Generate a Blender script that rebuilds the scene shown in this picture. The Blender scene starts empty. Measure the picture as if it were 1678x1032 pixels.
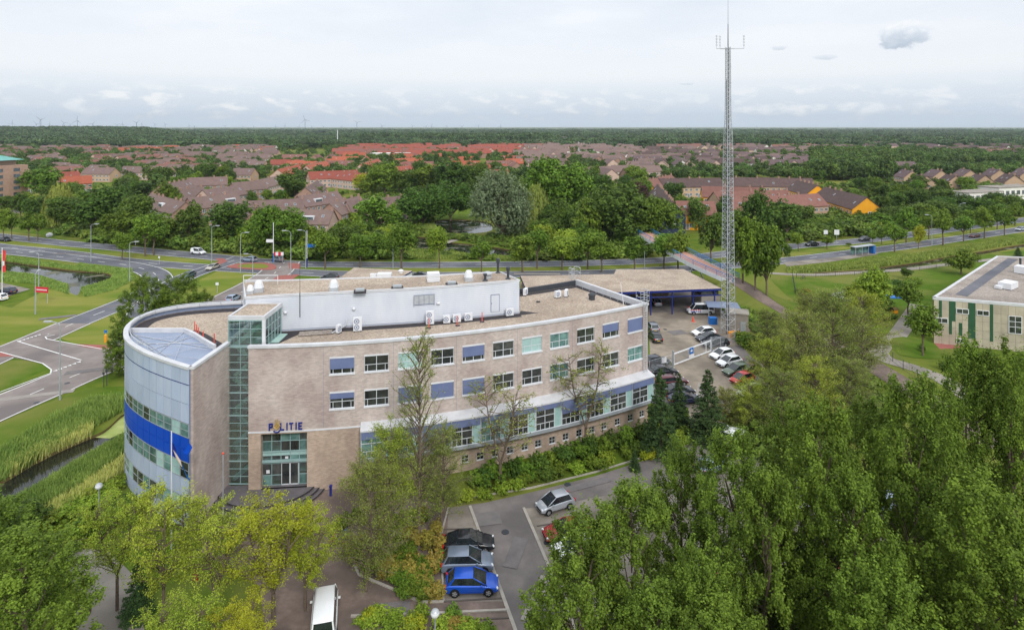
import bpy, math, random
import numpy as np
from mathutils import Vector, Matrix
from mathutils.geometry import delaunay_2d_cdt

R = math.radians
SC = bpy.context.scene
COL = SC.collection

# ------------------------------------------------------------------ camera
F, CX, HY, H = 1000.0, 839.0, 208.0, 38.0        # focal length in photo pixels, principal column, horizon row, camera height
cam_d = bpy.data.cameras.new('camera')
cam = bpy.data.objects.new('camera', cam_d); COL.objects.link(cam)
cam.location = (0, 0, H); cam.rotation_euler = (R(90), 0, 0)
cam_d.sensor_width = 36; cam_d.lens = 36 * F / 1678
cam_d.shift_y = -(516 - HY) / 1678
cam_d.clip_start = 0.5; cam_d.clip_end = 60000
SC.camera = cam

# ------------------------------------------------------------------ world: overcast sky with thin blue gaps
SUN_EL, SUN_AZ = R(38), R(160)                    # behind and to the right of the camera, veiled
W = bpy.data.worlds.new('World'); SC.world = W; W.use_nodes = True
nt = W.node_tree; nt.nodes.clear()
def N(t, **kw):
    n = nt.nodes.new(t)
    for k, v in kw.items(): setattr(n, k, v)
    return n
def L(a, b): nt.links.new(a, b)
def MATH(op, a, b=None, c=None, clamp=False):
    n = N('ShaderNodeMath', operation=op); n.use_clamp = clamp
    for i, q in enumerate((a, b, c)):
        if q is None: continue
        if isinstance(q, (int, float)): n.inputs[i].default_value = q
        else: L(q, n.inputs[i])
    return n.outputs[0]
def RAMP(fac, stops, interp='LINEAR'):
    n = N('ShaderNodeValToRGB'); n.color_ramp.interpolation = interp
    el = n.color_ramp.elements
    while len(el) > 1: el.remove(el[-1])
    for i, (p, c) in enumerate(stops):
        e = el[0] if i == 0 else el.new(p)
        e.position = p; e.color = (*c, 1) if len(c) == 3 else c
    L(fac, n.inputs[0]); return n.outputs[0]
def MIXC(fac, a, b, mode='MIX'):
    n = N('ShaderNodeMix', data_type='RGBA', blend_type=mode)
    for s, q in ((n.inputs[0], fac), (n.inputs[6], a), (n.inputs[7], b)):
        if isinstance(q, (int, float)): s.default_value = q
        elif isinstance(q, tuple): s.default_value = (*q, 1)
        else: L(q, s)
    return n.outputs[2]
sky = N('ShaderNodeTexSky', sky_type='NISHITA'); sky.sun_disc = False
sky.sun_elevation = SUN_EL; sky.sun_rotation = SUN_AZ; sky.air_density = 1.0; sky.dust_density = 1.5
tc = N('ShaderNodeTexCoord')
sep = N('ShaderNodeSeparateXYZ'); L(tc.outputs['Generated'], sep.inputs[0])
zc = MATH('MAXIMUM', sep.outputs[2], 0.0)
# high veil: noise on a flat layer far overhead
den = MATH('ADD', zc, 0.10)
px_ = MATH('DIVIDE', sep.outputs[0], den); py_ = MATH('DIVIDE', sep.outputs[1], den)
cmb = N('ShaderNodeCombineXYZ'); L(px_, cmb.inputs[0]); L(py_, cmb.inputs[1])
n1 = N('ShaderNodeTexNoise'); n1.inputs['Scale'].default_value = 0.8; n1.inputs['Detail'].default_value = 8; n1.inputs['Roughness'].default_value = 0.5
L(cmb.outputs[0], n1.inputs['Vector'])
veil = RAMP(n1.outputs['Fac'], [(0.36, (0.78, 0.835, 0.91)), (0.5, (0.93, 0.95, 0.975)), (0.62, (1.08, 1.075, 1.065))])
# low cumulus bank: stretched noise in azimuth / elevation just above the horizon
az = MATH('ARCTAN2', sep.outputs[0], sep.outputs[1])
cm2 = N('ShaderNodeCombineXYZ'); L(MATH('MULTIPLY', az, 19.0), cm2.inputs[0]); L(MATH('MULTIPLY', zc, 46.0), cm2.inputs[1])
n2 = N('ShaderNodeTexNoise'); n2.inputs['Scale'].default_value = 1.25; n2.inputs['Detail'].default_value = 7; n2.inputs['Roughness'].default_value = 0.55; n2.inputs['Distortion'].default_value = 0.25
L(cm2.outputs[0], n2.inputs['Vector'])
nlow = N('ShaderNodeTexNoise'); nlow.inputs['Scale'].default_value = 3.1; nlow.inputs['Detail'].default_value = 2; L(tc.outputs['Generated'], nlow.inputs['Vector'])
bank = MATH('MULTIPLY', MATH('MULTIPLY', RAMP(n2.outputs['Fac'], [(0.40, (0, 0, 0)), (0.60, (1, 1, 1))], 'EASE'), RAMP(nlow.outputs['Fac'], [(0.36, (.25, .25, .25)), (0.58, (1, 1, 1))])),
            RAMP(zc, [(0.002, (.15, .15, .15)), (0.024, (.95, .95, .95)), (0.042, (.95, .95, .95)), (0.07, (0, 0, 0))], 'EASE'))
lit = RAMP(MATH('ADD', n2.outputs['Fac'], MATH('MULTIPLY', MATH('SUBTRACT', zc, .035), 2.2)), [(0.44, (0.63, 0.70, 0.80)), (0.53, (0.76, 0.81, 0.875)), (0.64, (0.95, 0.96, 0.975))])
horizon_tint = RAMP(zc, [(0.0, (0.64, 0.73, 0.84)), (0.025, (0.665, 0.745, 0.85)), (0.05, (0.74, 0.80, 0.875)), (0.08, (0.87, 0.895, 0.93)), (0.13, (0.87, 0.895, 0.935)), (0.22, (0.83, 0.865, 0.92)), (0.5, (1.05, 1.08, 1.12)), (1.0, (1.3, 1.33, 1.37))])
base = MIXC(0.85, horizon_tint, MIXC(1.0, horizon_tint, veil, 'MULTIPLY'))
base = MIXC(RAMP(zc, [(0.0, (0, 0, 0)), (0.09, (0, 0, 0)), (0.2, (0.75, 0.75, 0.75))]), horizon_tint, base)
base = MIXC(bank, base, lit)
# a few loose grey cumulus puffs higher up on the right of the view
def puff(az0, z0, ra, rz, seed, strength):
    global base
    da = MATH('DIVIDE', MATH('SUBTRACT', az, az0), ra); dz = MATH('DIVIDE', MATH('SUBTRACT', zc, z0), rz)
    r2 = MATH('ADD', MATH('MULTIPLY', da, da), MATH('MULTIPLY', dz, dz))
    c = N('ShaderNodeCombineXYZ'); L(MATH('MULTIPLY', az, 55.0), c.inputs[0]); L(MATH('MULTIPLY', zc, 75.0), c.inputs[1]); c.inputs[2].default_value = seed
    nn = N('ShaderNodeTexNoise'); nn.inputs['Scale'].default_value = 1.0; nn.inputs['Detail'].default_value = 6; nn.inputs['Roughness'].default_value = 0.6
    L(c.outputs[0], nn.inputs['Vector'])
    d = MATH('ADD', MATH('SUBTRACT', 1.0, r2), MATH('MULTIPLY', MATH('SUBTRACT', nn.outputs['Fac'], 0.5), 3.2))
    msk = MATH('MULTIPLY', RAMP(d, [(0.0, (0, 0, 0)), (0.72, (1, 1, 1))], 'EASE'), strength)
    shade = RAMP(MATH('ADD', MATH('MULTIPLY', dz, 0.5), MATH('ADD', MATH('MULTIPLY', nn.outputs['Fac'], 0.9), 0.05)), [(0.15, (0.43, 0.50, 0.61)), (0.5, (0.66, 0.72, 0.80)), (0.85, (0.93, 0.945, 0.965))])
    base = MIXC(msk, base, shade)
puff(math.atan((1480 - CX) / F), 0.150 * 0.84, 0.038, 0.021, 3.1, 0.95)
puff(math.atan((1275 - CX) / F), 0.118, 0.016, 0.005, 7.7, 0.55)
puff(math.atan((1352 - CX) / F), 0.102, 0.016, 0.005, 1.4, 0.5)
puff(math.atan((1125 - CX) / F), 0.068, 0.016, 0.003, 5.2, 0.5)
bg1 = N('ShaderNodeBackground'); L(sky.outputs[0], bg1.inputs[0]); bg1.inputs[1].default_value = 0.10
bg2 = N('ShaderNodeBackground'); L(base, bg2.inputs[0]); bg2.inputs[1].default_value = 0.91
mx = N('ShaderNodeMixShader'); mx.inputs[0].default_value = 0.93
L(bg1.outputs[0], mx.inputs[1]); L(bg2.outputs[0], mx.inputs[2])
wo = N('ShaderNodeOutputWorld'); L(mx.outputs[0], wo.inputs[0])

# ------------------------------------------------------------------ veiled sun
sd = bpy.data.lights.new('sun', 'SUN'); sd.energy = 1.5; sd.angle = R(13); sd.color = (1.0, 0.97, 0.93)
so = bpy.data.objects.new('sun', sd); COL.objects.link(so)
sdir = Vector((math.sin(SUN_AZ) * math.cos(SUN_EL), math.cos(SUN_AZ) * math.cos(SUN_EL), math.sin(SUN_EL)))
so.rotation_euler = sdir.to_track_quat('Z', 'Y').to_euler(); so.location = (0, 0, 120)

SC.view_settings.view_transform = 'Standard'; SC.view_settings.look = 'None'
SC.view_settings.exposure = 0.28; SC.view_settings.gamma = 1.0
SC.render.engine = 'CYCLES'
SC.cycles.use_denoising = True; SC.cycles.denoiser = 'OPENIMAGEDENOISE'; SC.cycles.denoising_input_passes = 'RGB_ALBEDO_NORMAL'; SC.cycles.denoising_prefilter = 'NONE'
SC.cycles.max_bounces = 6; SC.cycles.diffuse_bounces = 3; SC.cycles.glossy_bounces = 3
SC.cycles.transmission_bounces = 4; SC.cycles.transparent_max_bounces = 8; SC.cycles.volume_bounces = 0

# ------------------------------------------------------------------ helpers
def G(px, py, z=0.0):
    """a photo pixel known to lie at height z -> its place in the world"""
    D = (H - z) * F / (py - HY)
    return Vector(((px - CX) * D / F, D, z))
def AT(px, D, z=0.0): return Vector(((px - CX) * D / F, D, z))

def tag(o, label=None, cat=None, group=None, kind=None):
    if label: o['label'] = label
    if cat: o['category'] = cat
    if group: o['group'] = group
    if kind: o['kind'] = kind
    return o
def empty(name, loc=(0, 0, 0), rz=0.0, label=None, cat=None, group=None):
    o = bpy.data.objects.new(name, None); COL.objects.link(o)
    o.empty_display_size = 0.3
    o.location = loc; o.rotation_euler = (0, 0, rz)
    return tag(o, label, cat, group)
def link(name, me, parent=None, world=False):
    o = bpy.data.objects.new(name, me); COL.objects.link(o)
    if parent is not None:
        o.parent = parent
        if world: o.matrix_parent_inverse = Matrix.Translation(-Vector(parent.location))
    return o
KIDS = {}
def children(o):
    return [c for c in o.children]
def copy_tree(o, parent=None):
    c = o.copy(); COL.objects.link(c); c.parent = parent
    for k in list(o.children):
        d = k.copy(); COL.objects.link(d); d.parent = c
        for g in list(k.children):
            e = g.copy(); COL.objects.link(e); e.parent = d
    return c

class MB:
    def __init__(s): s.v = []; s.f = []; s.m = []; s.mi = 0
    def _q(s, *i): s.f.append(i); s.m.append(s.mi)
    def poly(s, pts):
        n = len(s.v); s.v += [tuple(p) for p in pts]; s._q(*range(n, n + len(pts))); return s
    def box(s, c, d, rz=0.0, rot=None):
        n = len(s.v); hx, hy, hz = d[0] / 2, d[1] / 2, d[2] / 2
        M_ = rot if rot is not None else Matrix.Rotation(rz, 3, 'Z')
        for k in ((-1,-1,-1),(1,-1,-1),(1,1,-1),(-1,1,-1),(-1,-1,1),(1,-1,1),(1,1,1),(-1,1,1)):
            p = M_ @ Vector((k[0]*hx, k[1]*hy, k[2]*hz)); s.v.append((c[0]+p.x, c[1]+p.y, c[2]+p.z))
        for q in ((0,3,2,1),(4,5,6,7),(0,1,5,4),(1,2,6,5),(2,3,7,6),(3,0,4,7)): s._q(*[n+i for i in q])
        return s
    def bx(s, x0, x1, y0, y1, z0, z1): return s.box(((x0+x1)/2,(y0+y1)/2,(z0+z1)/2),(x1-x0,y1-y0,z1-z0))
    def prism(s, poly, z0, z1, cap=True, bottom=False):
        n = len(s.v); k = len(poly)
        a = sum(poly[i][0]*poly[(i+1)%k][1]-poly[(i+1)%k][0]*poly[i][1] for i in range(k))
        if a < 0: poly = list(poly)[::-1]
        s.v += [(p[0], p[1], z0) for p in poly] + [(p[0], p[1], z1) for p in poly]
        for i in range(k):
            j = (i+1) % k; s._q(n+i, n+j, n+k+j, n+k+i)
        if cap: s._q(*[n+k+i for i in range(k)])
        if bottom: s._q(*[n+i for i in range(k)][::-1])
        return s
    def tube(s, a, b, r0, r1=None, n=6, caps=True):
        a, b = Vector(a), Vector(b); r1 = r0 if r1 is None else r1
        d = (b - a)
        if d.length < 1e-6: return s
        d.normalize()
        u = d.cross(Vector((0, 0, 1)) if abs(d.z) < .9 else Vector((1, 0, 0))).normalized(); w = d.cross(u)
        k = len(s.v)
        for p, r in ((a, r0), (b, r1)):
            for i in range(n):
                t = 2*math.pi*i/n; q = p + (u*math.cos(t) + w*math.sin(t))*r; s.v.append(tuple(q))
        for i in range(n):
            j = (i+1) % n; s._q(k+i, k+n+i, k+n+j, k+j)
        if caps:
            s._q(*[k+i for i in range(n)]); s._q(*[k+n+i for i in range(n)][::-1])
        return s
    def path(s, pts, r, n=5):
        for i in range(len(pts)-1): s.tube(pts[i], pts[i+1], r, r, n)
        return s
    def lathe(s, prof, c=(0,0,0), n=12):
        k = len(s.v)
        for (r, z) in prof:
            for i in range(n):
                t = 2*math.pi*i/n; s.v.append((c[0]+r*math.cos(t), c[1]+r*math.sin(t), c[2]+z))
        for j in range(len(prof)-1):
            for i in range(n):
                i2 = (i+1) % n; s._q(k+j*n+i, k+j*n+i2, k+(j+1)*n+i2, k+(j+1)*n+i)
        s._q(*[k+(len(prof)-1)*n+i for i in range(n)])
        return s
    def mesh(s, name, mat, smooth=False):
        me = bpy.data.meshes.new(name); me.from_pydata(s.v, [], s.f)
        mats = mat if isinstance(mat, (list, tuple)) else [mat]
        for q in mats: me.materials.append(q)
        if len(mats) > 1: me.polygons.foreach_set('material_index', s.m)
        if smooth: me.polygons.foreach_set('use_smooth', [True]*len(s.f))
        me.update(); return me
    def build(s, name, mat, parent=None, world=False, smooth=False):
        return link(name, s.mesh(name, mat, smooth), parent, world)

# ------------------------------------------------------------------ materials
def lin(r, g, b):
    f = lambda c: (c/255/12.92) if c/255 <= .04045 else ((c/255+.055)/1.055)**2.4
    return (f(r), f(g), f(b))
MATS = {}
# albedo correction: horizontal surfaces see the whole sky, so their base colour is lower than the shade they show
BASE_K = dict(grass=.62, mown_grass=.68, lush_grass=.56, asphalt=.9, old_asphalt=.9, lot_asphalt=.9, concrete_paving=.74, brick_paving=.74, yard_paving=.76, path_paving=.74, red_paving=.7, gravel=.74, gravel_grey=.76, tile_brown=.66, tile_purple=.66, tile_red=.60, tile_orange=.62, tile_mauve=.62, tile_dark=.66, tile_terracotta=.64, coping=.8, cladding=.85, white_paint=.92, brick=1.14, tan_brick=1.08, drum_panel=.98)
def M(name, c1, c2=None, scale=1.0, rough=.85, spec=.25, bump=0.0, bscale=None, metal=0.0, rnd=0.0, detail=5, c3=None, scale3=.05, coords='pos', coat=0.0, stretch=None):
    m = bpy.data.materials.new(name); m.use_nodes = True
    k = BASE_K.get(name, 1.0); c1, c2, c3 = [None if c is None else tuple(min(.9, q*k) for q in c) for c in (c1, c2, c3)]
    global nt
    nt = m.node_tree; b = nt.nodes['Principled BSDF']
    b.inputs['Roughness'].default_value = rough; b.inputs['Specular IOR Level'].default_value = spec
    b.inputs['Metallic'].default_value = metal; b.inputs['Coat Weight'].default_value = coat
    if coords == 'pos': vec = N('ShaderNodeNewGeometry').outputs['Position']
    else: vec = N('ShaderNodeTexCoord').outputs['Object']
    if stretch:
        mp = N('ShaderNodeMapping'); mp.inputs['Scale'].default_value = stretch; L(vec, mp.inputs[0]); vec = mp.outputs[0]
    col = None
    if c2 is not None:
        n = N('ShaderNodeTexNoise'); n.inputs['Scale'].default_value = scale; n.inputs['Detail'].default_value = detail; n.inputs['Roughness'].default_value = .62
        L(vec, n.inputs['Vector'])
        col = MIXC(RAMP(n.outputs['Fac'], [(.34, (0,0,0)), (.66, (1,1,1))]), c1, c2)
    if c3 is not None:
        n = N('ShaderNodeTexNoise'); n.inputs['Scale'].default_value = scale3; n.inputs['Detail'].default_value = 4
        L(vec, n.inputs['Vector'])
        col = MIXC(RAMP(n.outputs['Fac'], [(.45, (0,0,0)), (.62, (1,1,1))]), col if col is not None else c1, c3)
    if rnd:
        oi = N('ShaderNodeObjectInfo'); hs = N('ShaderNodeHueSaturation')
        L(MATH('ADD', MATH('MULTIPLY', oi.outputs['Random'], 2*rnd), 1-rnd), hs.inputs['Value'])
        hs.inputs['Color'].default_value = (*c1, 1)
        if col is not None: L(col, hs.inputs['Color'])
        col = hs.outputs[0]
    if col is None: b.inputs['Base Color'].default_value = (*c1, 1)
    else: L(col, b.inputs['Base Color'])
    if bump:
        n = N('ShaderNodeTexNoise'); n.inputs['Scale'].default_value = bscale or scale*4; n.inputs['Detail'].default_value = 4
        L(vec, n.inputs['Vector'])
        bp = N('ShaderNodeBump'); bp.inputs['Strength'].default_value = bump; bp.inputs['Distance'].default_value = .05
        L(n.outputs['Fac'], bp.inputs['Height']); L(bp.outputs[0], b.inputs['Normal'])
    MATS[name] = m; return m

def leafmat(name, dark, light, rnd=.22, trans=.2, rough=.55, gain=1.75, hue=.03):
    dark = tuple(q*gain for q in dark); light = tuple(min(.75, q*gain) for q in light)
    m = bpy.data.materials.new(name); m.use_nodes = True
    global nt
    nt = m.node_tree; b = nt.nodes['Principled BSDF']; out = nt.nodes['Material Output']
    b.inputs['Roughness'].default_value = rough; b.inputs['Specular IOR Level'].default_value = .10
    g = N('ShaderNodeNewGeometry'); oi = N('ShaderNodeObjectInfo')
    n = N('ShaderNodeTexNoise'); n.inputs['Scale'].default_value = .55; n.inputs['Detail'].default_value = 2
    tco = N('ShaderNodeTexCoord'); L(tco.outputs['Object'], n.inputs['Vector'])
    fac = MATH('ADD', MATH('MULTIPLY', g.outputs['Random Per Island'], .45), MATH('MULTIPLY', MATH('SUBTRACT', n.outputs['Fac'], .27), 1.1), clamp=True)
    c = MIXC(fac, dark, light)
    hs = N('ShaderNodeHueSaturation'); L(c, hs.inputs['Color'])
    L(MATH('ADD', MATH('MULTIPLY', oi.outputs['Random'], 2*rnd), 1-rnd), hs.inputs['Value'])
    w = N('ShaderNodeTexWhiteNoise', noise_dimensions='1D'); L(MATH('MULTIPLY', oi.outputs['Random'], 91.7), w.inputs['W'])
    L(MATH('ADD', MATH('MULTIPLY', w.outputs['Value'], hue), .5-hue/2), hs.inputs['Hue'])
    L(hs.outputs[0], b.inputs['Base Color'])
    t = N('ShaderNodeBsdfTranslucent'); L(MIXC(1.0, hs.outputs[0], (1.0, 1.05, .55), 'MULTIPLY'), t.inputs[0])
    mx = N('ShaderNodeMixShader'); mx.inputs[0].default_value = trans
    L(b.outputs[0], mx.inputs[1]); L(t.outputs[0], mx.inputs[2]); L(mx.outputs[0], out.inputs[0])
    MATS[name] = m; return m

def glassmat(name, tint, clear=.5, refl=.3, rough=.03):
    m = bpy.data.materials.new(name); m.use_nodes = True
    global nt
    nt = m.node_tree; out = nt.nodes['Material Output']; nt.nodes.remove(nt.nodes['Principled BSDF'])
    tr = N('ShaderNodeBsdfTransparent'); tr.inputs[0].default_value = (*tint, 1)
    df = N('ShaderNodeBsdfDiffuse'); df.inputs[0].default_value = (*[q*.55 for q in tint], 1)
    gl = N('ShaderNodeBsdfGlossy'); gl.inputs['Roughness'].default_value = rough; gl.inputs[0].default_value = (.9, .95, .95, 1)
    m1 = N('ShaderNodeMixShader'); m1.inputs[0].default_value = 1-clear; L(tr.outputs[0], m1.inputs[1]); L(df.outputs[0], m1.inputs[2])
    fr = N('ShaderNodeFresnel'); fr.inputs[0].default_value = 1.5
    m2 = N('ShaderNodeMixShader'); L(MATH('ADD', MATH('MULTIPLY', fr.outputs[0], .9), refl*.4, clamp=True), m2.inputs[0])
    L(m1.outputs[0], m2.inputs[1]); L(gl.outputs[0], m2.inputs[2]); L(m2.outputs[0], out.inputs[0])
    MATS[name] = m; return m
# ------------------------------------------------------------------ material library
M('grass', lin(92,122,36), lin(128,146,54), .35, .95, .05, .35, 6.0, c3=lin(150,152,76), scale3=.03)
M('mown_grass', lin(132,146,58), lin(162,160,84), .22, .95, .05, .3, 6.0, c3=lin(118,140,52), scale3=.12, stretch=(.3,1,1), detail=9)
M('lush_grass', lin(94,130,34), lin(118,146,52), .3, .95, .05, .35, 6.0, c3=lin(146,152,76), scale3=.08, detail=9)
M('asphalt', lin(106,108,115), lin(126,126,132), .35, .9, .1, .15, 14.0, c3=lin(98,100,107), scale3=.09, detail=9)
M('old_asphalt', lin(134,126,122), lin(156,146,141), .3, .9, .1, .15, 14.0, c3=lin(122,114,112), scale3=.08, detail=9)
M('lot_asphalt', lin(122,116,114), lin(142,135,131), .45, .9, .1, .2, 14.0, c3=lin(110,105,104), scale3=.16, detail=9)
M('concrete_paving', lin(154,146,137), lin(176,167,156), 1.0, .9, .1, .2, 9.0, c3=lin(136,128,118), scale3=.22, detail=9)
M('brick_paving', lin(134,118,110), lin(158,140,130), 1.6, .9, .1, .25, 9.0, c3=lin(118,105,98), scale3=.22, detail=9)
M('yard_paving', lin(158,147,132), lin(180,167,150), .8, .9, .1, .2, 9.0, c3=lin(138,128,116), scale3=.15, detail=9)
M('path_paving', lin(166,158,148), lin(178,170,160), .9, .9, .2, .2, 9.0, c3=lin(150,143,134), scale3=.2)
M('red_paving', lin(176,108,100), lin(190,122,112), .8, .9, .2, .2, 9.0)
M('marking', lin(232,232,230), lin(205,205,202), 2.5, .8, .2)
M('kerb', lin(176,170,160), lin(160,154,146), 1.5, .9, .2)
M('soil', lin(96,82,58), lin(112,98,62), .6, .95, .1, .3, 3.0)
M('dark_stone', lin(98,94,98), lin(112,107,110), 1.2, .6, .3, .1, 9.0)
M('step_edge', lin(52,50,54), None, rough=.7)
M('brick', lin(178,165,158), lin(191,179,172), 1.4, .9, .15, .25, 22.0, c3=lin(168,153,147), scale3=.3, detail=8, stretch=(1,1,.6))
M('tan_brick', lin(178,158,142), lin(192,172,155), 1.6, .9, .15, .25, 22.0, c3=lin(164,146,132), scale3=.3, detail=8, stretch=(1,1,.4))
M('coping', lin(232,233,236), lin(214,215,219), .8, .55, .35)
M('white_paint', lin(236,237,240), lin(222,224,228), .9, .5, .4)
M('grey_metal', lin(178,184,190), lin(164,170,176), 1.3, .45, .5, metal=.3)
M('dark_metal', lin(62,66,72), None, rough=.5, spec=.4)
M('galvanised', lin(196,199,203), lin(178,182,187), 2.0, .5, .5, metal=.35)
M('membrane', lin(58,55,58), lin(72,68,70), 1.5, .8, .2, .2, 6.0)
M('blue_band', lin(4,72,190), lin(8,78,196), .7, .35, .5)
M('blue_trim', lin(22,40,116), None, rough=.45, spec=.4)
M('drum_panel', lin(172,186,212), lin(188,199,220), .7, .3, .5, rnd=.06, stretch=(1,1,.25), detail=8)
M('cladding', lin(228,231,238), lin(214,219,229), .5, .5, .4, stretch=(1,1,.3), detail=8)
M('seam', lin(122,134,158), None, rough=.6)
M('blind', lin(106,118,156), lin(114,126,164), .9, .7, .3, rnd=.04)
M('blind_pale', lin(196,220,216), lin(182,208,206), .9, .6, .3)
M('window_frame', lin(214,218,222), lin(200,205,210), .9, .5, .4)
M('teal_frame', lin(158,186,184), lin(142,170,170), .8, .4, .5)
M('door_white', lin(226,226,226), None, rough=.5)
M('office', lin(34,38,40), lin(76,78,74), .9, .1, .8, rnd=.45)
M('office_teal', lin(64,98,96), lin(128,164,158), .8, .08, .8, rnd=.35)
M('pane_pale', lin(156,192,188), lin(180,210,206), .9, .12, .8)
M('house_glass', lin(70,78,86), lin(120,128,136), .8, .12, .8, rnd=.3)
M('interior', lin(92,100,98), lin(60,66,66), .4, .9, .1)
M('stair_green', lin(176,206,196), lin(160,192,184), .6, .6, .3)
M('police_blue', lin(26,44,130), None, rough=.4, spec=.5)
M('gold', lin(206,176,118), lin(190,160,100), 2, .4, .5, metal=.3)
M('tyre', lin(30,30,32), None, rough=.8)
M('rim', lin(170,172,176), None, rough=.35, spec=.6, metal=.5)
M('car_glass', lin(26,32,36), lin(46,54,58), 1.2, .05, .9)
M('tail_red', lin(200,30,30), None, rough=.3)
M('headlamp', lin(228,232,236), None, rough=.15, spec=.8)
M('plate_yellow', lin(226,186,50), None, rough=.5)
M('orange_plastic', lin(240,160,36), lin(226,146,30), 1, .5, .4)
M('red_plastic', lin(226,92,74), None, rough=.5)
M('sign_red', lin(206,44,66), None, rough=.5)
M('sign_blue', lin(38,110,190), None, rough=.5)
M('bark', lin(98,86,74), lin(120,106,92), 3.0, .95, .1, .5, 8.0, coords='obj')
M('birch_bark', lin(128,116,102), lin(98,86,74), 3.0, .95, .1, .4, 8.0, coords='obj')
M('duckweed', lin(150,164,92), lin(132,148,74), .5, .8, .2, c3=lin(168,176,112), scale3=.4)
def gravel(name, a, b, c):
    m = M(name, a, b, 1.1, .95, .1, .8, 9.0, c3=c, scale3=.18, detail=8)
    global nt
    nt = m.node_tree; bs = nt.nodes['Principled BSDF']; src = bs.inputs['Base Color'].links[0].from_socket
    v = N('ShaderNodeTexVoronoi'); v.inputs['Scale'].default_value = 7.0
    L(N('ShaderNodeNewGeometry').outputs['Position'], v.inputs['Vector'])
    hs = N('ShaderNodeSeparateColor'); L(v.outputs['Color'], hs.inputs[0])
    L(MIXC(1.0, src, RAMP(hs.outputs[0], [(0, (.72,.70,.68)), (.5, (.96,.95,.94)), (1, (1.22,1.21,1.2))]), 'MULTIPLY'), bs.inputs['Base Color'])
def coursed(name):
    m = MATS[name]
    global nt
    nt = m.node_tree; bs = nt.nodes['Principled BSDF']; src = bs.inputs['Base Color'].links[0].from_socket
    sp = N('ShaderNodeSeparateXYZ'); L(N('ShaderNodeNewGeometry').outputs['Position'], sp.inputs[0]); cb_ = N('ShaderNodeCombineXYZ'); L(MATH('ADD', sp.outputs[0], sp.outputs[1]), cb_.inputs[0]); L(sp.outputs[2], cb_.inputs[1])
    br_ = N('ShaderNodeTexBrick'); L(cb_.outputs[0], br_.inputs['Vector']); br_.inputs['Scale'].default_value = 1.0; br_.inputs['Brick Width'].default_value = .42; br_.inputs['Row Height'].default_value = .13; br_.inputs['Mortar Size'].default_value = .012
    br_.inputs['Color1'].default_value = (.86,.86,.86,1); br_.inputs['Color2'].default_value = (1.12,1.11,1.10,1); br_.inputs['Mortar'].default_value = (.92,.92,.92,1)
    L(MIXC(1.0, src, br_.outputs['Color'], 'MULTIPLY'), bs.inputs['Base Color'])
coursed('brick'); coursed('tan_brick')
gravel('gravel', lin(196,180,164), lin(212,196,178), lin(184,168,152))
gravel('gravel_grey', lin(176,166,158), lin(190,180,170), lin(164,154,146))
def water(name):
    m = bpy.data.materials.new(name); m.use_nodes = True
    global nt
    nt = m.node_tree; b = nt.nodes['Principled BSDF']
    vec = N('ShaderNodeNewGeometry').outputs['Position']
    n = N('ShaderNodeTexNoise'); n.inputs['Scale'].default_value = .22; n.inputs['Detail'].default_value = 6; L(vec, n.inputs['Vector'])
    L(RAMP(n.outputs['Fac'], [(.5, (.016,.017,.013)), (.60, (.03,.032,.02)), (.66, (.15,.14,.07))]), b.inputs['Base Color'])
    L(RAMP(n.outputs['Fac'], [(.55, (.04,.04,.04)), (.66, (.6,.6,.6))]), b.inputs['Roughness'])
    b.inputs['Specular IOR Level'].default_value = .7; b.inputs['IOR'].default_value = 1.33
    w = N('ShaderNodeTexNoise'); w.inputs['Scale'].default_value = 1.6; w.inputs['Detail'].default_value = 3; L(vec, w.inputs['Vector'])
    bp = N('ShaderNodeBump'); bp.inputs['Strength'].default_value = .08; bp.inputs['Distance'].default_value = .04
    L(w.outputs['Fac'], bp.inputs['Height']); L(bp.outputs[0], b.inputs['Normal'])
    MATS[name] = m
water('water')

# ------------------------------------------------------------------ ground with sunk ponds and ditches
def pg(pts): return [G(x, y) for x, y in pts]
def smooth(pts, k=4, closed=False):
    """Catmull-Rom through the points"""
    P = [Vector((p[0], p[1], p[2] if len(p) > 2 else 0)) for p in pts]; n = len(P); out = []
    rng_ = range(n) if closed else range(n-1)
    for i in rng_:
        p0 = P[(i-1) % n] if closed or i > 0 else P[0]*2-P[1]
        p1, p2 = P[i], P[(i+1) % n]
        p3 = P[(i+2) % n] if closed or i+2 < n else P[-1]*2-P[-2]
        for t in range(k):
            t = t/k
            out.append(.5*((2*p1)+(p2-p0)*t+(2*p0-5*p1+4*p2-p3)*t*t+(3*p1-p0-3*p2+p3)*t**3))
    if not closed: out.append(P[-1])
    return out
def inside(x, y, poly):
    c = False; j = len(poly)-1
    for i in range(len(poly)):
        xi, yi, xj, yj = poly[i][0], poly[i][1], poly[j][0], poly[j][1]
        if (yi > y) != (yj > y) and x < (xj-xi)*(y-yi)/(yj-yi)+xi: c = not c
        j = i
    return c
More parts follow.
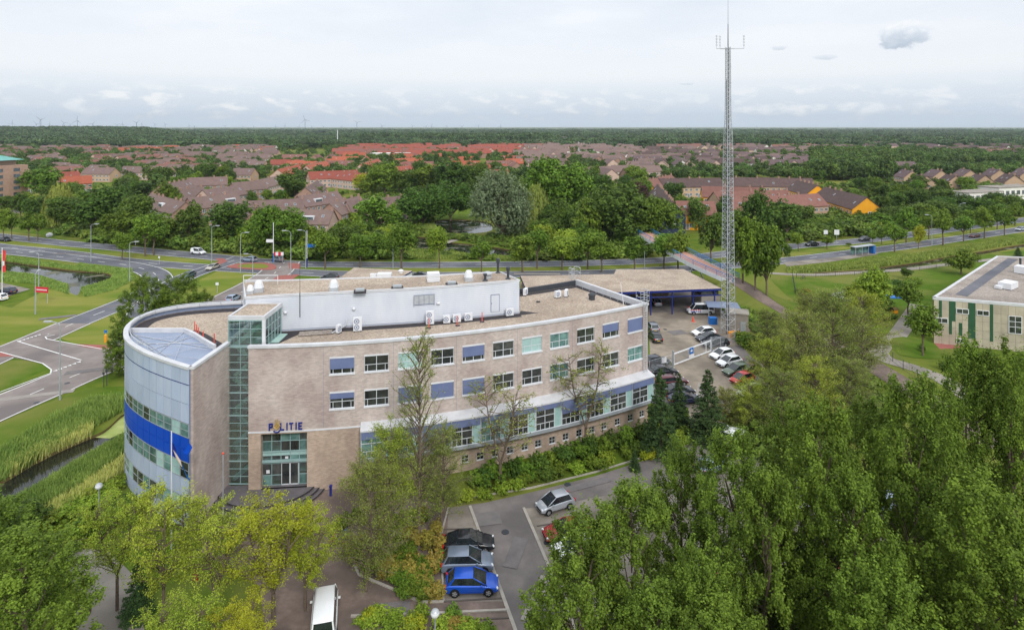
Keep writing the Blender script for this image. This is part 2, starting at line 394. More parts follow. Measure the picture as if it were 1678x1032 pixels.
WATERS = {
 'pond_by_slip_road': [(-90,424),(0,427),(81,438),(122,443),(165,446),(182,451),(178,457),(158,464),(136,470),(127,483),(113,482),(111,466),(81,456),(57,449),(0,444),(-90,440)],
 'ditch_by_drum': [(-120,842),(0,789),(52,759),(100,735),(140,718),(172,704),(204,676),(240,655),(262,676),(204,716),(160,740),(120,763),(52,800),(0,832),(-120,888)],
 'canal_by_road': [(1330,447.5),(1400,443),(1445,437.5),(1500,430),(1557,419.5),(1620,410),(1678,400),(1800,384),(1800,388),(1678,405),(1610,417),(1545,429),(1480,440),(1400,449)],
 'park_pond': [(712,363),(740,360),(775,361),(803,366),(806,377),(780,382),(745,382),(720,379)],
 'park_stream': [(678,390),(700,389),(730,396),(790,402),(848,412),(852,423),(815,421),(770,418),(720,411),(684,410)],
 'far_canal': [(922,258),(958,258),(957,247),(962,241),(980,231),(972,231),(950,241),(944,247)],
}
HOLES = {}
def build_ground():
    vs = []; es = []
    def ring(p):
        n = len(vs); vs.extend([Vector((q[0], q[1])) for q in p]); k = len(p)
        es.extend([(n+i, n+(i+1) % k) for i in range(k)])
    ring([(-30000, -300), (30000, -300), (30000, 40000), (-30000, 40000)])
    for nm, p in WATERS.items():
        w = smooth(pg(p), 4, True); HOLES[nm] = w; ring(w)
    ov, oe, of, a, b, c = delaunay_2d_cdt(vs, es, [], 0, 1e-4)
    mb = MB(); mb.v = [(q[0], q[1], 0.0) for q in ov]
    for f in of:
        cx = sum(ov[i][0] for i in f)/len(f); cy = sum(ov[i][1] for i in f)/len(f)
        if any(inside(cx, cy, h) for h in HOLES.values()): continue
        mb._q(*f)
    o = mb.build('ground', MATS['grass']); tag(o, 'flat green grass ground reaching to the horizon', 'ground', kind='structure')
    for nm, h in HOLES.items():
        dz = .35
        mb = MB(); k = len(h)
        for i in range(k):
            j = (i+1) % k
            a, b_ = h[i], h[j]; mb.poly([(a.x,a.y,0),(b_.x,b_.y,0),(b_.x,b_.y,-dz-.3),(a.x,a.y,-dz-.3)])
        tag(mb.build('bank', MATS['soil']), 'earth bank of the '+nm.replace('_', ' '), 'bank', kind='structure')
        mb = MB(); mb.poly([(p.x, p.y, -dz) for p in h])
        tag(mb.build('water', MATS['water']), 'still dark water of the '+nm.replace('_', ' '), 'water', kind='structure')
build_ground()

ZL = [0.0]
def layer(d=.003):
    ZL[0] += d; return ZL[0]
def sheet(name, pts, mat, label, world=False, k=0, raise_=0.0):
    p = pts if world else pg(pts)
    if k: p = smooth(p, k, True)
    z = layer(.0006 if name in ('verge', 'lawn', 'bus_bay', 'service_lot', 'path') else .003) + raise_
    mb = MB()
    a = sum(p[i][0]*p[(i+1)%len(p)][1]-p[(i+1)%len(p)][0]*p[i][1] for i in range(len(p)))
    if a < 0: p = p[::-1]
    if raise_:
        mb.prism([(q[0], q[1]) for q in p], 0, z)
    else: mb.poly([(q[0], q[1], z) for q in p])
    return tag(mb.build(name, MATS[mat]), label, name.replace('_', ' '), kind='structure')
def offs(pts, d):
    out = []
    for i, p in enumerate(pts):
        t = (pts[min(i+1, len(pts)-1)] - pts[max(i-1, 0)]).normalized()
        out.append(p + Vector((-t.y, t.x, 0))*d)
    return out
def ribbon(pts, w, z, mb=None, off=0.0):
    mb = mb or MB(); a, b = offs(pts, off+w/2), offs(pts, off-w/2)
    for i in range(len(pts)-1):
        mb.poly([(b[i].x,b[i].y,z),(b[i+1].x,b[i+1].y,z),(a[i+1].x,a[i+1].y,z),(a[i].x,a[i].y,z)])
    return mb
def dashes(pts, w, z, on, gap, mb, off=0.0):
    a = offs(pts, off); run = 0.0
    for i in range(len(a)-1):
        s = (a[i+1]-a[i]); Ls = s.length; t = s.normalized(); n = Vector((-t.y, t.x, 0)); p = 0.0
        while p < Ls:
            ph = run % (on+gap); step = min((on-ph) if ph < on else (on+gap-ph), Ls-p); step = max(step, .01)
            if ph < on:
                q0 = a[i]+t*p; q1 = a[i]+t*(p+step)
                mb.poly([tuple(v)[:2]+(z,) for v in (q0-n*w/2, q1-n*w/2, q1+n*w/2, q0+n*w/2)])
            p += step; run += step
ROADS = {}
def road(name, pts, w, mat, label, edge=True, centre=(3, 9), k=6, kerb=False):
    p = smooth(pg(pts), k); z = layer(); ROADS[label] = p
    o = ribbon(p, w, z).build(name, MATS[mat]); tag(o, label, 'road', kind='structure')
    zz = z + .003; ZL[0] += .003
    mb = MB()
    if edge:
        for s in (-1, 1): ribbon(p, .18, zz, mb, s*(w/2-.3))
    if centre: dashes(p, .16, zz, centre[0], centre[1], mb)
    if mb.f: mb.build('road_marking', MATS['marking'], o)
    return o, p

# verges mown short along the roads and round the junctions
sheet('verge', [(-100,455),(0,500),(30,498),(90,470),(130,486),(190,470),(235,445),(262,455),(258,470),(200,497),(100,535),(0,568),(-100,600)], 'mown_grass', 'dry mown grass verge beside the pond and slip road', k=2)
sheet('verge', [(82,548),(150,522),(205,500),(260,480),(300,470),(250,520),(205,560),(180,566),(120,562)], 'mown_grass', 'mown triangular grass island beside the road junction')
sheet('verge', [(0,590),(60,590),(80,604),(40,622),(-60,662),(-60,590)], 'lush_grass', 'bright green grass island left of the junction')
sheet('verge', [(-100,716),(0,692),(90,655),(150,635),(260,630),(260,650),(200,680),(100,716),(0,760),(-100,800)], 'lush_grass', 'lush green slope between road and ditch')
sheet('verge', [(-60,392),(0,394),(110,405),(190,412),(270,420),(330,426),(360,430),(340,434),(280,431),(200,423),(110,411),(0,399),(-60,392)], 'mown_grass', 'mown median strip between the left carriageways')
sheet('verge', [(245,436),(320,441),(340,443),(300,455),(280,462),(266,450)], 'mown_grass', 'mown grass wedge at the slip road fork')
sheet('verge', [(360,443),(430,447),(400,468),(345,492),(300,505),(290,490),(320,462)], 'mown_grass', 'mown grass field between the two junction legs')
sheet('verge', [(500,438.5),(700,440.5),(960,437.5),(1080,434),(1080,440),(1000,444),(840,447),(690,448),(560,447),(505,444)], 'mown_grass', 'mown median strip with street trees behind the station')
sheet('verge', [(1290,413),(1400,402),(1475,393),(1676,366),(1800,350),(1800,360),(1676,372),(1500,395),(1420,404),(1290,421)], 'mown_grass', 'mown median strip with young trees on the right')
sheet('verge', [(-60,372),(60,384),(190,402),(330,416),(480,430),(640,431),(860,430),(1060,424),(1060,418),(860,425),(640,425),(500,424),(350,410),(190,394),(90,366),(0,352),(-60,352)], 'lush_grass', 'bright green verge on the far side of the main road')
sheet('lawn', [(1255,452),(1330,455),(1450,450),(1560,436),(1678,420),(1800,405),(1800,470),(1640,500),(1560,520),(1480,560),(1440,560),(1400,545),(1340,515),(1290,485)], 'lush_grass', 'bright green playground lawn beside the school')
sheet('lawn', [(1560,425),(1678,408),(1800,392),(1800,420),(1678,421),(1600,430)], 'lush_grass', 'bright lawn strip behind the school')
sheet('lawn', [(205,905),(300,880),(440,880),(445,1060),(200,1060)], 'lush_grass', 'shaded lawn under the yellow-green trees')
sheet('lawn', [(140,800),(205,745),(262,700),(262,830),(300,860),(200,880),(120,880)], 'lush_grass', 'grass bank at the foot of the round glass wing')

road('main_road', [(-160,368),(-80,378),(0,387),(110,399),(190,406),(270,414),(340,420),(410,427),(480,432),(560,433.5),(700,434),(840,433),(960,431),(1090,426),(1180,417),(1297,403.5),(1397,395.7),(1475,386.6),(1676,360.5),(1850,341)], 7.0, 'asphalt', 'far carriageway of the main road')
road('main_road', [(-160,386),(-80,394),(0,404),(100,414),(200,427),(300,435.5),(400,441.5),(488,446),(560,449),(690,451),(840,449.5),(1000,446.5),(1090,441.5),(1180,436),(1287,427),(1423,411),(1501,401),(1673,376),(1850,352)], 6.6, 'asphalt', 'near carriageway of the main road')
road('slip_road', [(-160,396),(0,410.5),(100,421),(165,429),(210,435),(245,444),(259,455),(256,467),(232,484),(190,502),(140,522),(80,547)], 6.8, 'asphalt', 'grey slip road curving round the pond', centre=(3,6))
road('side_road', [(120,530),(60,556),(0,581),(-90,622)], 7.2, 'old_asphalt', 'brownish side road leaving left of the junction', centre=(2,4))
road('access_road', [(-110,715),(0,667),(72,637),(116,618),(167,597),(220,572),(280,541),(340,509),(380,487),(420,466),(448,449),(460,437),(466,430)], 8.8, 'old_asphalt', 'brownish access road running behind the round wing', centre=(2,4))
road('link_road', [(215,560),(235,512),(262,482),(300,456),(349,438),(380,428),(398,421)], 6.4, 'asphalt', 'junction leg with two oncoming cars', centre=(3,3))
sheet('junction', [(20,566),(78,548),(74,555),(98,560),(165,572),(200,566),(212,572),(130,612),(86,622),(83,606),(70,596),(22,586),(0,584),(-20,584)], 'old_asphalt', 'brownish asphalt of the T-junction')
sheet('bus_bay', [(1283,430),(1360,423),(1430,414),(1440,417),(1370,428),(1290,437)], 'concrete_paving', 'pale bus stop platform beside the carriageway')
sheet('cycle_crossing', [(352,424),(366,423.5),(373,427.5),(366,431.5),(352,434.5),(345,433.5),(359,429)], 'red_paving', 'red brick crossing strip at the end of the median')
sheet('traffic_island', [(372,438),(392,432.5),(428,431),(447,433.5),(453,438.5),(445,442.5),(410,441.5)], 'red_paving', 'red brick traffic island between the junction legs', k=3, raise_=.1)
sheet('verge', [(390,438),(400,434),(425,433),(437,435),(439,439),(425,440.5)], 'mown_grass', 'small oval of grass on the red traffic island', k=3, raise_=.12)
sheet('cycle_crossing', [(473,431),(492,432.5),(492,441),(474,440.5)], 'red_paving', 'red brick strip right of the junction')
sheet('cycle_crossing', [(456,452),(492,449.5),(478,459),(458,468),(432,468)], 'red_paving', 'red brick lay-by behind the white penthouse')
sheet('cycle_crossing', [(120,564),(185,566),(182,573),(166,573),(138,569)], 'red_paving', 'red brick tip of the grass island')
sheet('cycle_crossing', [(-30,579),(0,576.5),(22,584),(0,585),(-30,586)], 'red_paving', 'red brick strip at the left edge')
# junction paint
def paint(lines, label):
    z = layer() + .01; mb = MB()
    for (a, b, w) in lines:
        a, b = G(*a), G(*b); t = (b-a).normalized(); n = Vector((-t.y, t.x, 0))*w/2
        mb.poly([(q.x, q.y, z) for q in (a-n, b-n, b+n, a+n)])
    tag(mb.build('road_marking', MATS['marking']), label, 'road marking', kind='structure')
paint([((28,559.5),(133,590.5),.22),((90,549),(74,552),.2),((74,552),(77,556),.2),((77,556),(165,572),.2),((165,572),(180,572),.2),((0,577),(70,596),.2),((70,596),(84,606),.2),((84,606),(83,612),.2),((83,612),(0,643),.2)], 'white lines painted across the T-junction')
z_ = layer() + .012; mb = MB()
def shark(a, b, n):
    for i in range(n):
        t = (i+.5)/n; p = G(a[0]+(b[0]-a[0])*t, a[1]+(b[1]-a[1])*t); d = (G(*b)-G(*a)).normalized(); e = Vector((-d.y, d.x, 0))
        mb.poly([(q.x, q.y, z_) for q in (p-d*.35, p+d*.35, p-e*.6)])
shark((28,560),(66,548),6); shark((86,609),(132,592),6); shark((187,611),(204,604),3)
tag(mb.build('yield_marking', MATS['marking']), 'rows of white give-way triangles at the junction', 'road marking', kind='structure')

# station forecourt, car park and paths
ZL[0] = .012
sheet('parking_area', [(735,832),(771,826),(1010,800),(1100,770),(1230,745),(1420,780),(1560,1080),(690,1080),(716,960),(722,880)], 'concrete_paving', 'pale paved parking bays along the drive')
sheet('pavement', [(340,815),(420,800),(560,800),(660,806),(735,832),(726,985),(850,985),(860,1080),(440,1080),(425,960),(330,905)], 'brick_paving', 'brown brick paving in front of the entrance')
sheet('drive', [(771,829),(872,806),(975,780),(1060,753),(1130,726),(1180,705),(1215,735),(1160,768),(1080,790),(990,812),(905,829),(858,833),(885,895),(935,1010),(960,1080),(858,1080),(844,1031)], 'lot_asphalt', 'brown-grey asphalt drive through the car park')
sheet('footpath', [(104,905),(140,897),(180,905),(222,945),(245,1080),(112,1080),(130,980)], 'path_paving', 'pale gravel footpath in the left corner')
sheet('carport_floor', [(866,520),(1186,513),(1150,468),(870,474)], 'lot_asphalt', 'dark asphalt floor under the carport')  # darker sheet than the yard, in the same asphalt as the drive
sheet('yard', [(1062,512),(1185,512),(1230,540),(1215,572),(1165,575),(1098,592),(1066,604)], 'yard_paving', 'sandy paved yard in front of the carport')
sheet('drive', [(1098,590),(1160,573),(1250,592),(1262,640),(1230,690),(1190,708),(1140,725),(1130,690),(1125,640)], 'yard_paving', 'sandy drive leading to the white sliding gate')
sheet('parking_area', [(1062,600),(1096,592),(1128,640),(1130,668),(1066,660)], 'lot_asphalt', 'dark parking bays beside the station end wall')
sheet('parking_area', [(1165,571),(1215,566),(1245,600),(1250,650),(1228,650)], 'lot_asphalt', 'dark parking bays right of the drive')
o, p_ = road('footpath', [(1288,512),(1330,541),(1380,571),(1440,605),(1520,655),(1640,735)], 4.2, 'brick_paving', 'brown cycle path sloping past the trees', edge=False, centre=None)
road('footpath', [(1262,448),(1330,450.5),(1400,447),(1480,442),(1560,432.5),(1640,424)], 2.2, 'path_paving', 'pale footpath along the canal fence', edge=False, centre=None)
road('footpath', [(1505,500),(1490,522),(1470,550),(1442,572),(1450,588),(1500,604),(1550,625),(1600,660)], 3.0, 'path_paving', 'grey school path curving round the lawn', edge=False, centre=None)
sheet('lawn', [(1458,560),(1480,552),(1560,568),(1570,585),(1525,588),(1475,582)], 'lush_grass', 'small lawn at the foot of the school', k=2)
sheet('pavement', [(1530,562),(1580,558),(1586,572),(1540,572)], 'red_paving', 'red brick strip along the school wall')
sheet('footpath', [(725,396),(760,389),(800,393),(850,400.5),(850,402),(800,395),(760,391.5),(735,399)], 'path_paving', 'pale park footpath beside the pond')
sheet('service_lot', [(-80,468),(0,463),(50,474),(12,486),(-80,505)], 'concrete_paving', 'pale paved parking lot at the left edge')
sheet('path', [(12,346),(78,332),(80,337),(22,352)], 'path_paving', 'pale path near the apartment block')

def kerbline(pts, label, w=.16, h=.06, mat='kerb'):
    p = pg(pts); mb = MB(); a, b = offs(p, w/2), offs(p, -w/2)
    for i in range(len(p)-1): mb.prism([(a[i].x,a[i].y),(b[i].x,b[i].y),(b[i+1].x,b[i+1].y),(a[i+1].x,a[i+1].y)], 0, ZL[0]+h)
    tag(mb.build('kerb', MATS[mat]), label, 'kerb', kind='structure')
kerbline([(770,829),(844,1031),(860,1080)], 'pale kerb left of the drive', .28, .012); kerbline([(858,832),(885,894),(937,1018),(962,1080)], 'pale kerb right of the drive', .28, .012)
kerbline([(735,832),(722,880),(727,985)], 'kerb between the shrub bed and the bays'); kerbline([(727,986),(690,987),(640,964),(588,942),(570,902)], 'kerb round the shrub bed', .2); kerbline([(575,1010),(700,1006),(830,1000)], 'kerb along the bottom bed', .2)
kerbline([(755,818),(870,800),(975,774),(1060,748),(1130,720)], 'kerb along the station hedge', .15)
M('dark_line', lin(96,88,84), None, rough=.9)
for i, (a, b) in enumerate((((722,868),(775,866)),((723,912),(800,908)),((724,946),(812,942)),((726,986),(826,980)),((722,1018),(840,1012)),((880,862),(960,850)),((895,895),(985,880)),((912,930),(1000,915)))):
    kerbline([a, b], 'dark brick line between parking bays, number-%d' % (i+1), .14, .006, 'dark_line')
dw = [G(x, y, -.33) for x, y in ((150,716),(172,707),(204,680),(236,660),(258,672),(205,707),(180,718))]; mb = MB(); mb.poly([(p.x,p.y,-.335) for p in dw]); tag(mb.build('duckweed', MATS['duckweed']), 'yellow-green duckweed covering the ditch by the round wing', 'duckweed', kind='stuff')

# repair patches and manhole covers
M('patch', lin(112,108,108), lin(126,121,120), .8, .95, .1, .2, 12.0); M('patch_pale', lin(146,140,134), lin(158,151,144), .8, .95, .1, .2, 12.0)
rp_ = random.Random(9)
for i, (px, py, w_, l_, m_, a_) in enumerate(((150,607,1.6,7,'patch',.35),(60,648,1.2,9,'patch_pale',.35),(95,520,1.4,6,'patch',.45),(200,500,1.0,8,'patch',.5),(120,416,1.5,12,'patch',.0),(620,434,1.6,14,'patch',0),(880,449,1.4,12,'patch_pale',0),(1500,402,1.6,14,'patch',.4),(845,905,1.3,4,'patch',1.3),(880,980,1.0,5,'patch_pale',1.2),(800,850,2.0,2.4,'patch',.2),(960,795,1.0,6,'patch',.4),(1150,640,1.4,5,'patch_pale',1.2),(1110,545,2.2,3,'patch',.3),(640,1000,1.6,3,'patch',.1),(460,880,1.4,3,'patch_pale',.4))):
    g = G(px, py); c, s_ = math.cos(a_), math.sin(a_); z = .062+i*.0004
    mb = MB(); mb.poly([(g.x+c*u-s_*v, g.y+s_*u+c*v, z) for u, v in ((-l_/2,-w_/2),(l_/2,-w_/2),(l_/2,w_/2),(-l_/2,w_/2))]); tag(mb.build('asphalt_patch', MATS[m_]), 'repaired patch in the paving, number-%d' % (i+1), 'patch', kind='structure')
for i, (px, py) in enumerate(((828,872),(897,889),(110,628),(180,590),(60,660),(1105,610),(1090,540),(500,850),(690,1015),(930,794))):
    mb = MB(); g = G(px, py); mb.lathe([(.36,.0),(.36,.07)], (g.x,g.y,0), 12); tag(mb.build('manhole_cover', MATS['dark_metal']), 'round dark manhole cover, number-%d' % (i+1), 'manhole cover', kind='structure')
# ------------------------------------------------------------------ tree kinds
leafmat('leaf_dark', lin(34,52,22), lin(84,106,40), gain=1.65)
leafmat('leaf_mid', lin(44,64,20), lin(104,126,42), gain=1.7)
leafmat('leaf_light', lin(66,88,26), lin(136,154,52), gain=1.5)
leafmat('leaf_poplar', lin(46,62,22), lin(122,146,52), rnd=.08, gain=1.25, hue=.008)
leafmat('leaf_yellow', lin(94,106,24), lin(164,168,48), rnd=.08, gain=1.4)
leafmat('leaf_lime', lin(84,102,30), lin(160,168,60), rnd=.08, gain=1.5)
leafmat('leaf_olive', lin(74,86,40), lin(140,148,70), rnd=.10, gain=1.45)
leafmat('leaf_willow', lin(76,92,66), lin(126,142,106), rnd=.06, gain=1.2)
leafmat('leaf_weep', lin(92,106,44), lin(156,162,84), rnd=.06, gain=1.35)
leafmat('leaf_spruce', lin(28,46,26), lin(66,88,48), rnd=.08)
leafmat('leaf_purple', lin(46,34,34), lin(84,64,56), rnd=.1)
leafmat('leaf_far', lin(38,58,28), lin(92,114,50), rnd=.45, trans=.15, gain=1.5)
leafmat('leaf_forest', lin(38,58,36), lin(84,104,58), rnd=.48, trans=.1, gain=1.4)
leafmat('leaf_bed', lin(70,76,34), lin(150,130,60), rnd=.1)
leafmat('reed', lin(84,108,50), lin(150,164,86), rnd=.05, gain=1.35)
leafmat('reed_dry', lin(120,126,66), lin(176,172,106), rnd=.05)

def quads_mesh(name, P, mat):
    n = len(P); me = bpy.data.meshes.new(name)
    me.vertices.add(n*4); me.vertices.foreach_set('co', P.reshape(-1).astype(np.float32))
    me.loops.add(n*4); me.loops.foreach_set('vertex_index', np.arange(n*4, dtype=np.int32))
    me.polygons.add(n); me.polygons.foreach_set('loop_start', np.arange(0, n*4, 4, dtype=np.int32))
    me.materials.append(mat); me.update(calc_edges=True); return me
def nrm(a): return a / np.maximum(np.linalg.norm(a, axis=1, keepdims=True), 1e-6)
def leaves(rng, pos, nor, size, asp=.62):
    n = len(pos); nor = nrm(nor); t = nrm(np.cross(nor, rng.normal(size=(n, 3)))); b = np.cross(nor, t)
    s = (size if np.ndim(size) else np.full(n, size))[:, None]*rng.uniform(.65, 1.3, (n, 1))
    return np.stack([pos+t*s, pos+b*s*asp, pos-t*s, pos-b*s*asp], 1)
def lobe_pts(rng, lobes, n_clump, per, sig, shell=.36, up=.55, zmin=None):
    Lb = np.array(lobes, float); w = (Lb[:, 3]*Lb[:, 4]*Lb[:, 5])**.75; w /= w.sum()
    k = rng.choice(len(Lb), n_clump, p=w)
    d = nrm(rng.normal(size=(n_clump, 3))); r = rng.uniform(0, 1, (n_clump, 1))**shell
    c = Lb[k, :3] + d*r*Lb[k, 3:6]; out = nrm(d/Lb[k, 3:6])
    of = rng.normal(size=(n_clump*per, 3))*sig*np.repeat(rng.uniform(.7, 1.3, (n_clump, 1)), per, 0); pos = np.repeat(c, per, 0) + of
    nor = nrm(of)*.75 + np.repeat(out, per, 0)*.45 + np.array([0, 0, up]) + rng.normal(size=(n_clump*per, 3))*.4   # leaves face out of their tuft
    if zmin is not None: pos[:, 2] = np.maximum(pos[:, 2], zmin+rng.uniform(0, .3, len(pos)))
    return pos, nor
def trunk_mb(rng, h, r, limbs, n=7):
    mb = MB(); z = 0; p = Vector((0, 0, 0)); segs = 4
    for i in range(segs):
        q = Vector((rng.normal()*.02*h*.3*(i+1), rng.normal()*.02*h*.3*(i+1), h*(i+1)/segs))
        mb.tube(p, q, r*(1-.18*i), r*(1-.18*(i+1)), n, caps=False); p = q
    for (a, b, r0, r1) in limbs:
        m = (Vector(a)+Vector(b))/2 + Vector((rng.normal()*.15, rng.normal()*.15, .2))
        mb.tube(a, m, r0, (r0+r1)/2, 5, False); mb.tube(m, b, (r0+r1)/2, r1, 5, False)
    return mb
PROTO = {}
def proto(kind, crown, trunk, h, w, bark='bark'):
    PROTO.setdefault(kind, []).append((crown, trunk.mesh('trunk', MATS[bark]), h, w))

def broad(seed, kind, mat, h=12., w=10., nl=12, clump=420, per=12, leaf=.34, sig=.32, base=.16, rough=.34):
    rng = np.random.default_rng(seed); cz = h*(.5+base/2); rz = h*(.5-base/2)*.86; lobes = [(0, 0, cz, w*.33, w*.33, rz*.85)]
    limbs = []
    for i in range(nl):
        a = rng.uniform(0, 6.28); e = rng.uniform(-.75, 1.0); rr = w*.5*math.sqrt(max(0, 1-e*e*.8))*rng.uniform(.45, .72)
        s = rng.uniform(.17, .27)*w
        c = (rr*math.cos(a), rr*math.sin(a), cz+e*rz*.72); lobes.append((*c, s, s*rng.uniform(.85, 1.15), s*rng.uniform(.7, 1.0)))
        limbs.append(((0, 0, h*base*1.2+h*.1*rng.random()), c, .013*h, .004*h))
    pos, nor = lobe_pts(rng, lobes, clump, per, sig, rough)
    pos[:, 2] *= h/np.percentile(pos[:, 2], 99.3); pos[:, :2] *= w*.5/np.percentile(np.hypot(pos[:, 0], pos[:, 1]), 97)
    me = quads_mesh('crown', leaves(rng, pos, nor, leaf), MATS[mat])
    proto(kind, me, trunk_mb(rng, h*.72, .022*h, limbs), h, w)
def poplar(seed, kind, mat, h=20., w=9.5, n=54000, leaf=.098):
    """upright crown: leafy branch ends on a lumpy column, each a spray of leaf tufts, shoots standing out of the top"""
    rng = np.random.default_rng(seed); per = 24; nt_ = 10; k = max(40, n//(per*nt_)); ph = rng.uniform(0, 6.28, 4)
    prof = lambda t: (1-np.clip(t, 0, 1)**3.2)**.6*np.clip(t/.16+.3, 0, 1)
    lump = lambda a, z: 1+.16*np.sin(3*a+ph[0]+z*.45)+.10*np.sin(5*a+ph[1]-z*.8)
    t = rng.uniform(.03, 1, k*4); t = t[rng.uniform(0, 1, k*4) < .3+.7*prof(t)][:k]; k = len(t); a = rng.uniform(0, 6.28, k); z = h*(.05+.86*t)
    r = w*.5*prof(t)*lump(a, z)*rng.uniform(.45, 1.0, k)**.7
    up_ = np.clip(.55+.9*t+rng.normal(size=k)*.2, .3, 2.2); d = nrm(np.stack([np.cos(a), np.sin(a), up_], 1)); ln = rng.uniform(.7, 1.5, k)
    c0 = np.stack([r*np.cos(a), r*np.sin(a), z], 1)
    u = rng.uniform(-.5, 1.0, (k, nt_, 1)); c = (c0[:, None, :]+d[:, None, :]*u*ln[:, None, None]+rng.normal(size=(k, nt_, 3))*.24*(1.25-np.clip(u, 0, 1))).reshape(-1, 3)
    out = np.repeat(d, nt_, 0); sg = np.tile([.15, .15, .19], (len(c), 1))*rng.uniform(.7, 1.3, (len(c), 1))
    m = 46; ts = rng.uniform(.66, 1.0, m); sa = rng.uniform(0, 6.28, m); sz = h*(.05+.86*ts); sr = w*.5*prof(ts*.97)*lump(sa, sz)*rng.uniform(.1, .95, m); sl = rng.uniform(.5, 1.5, m)   # leading shoots
    c = np.concatenate([c, np.stack([sr*np.cos(sa), sr*np.sin(sa), sz+sl*.7], 1)]); out = np.concatenate([out, np.tile([0, 0, 1.], (m, 1))]); sg = np.concatenate([sg, np.stack([np.full(m, .15), np.full(m, .15), sl*.5], 1)])
    of = rng.normal(size=(len(c)*per, 3))*np.repeat(sg, per, 0); pos = np.repeat(c, per, 0)+of
    nor = nrm(of)*.7+np.repeat(out, per, 0)*.55+np.array([0, 0, .35])+rng.normal(size=pos.shape)*.4
    pos[:, 2] *= h/np.percentile(pos[:, 2], 99.85)
    me = quads_mesh('crown', leaves(rng, pos, nor, leaf, .75), MATS[mat]); limbs = []
    for i in range(0, k, max(1, k//40)): limbs.append(((0, 0, max(.5, z[i]-r[i]*1.1-.5)), tuple(c0[i]), .0035*h, .001*h))
    proto(kind, me, trunk_mb(rng, h*.8, .013*h, limbs), h, w)
def airy(seed, kind, mat, h=10., w=8., limbs=46, twigs=7, per=16, leaf=.10, bare=.22, ang=(.55, .95), sig=.16, bark='birch_bark', forks=1, droop=0.0, rt=.014):
    """branching tree: leaders, limbs, twigs and leaves strung along the twigs"""
    rng = np.random.default_rng(seed); mb = MB(); LP = []
    leaders = []
    if forks > 1:
        f = Vector((0, 0, h*bare)); mb.tube((0, 0, 0), f, rt*h, rt*h*.85, 7, False)
        for k in range(forks):
            a = k*6.28/forks+rng.uniform(-.5, .5); e = f+Vector((math.cos(a)*w*.22, math.sin(a)*w*.22, h*rng.uniform(.6, .76)))
            m = f.lerp(e, .5)+Vector((math.cos(a)*w*.04, math.sin(a)*w*.04, 0)); leaders.append([f, m, e])
            mb.tube(f, m, rt*h*.6, rt*h*.4, 6, False); mb.tube(m, e, rt*h*.4, rt*h*.1, 5, False)
    else:
        e = Vector((rng.normal()*.02*h, rng.normal()*.02*h, h)); m = Vector((rng.normal()*.02*h, rng.normal()*.02*h, h*.5))
        leaders = [[Vector((0, 0, h*bare)), m, e]]
        mb.tube((0, 0, 0), m, rt*h, rt*h*.6, 7, False); mb.tube(m, e, rt*h*.6, rt*h*.08, 6, False)
    for i in range(limbs):
        ld = leaders[i % len(leaders)]; t = rng.uniform(.0, .97)**.85
        p = ld[0].lerp(ld[1], t*2) if t < .5 else ld[1].lerp(ld[2], t*2-1)
        a = rng.uniform(0, 6.28); el = rng.uniform(*ang); zt = (p.z/h-bare)/(1-bare)
        ln = w*.5*(.32+.75*math.sin(min(1, max(.05, 1-zt*.93))*2.2))*rng.uniform(.6, 1.05)
        if forks > 1: ln *= .8
        d = Vector((math.cos(a)*math.cos(el), math.sin(a)*math.cos(el), math.sin(el)))
        q = p+d*ln*.55; r = q+Vector((d.x, d.y, d.z*(.6-droop)))*ln*.5
        mb.tube(p, q, .0042*h, .0026*h, 4, False); mb.tube(q, r, .0026*h, .0009*h, 3, False)
        for k in range(twigs):
            u = rng.uniform(.3, 1.0); s = p.lerp(q, u/.55) if u < .55 else q.lerp(r, (u-.55)/.45)
            dd = (d+Vector(rng.normal(size=3))*.7+Vector((0, 0, .25-droop))).normalized(); tl = rng.uniform(.35, 1.0)*ln*.32
            e = s+dd*tl; mb.tube(s, e, .0011*h, .0006*h, 3, False)
            tt = rng.uniform(.1, 1.1, (per, 1)); LP.append(np.array(s)[None]*(1-tt)+np.array(e)[None]*tt+rng.normal(size=(per, 3))*sig)
    pos = np.concatenate(LP); nor = rng.normal(size=pos.shape)*.8+np.array([0, 0, .8])
    me = quads_mesh('crown', leaves(rng, pos, nor, leaf), MATS[mat])
    PROTO.setdefault(kind, []).append((me, mb.mesh('trunk', MATS[bark]), h, w))
def spruce(seed, kind, h=10., w=5.5, n=9000):
    rng = np.random.default_rng(seed); mb = MB(); mb.tube((0,0,0),(0,0,h*.97),.016*h,.003*h,7,False)
    pos = []; nor = []
    lev = 26
    for i in range(lev):
        t = i/lev; z0 = h*(.04+.93*t); rad = w*.5*(1-t)**.85+.12
        nb = max(5, int(15*(1-t)+5))
        for k in range(nb):
            a = rng.uniform(0, 6.28); ln = rad*rng.uniform(.78, 1.08); dr = -.22*ln*(1-t)
            m = max(8, int(n/lev/nb*(1.9*(1-t)+.25)))
            u = rng.uniform(.1, 1, m)**.7; wv = rng.normal(size=m)*.16*ln*(1-u*.6)
            x = u*ln*math.cos(a)-wv*math.sin(a); y = u*ln*math.sin(a)+wv*math.cos(a)
            z = z0+dr*u+.14*ln*u**2+rng.normal(size=m)*.06
            pos.append(np.stack([x, y, z], 1)); nor.append(np.tile([math.cos(a)*.35, math.sin(a)*.35, .8], (m, 1))+rng.normal(size=(m, 3))*.3)
    pos = np.concatenate(pos); nor = np.concatenate(nor)
    me = quads_mesh('crown', leaves(rng, pos, nor, .15, .45), MATS['leaf_spruce'])
    PROTO.setdefault(kind, []).append((me, mb.mesh('trunk', MATS['bark']), h, w))
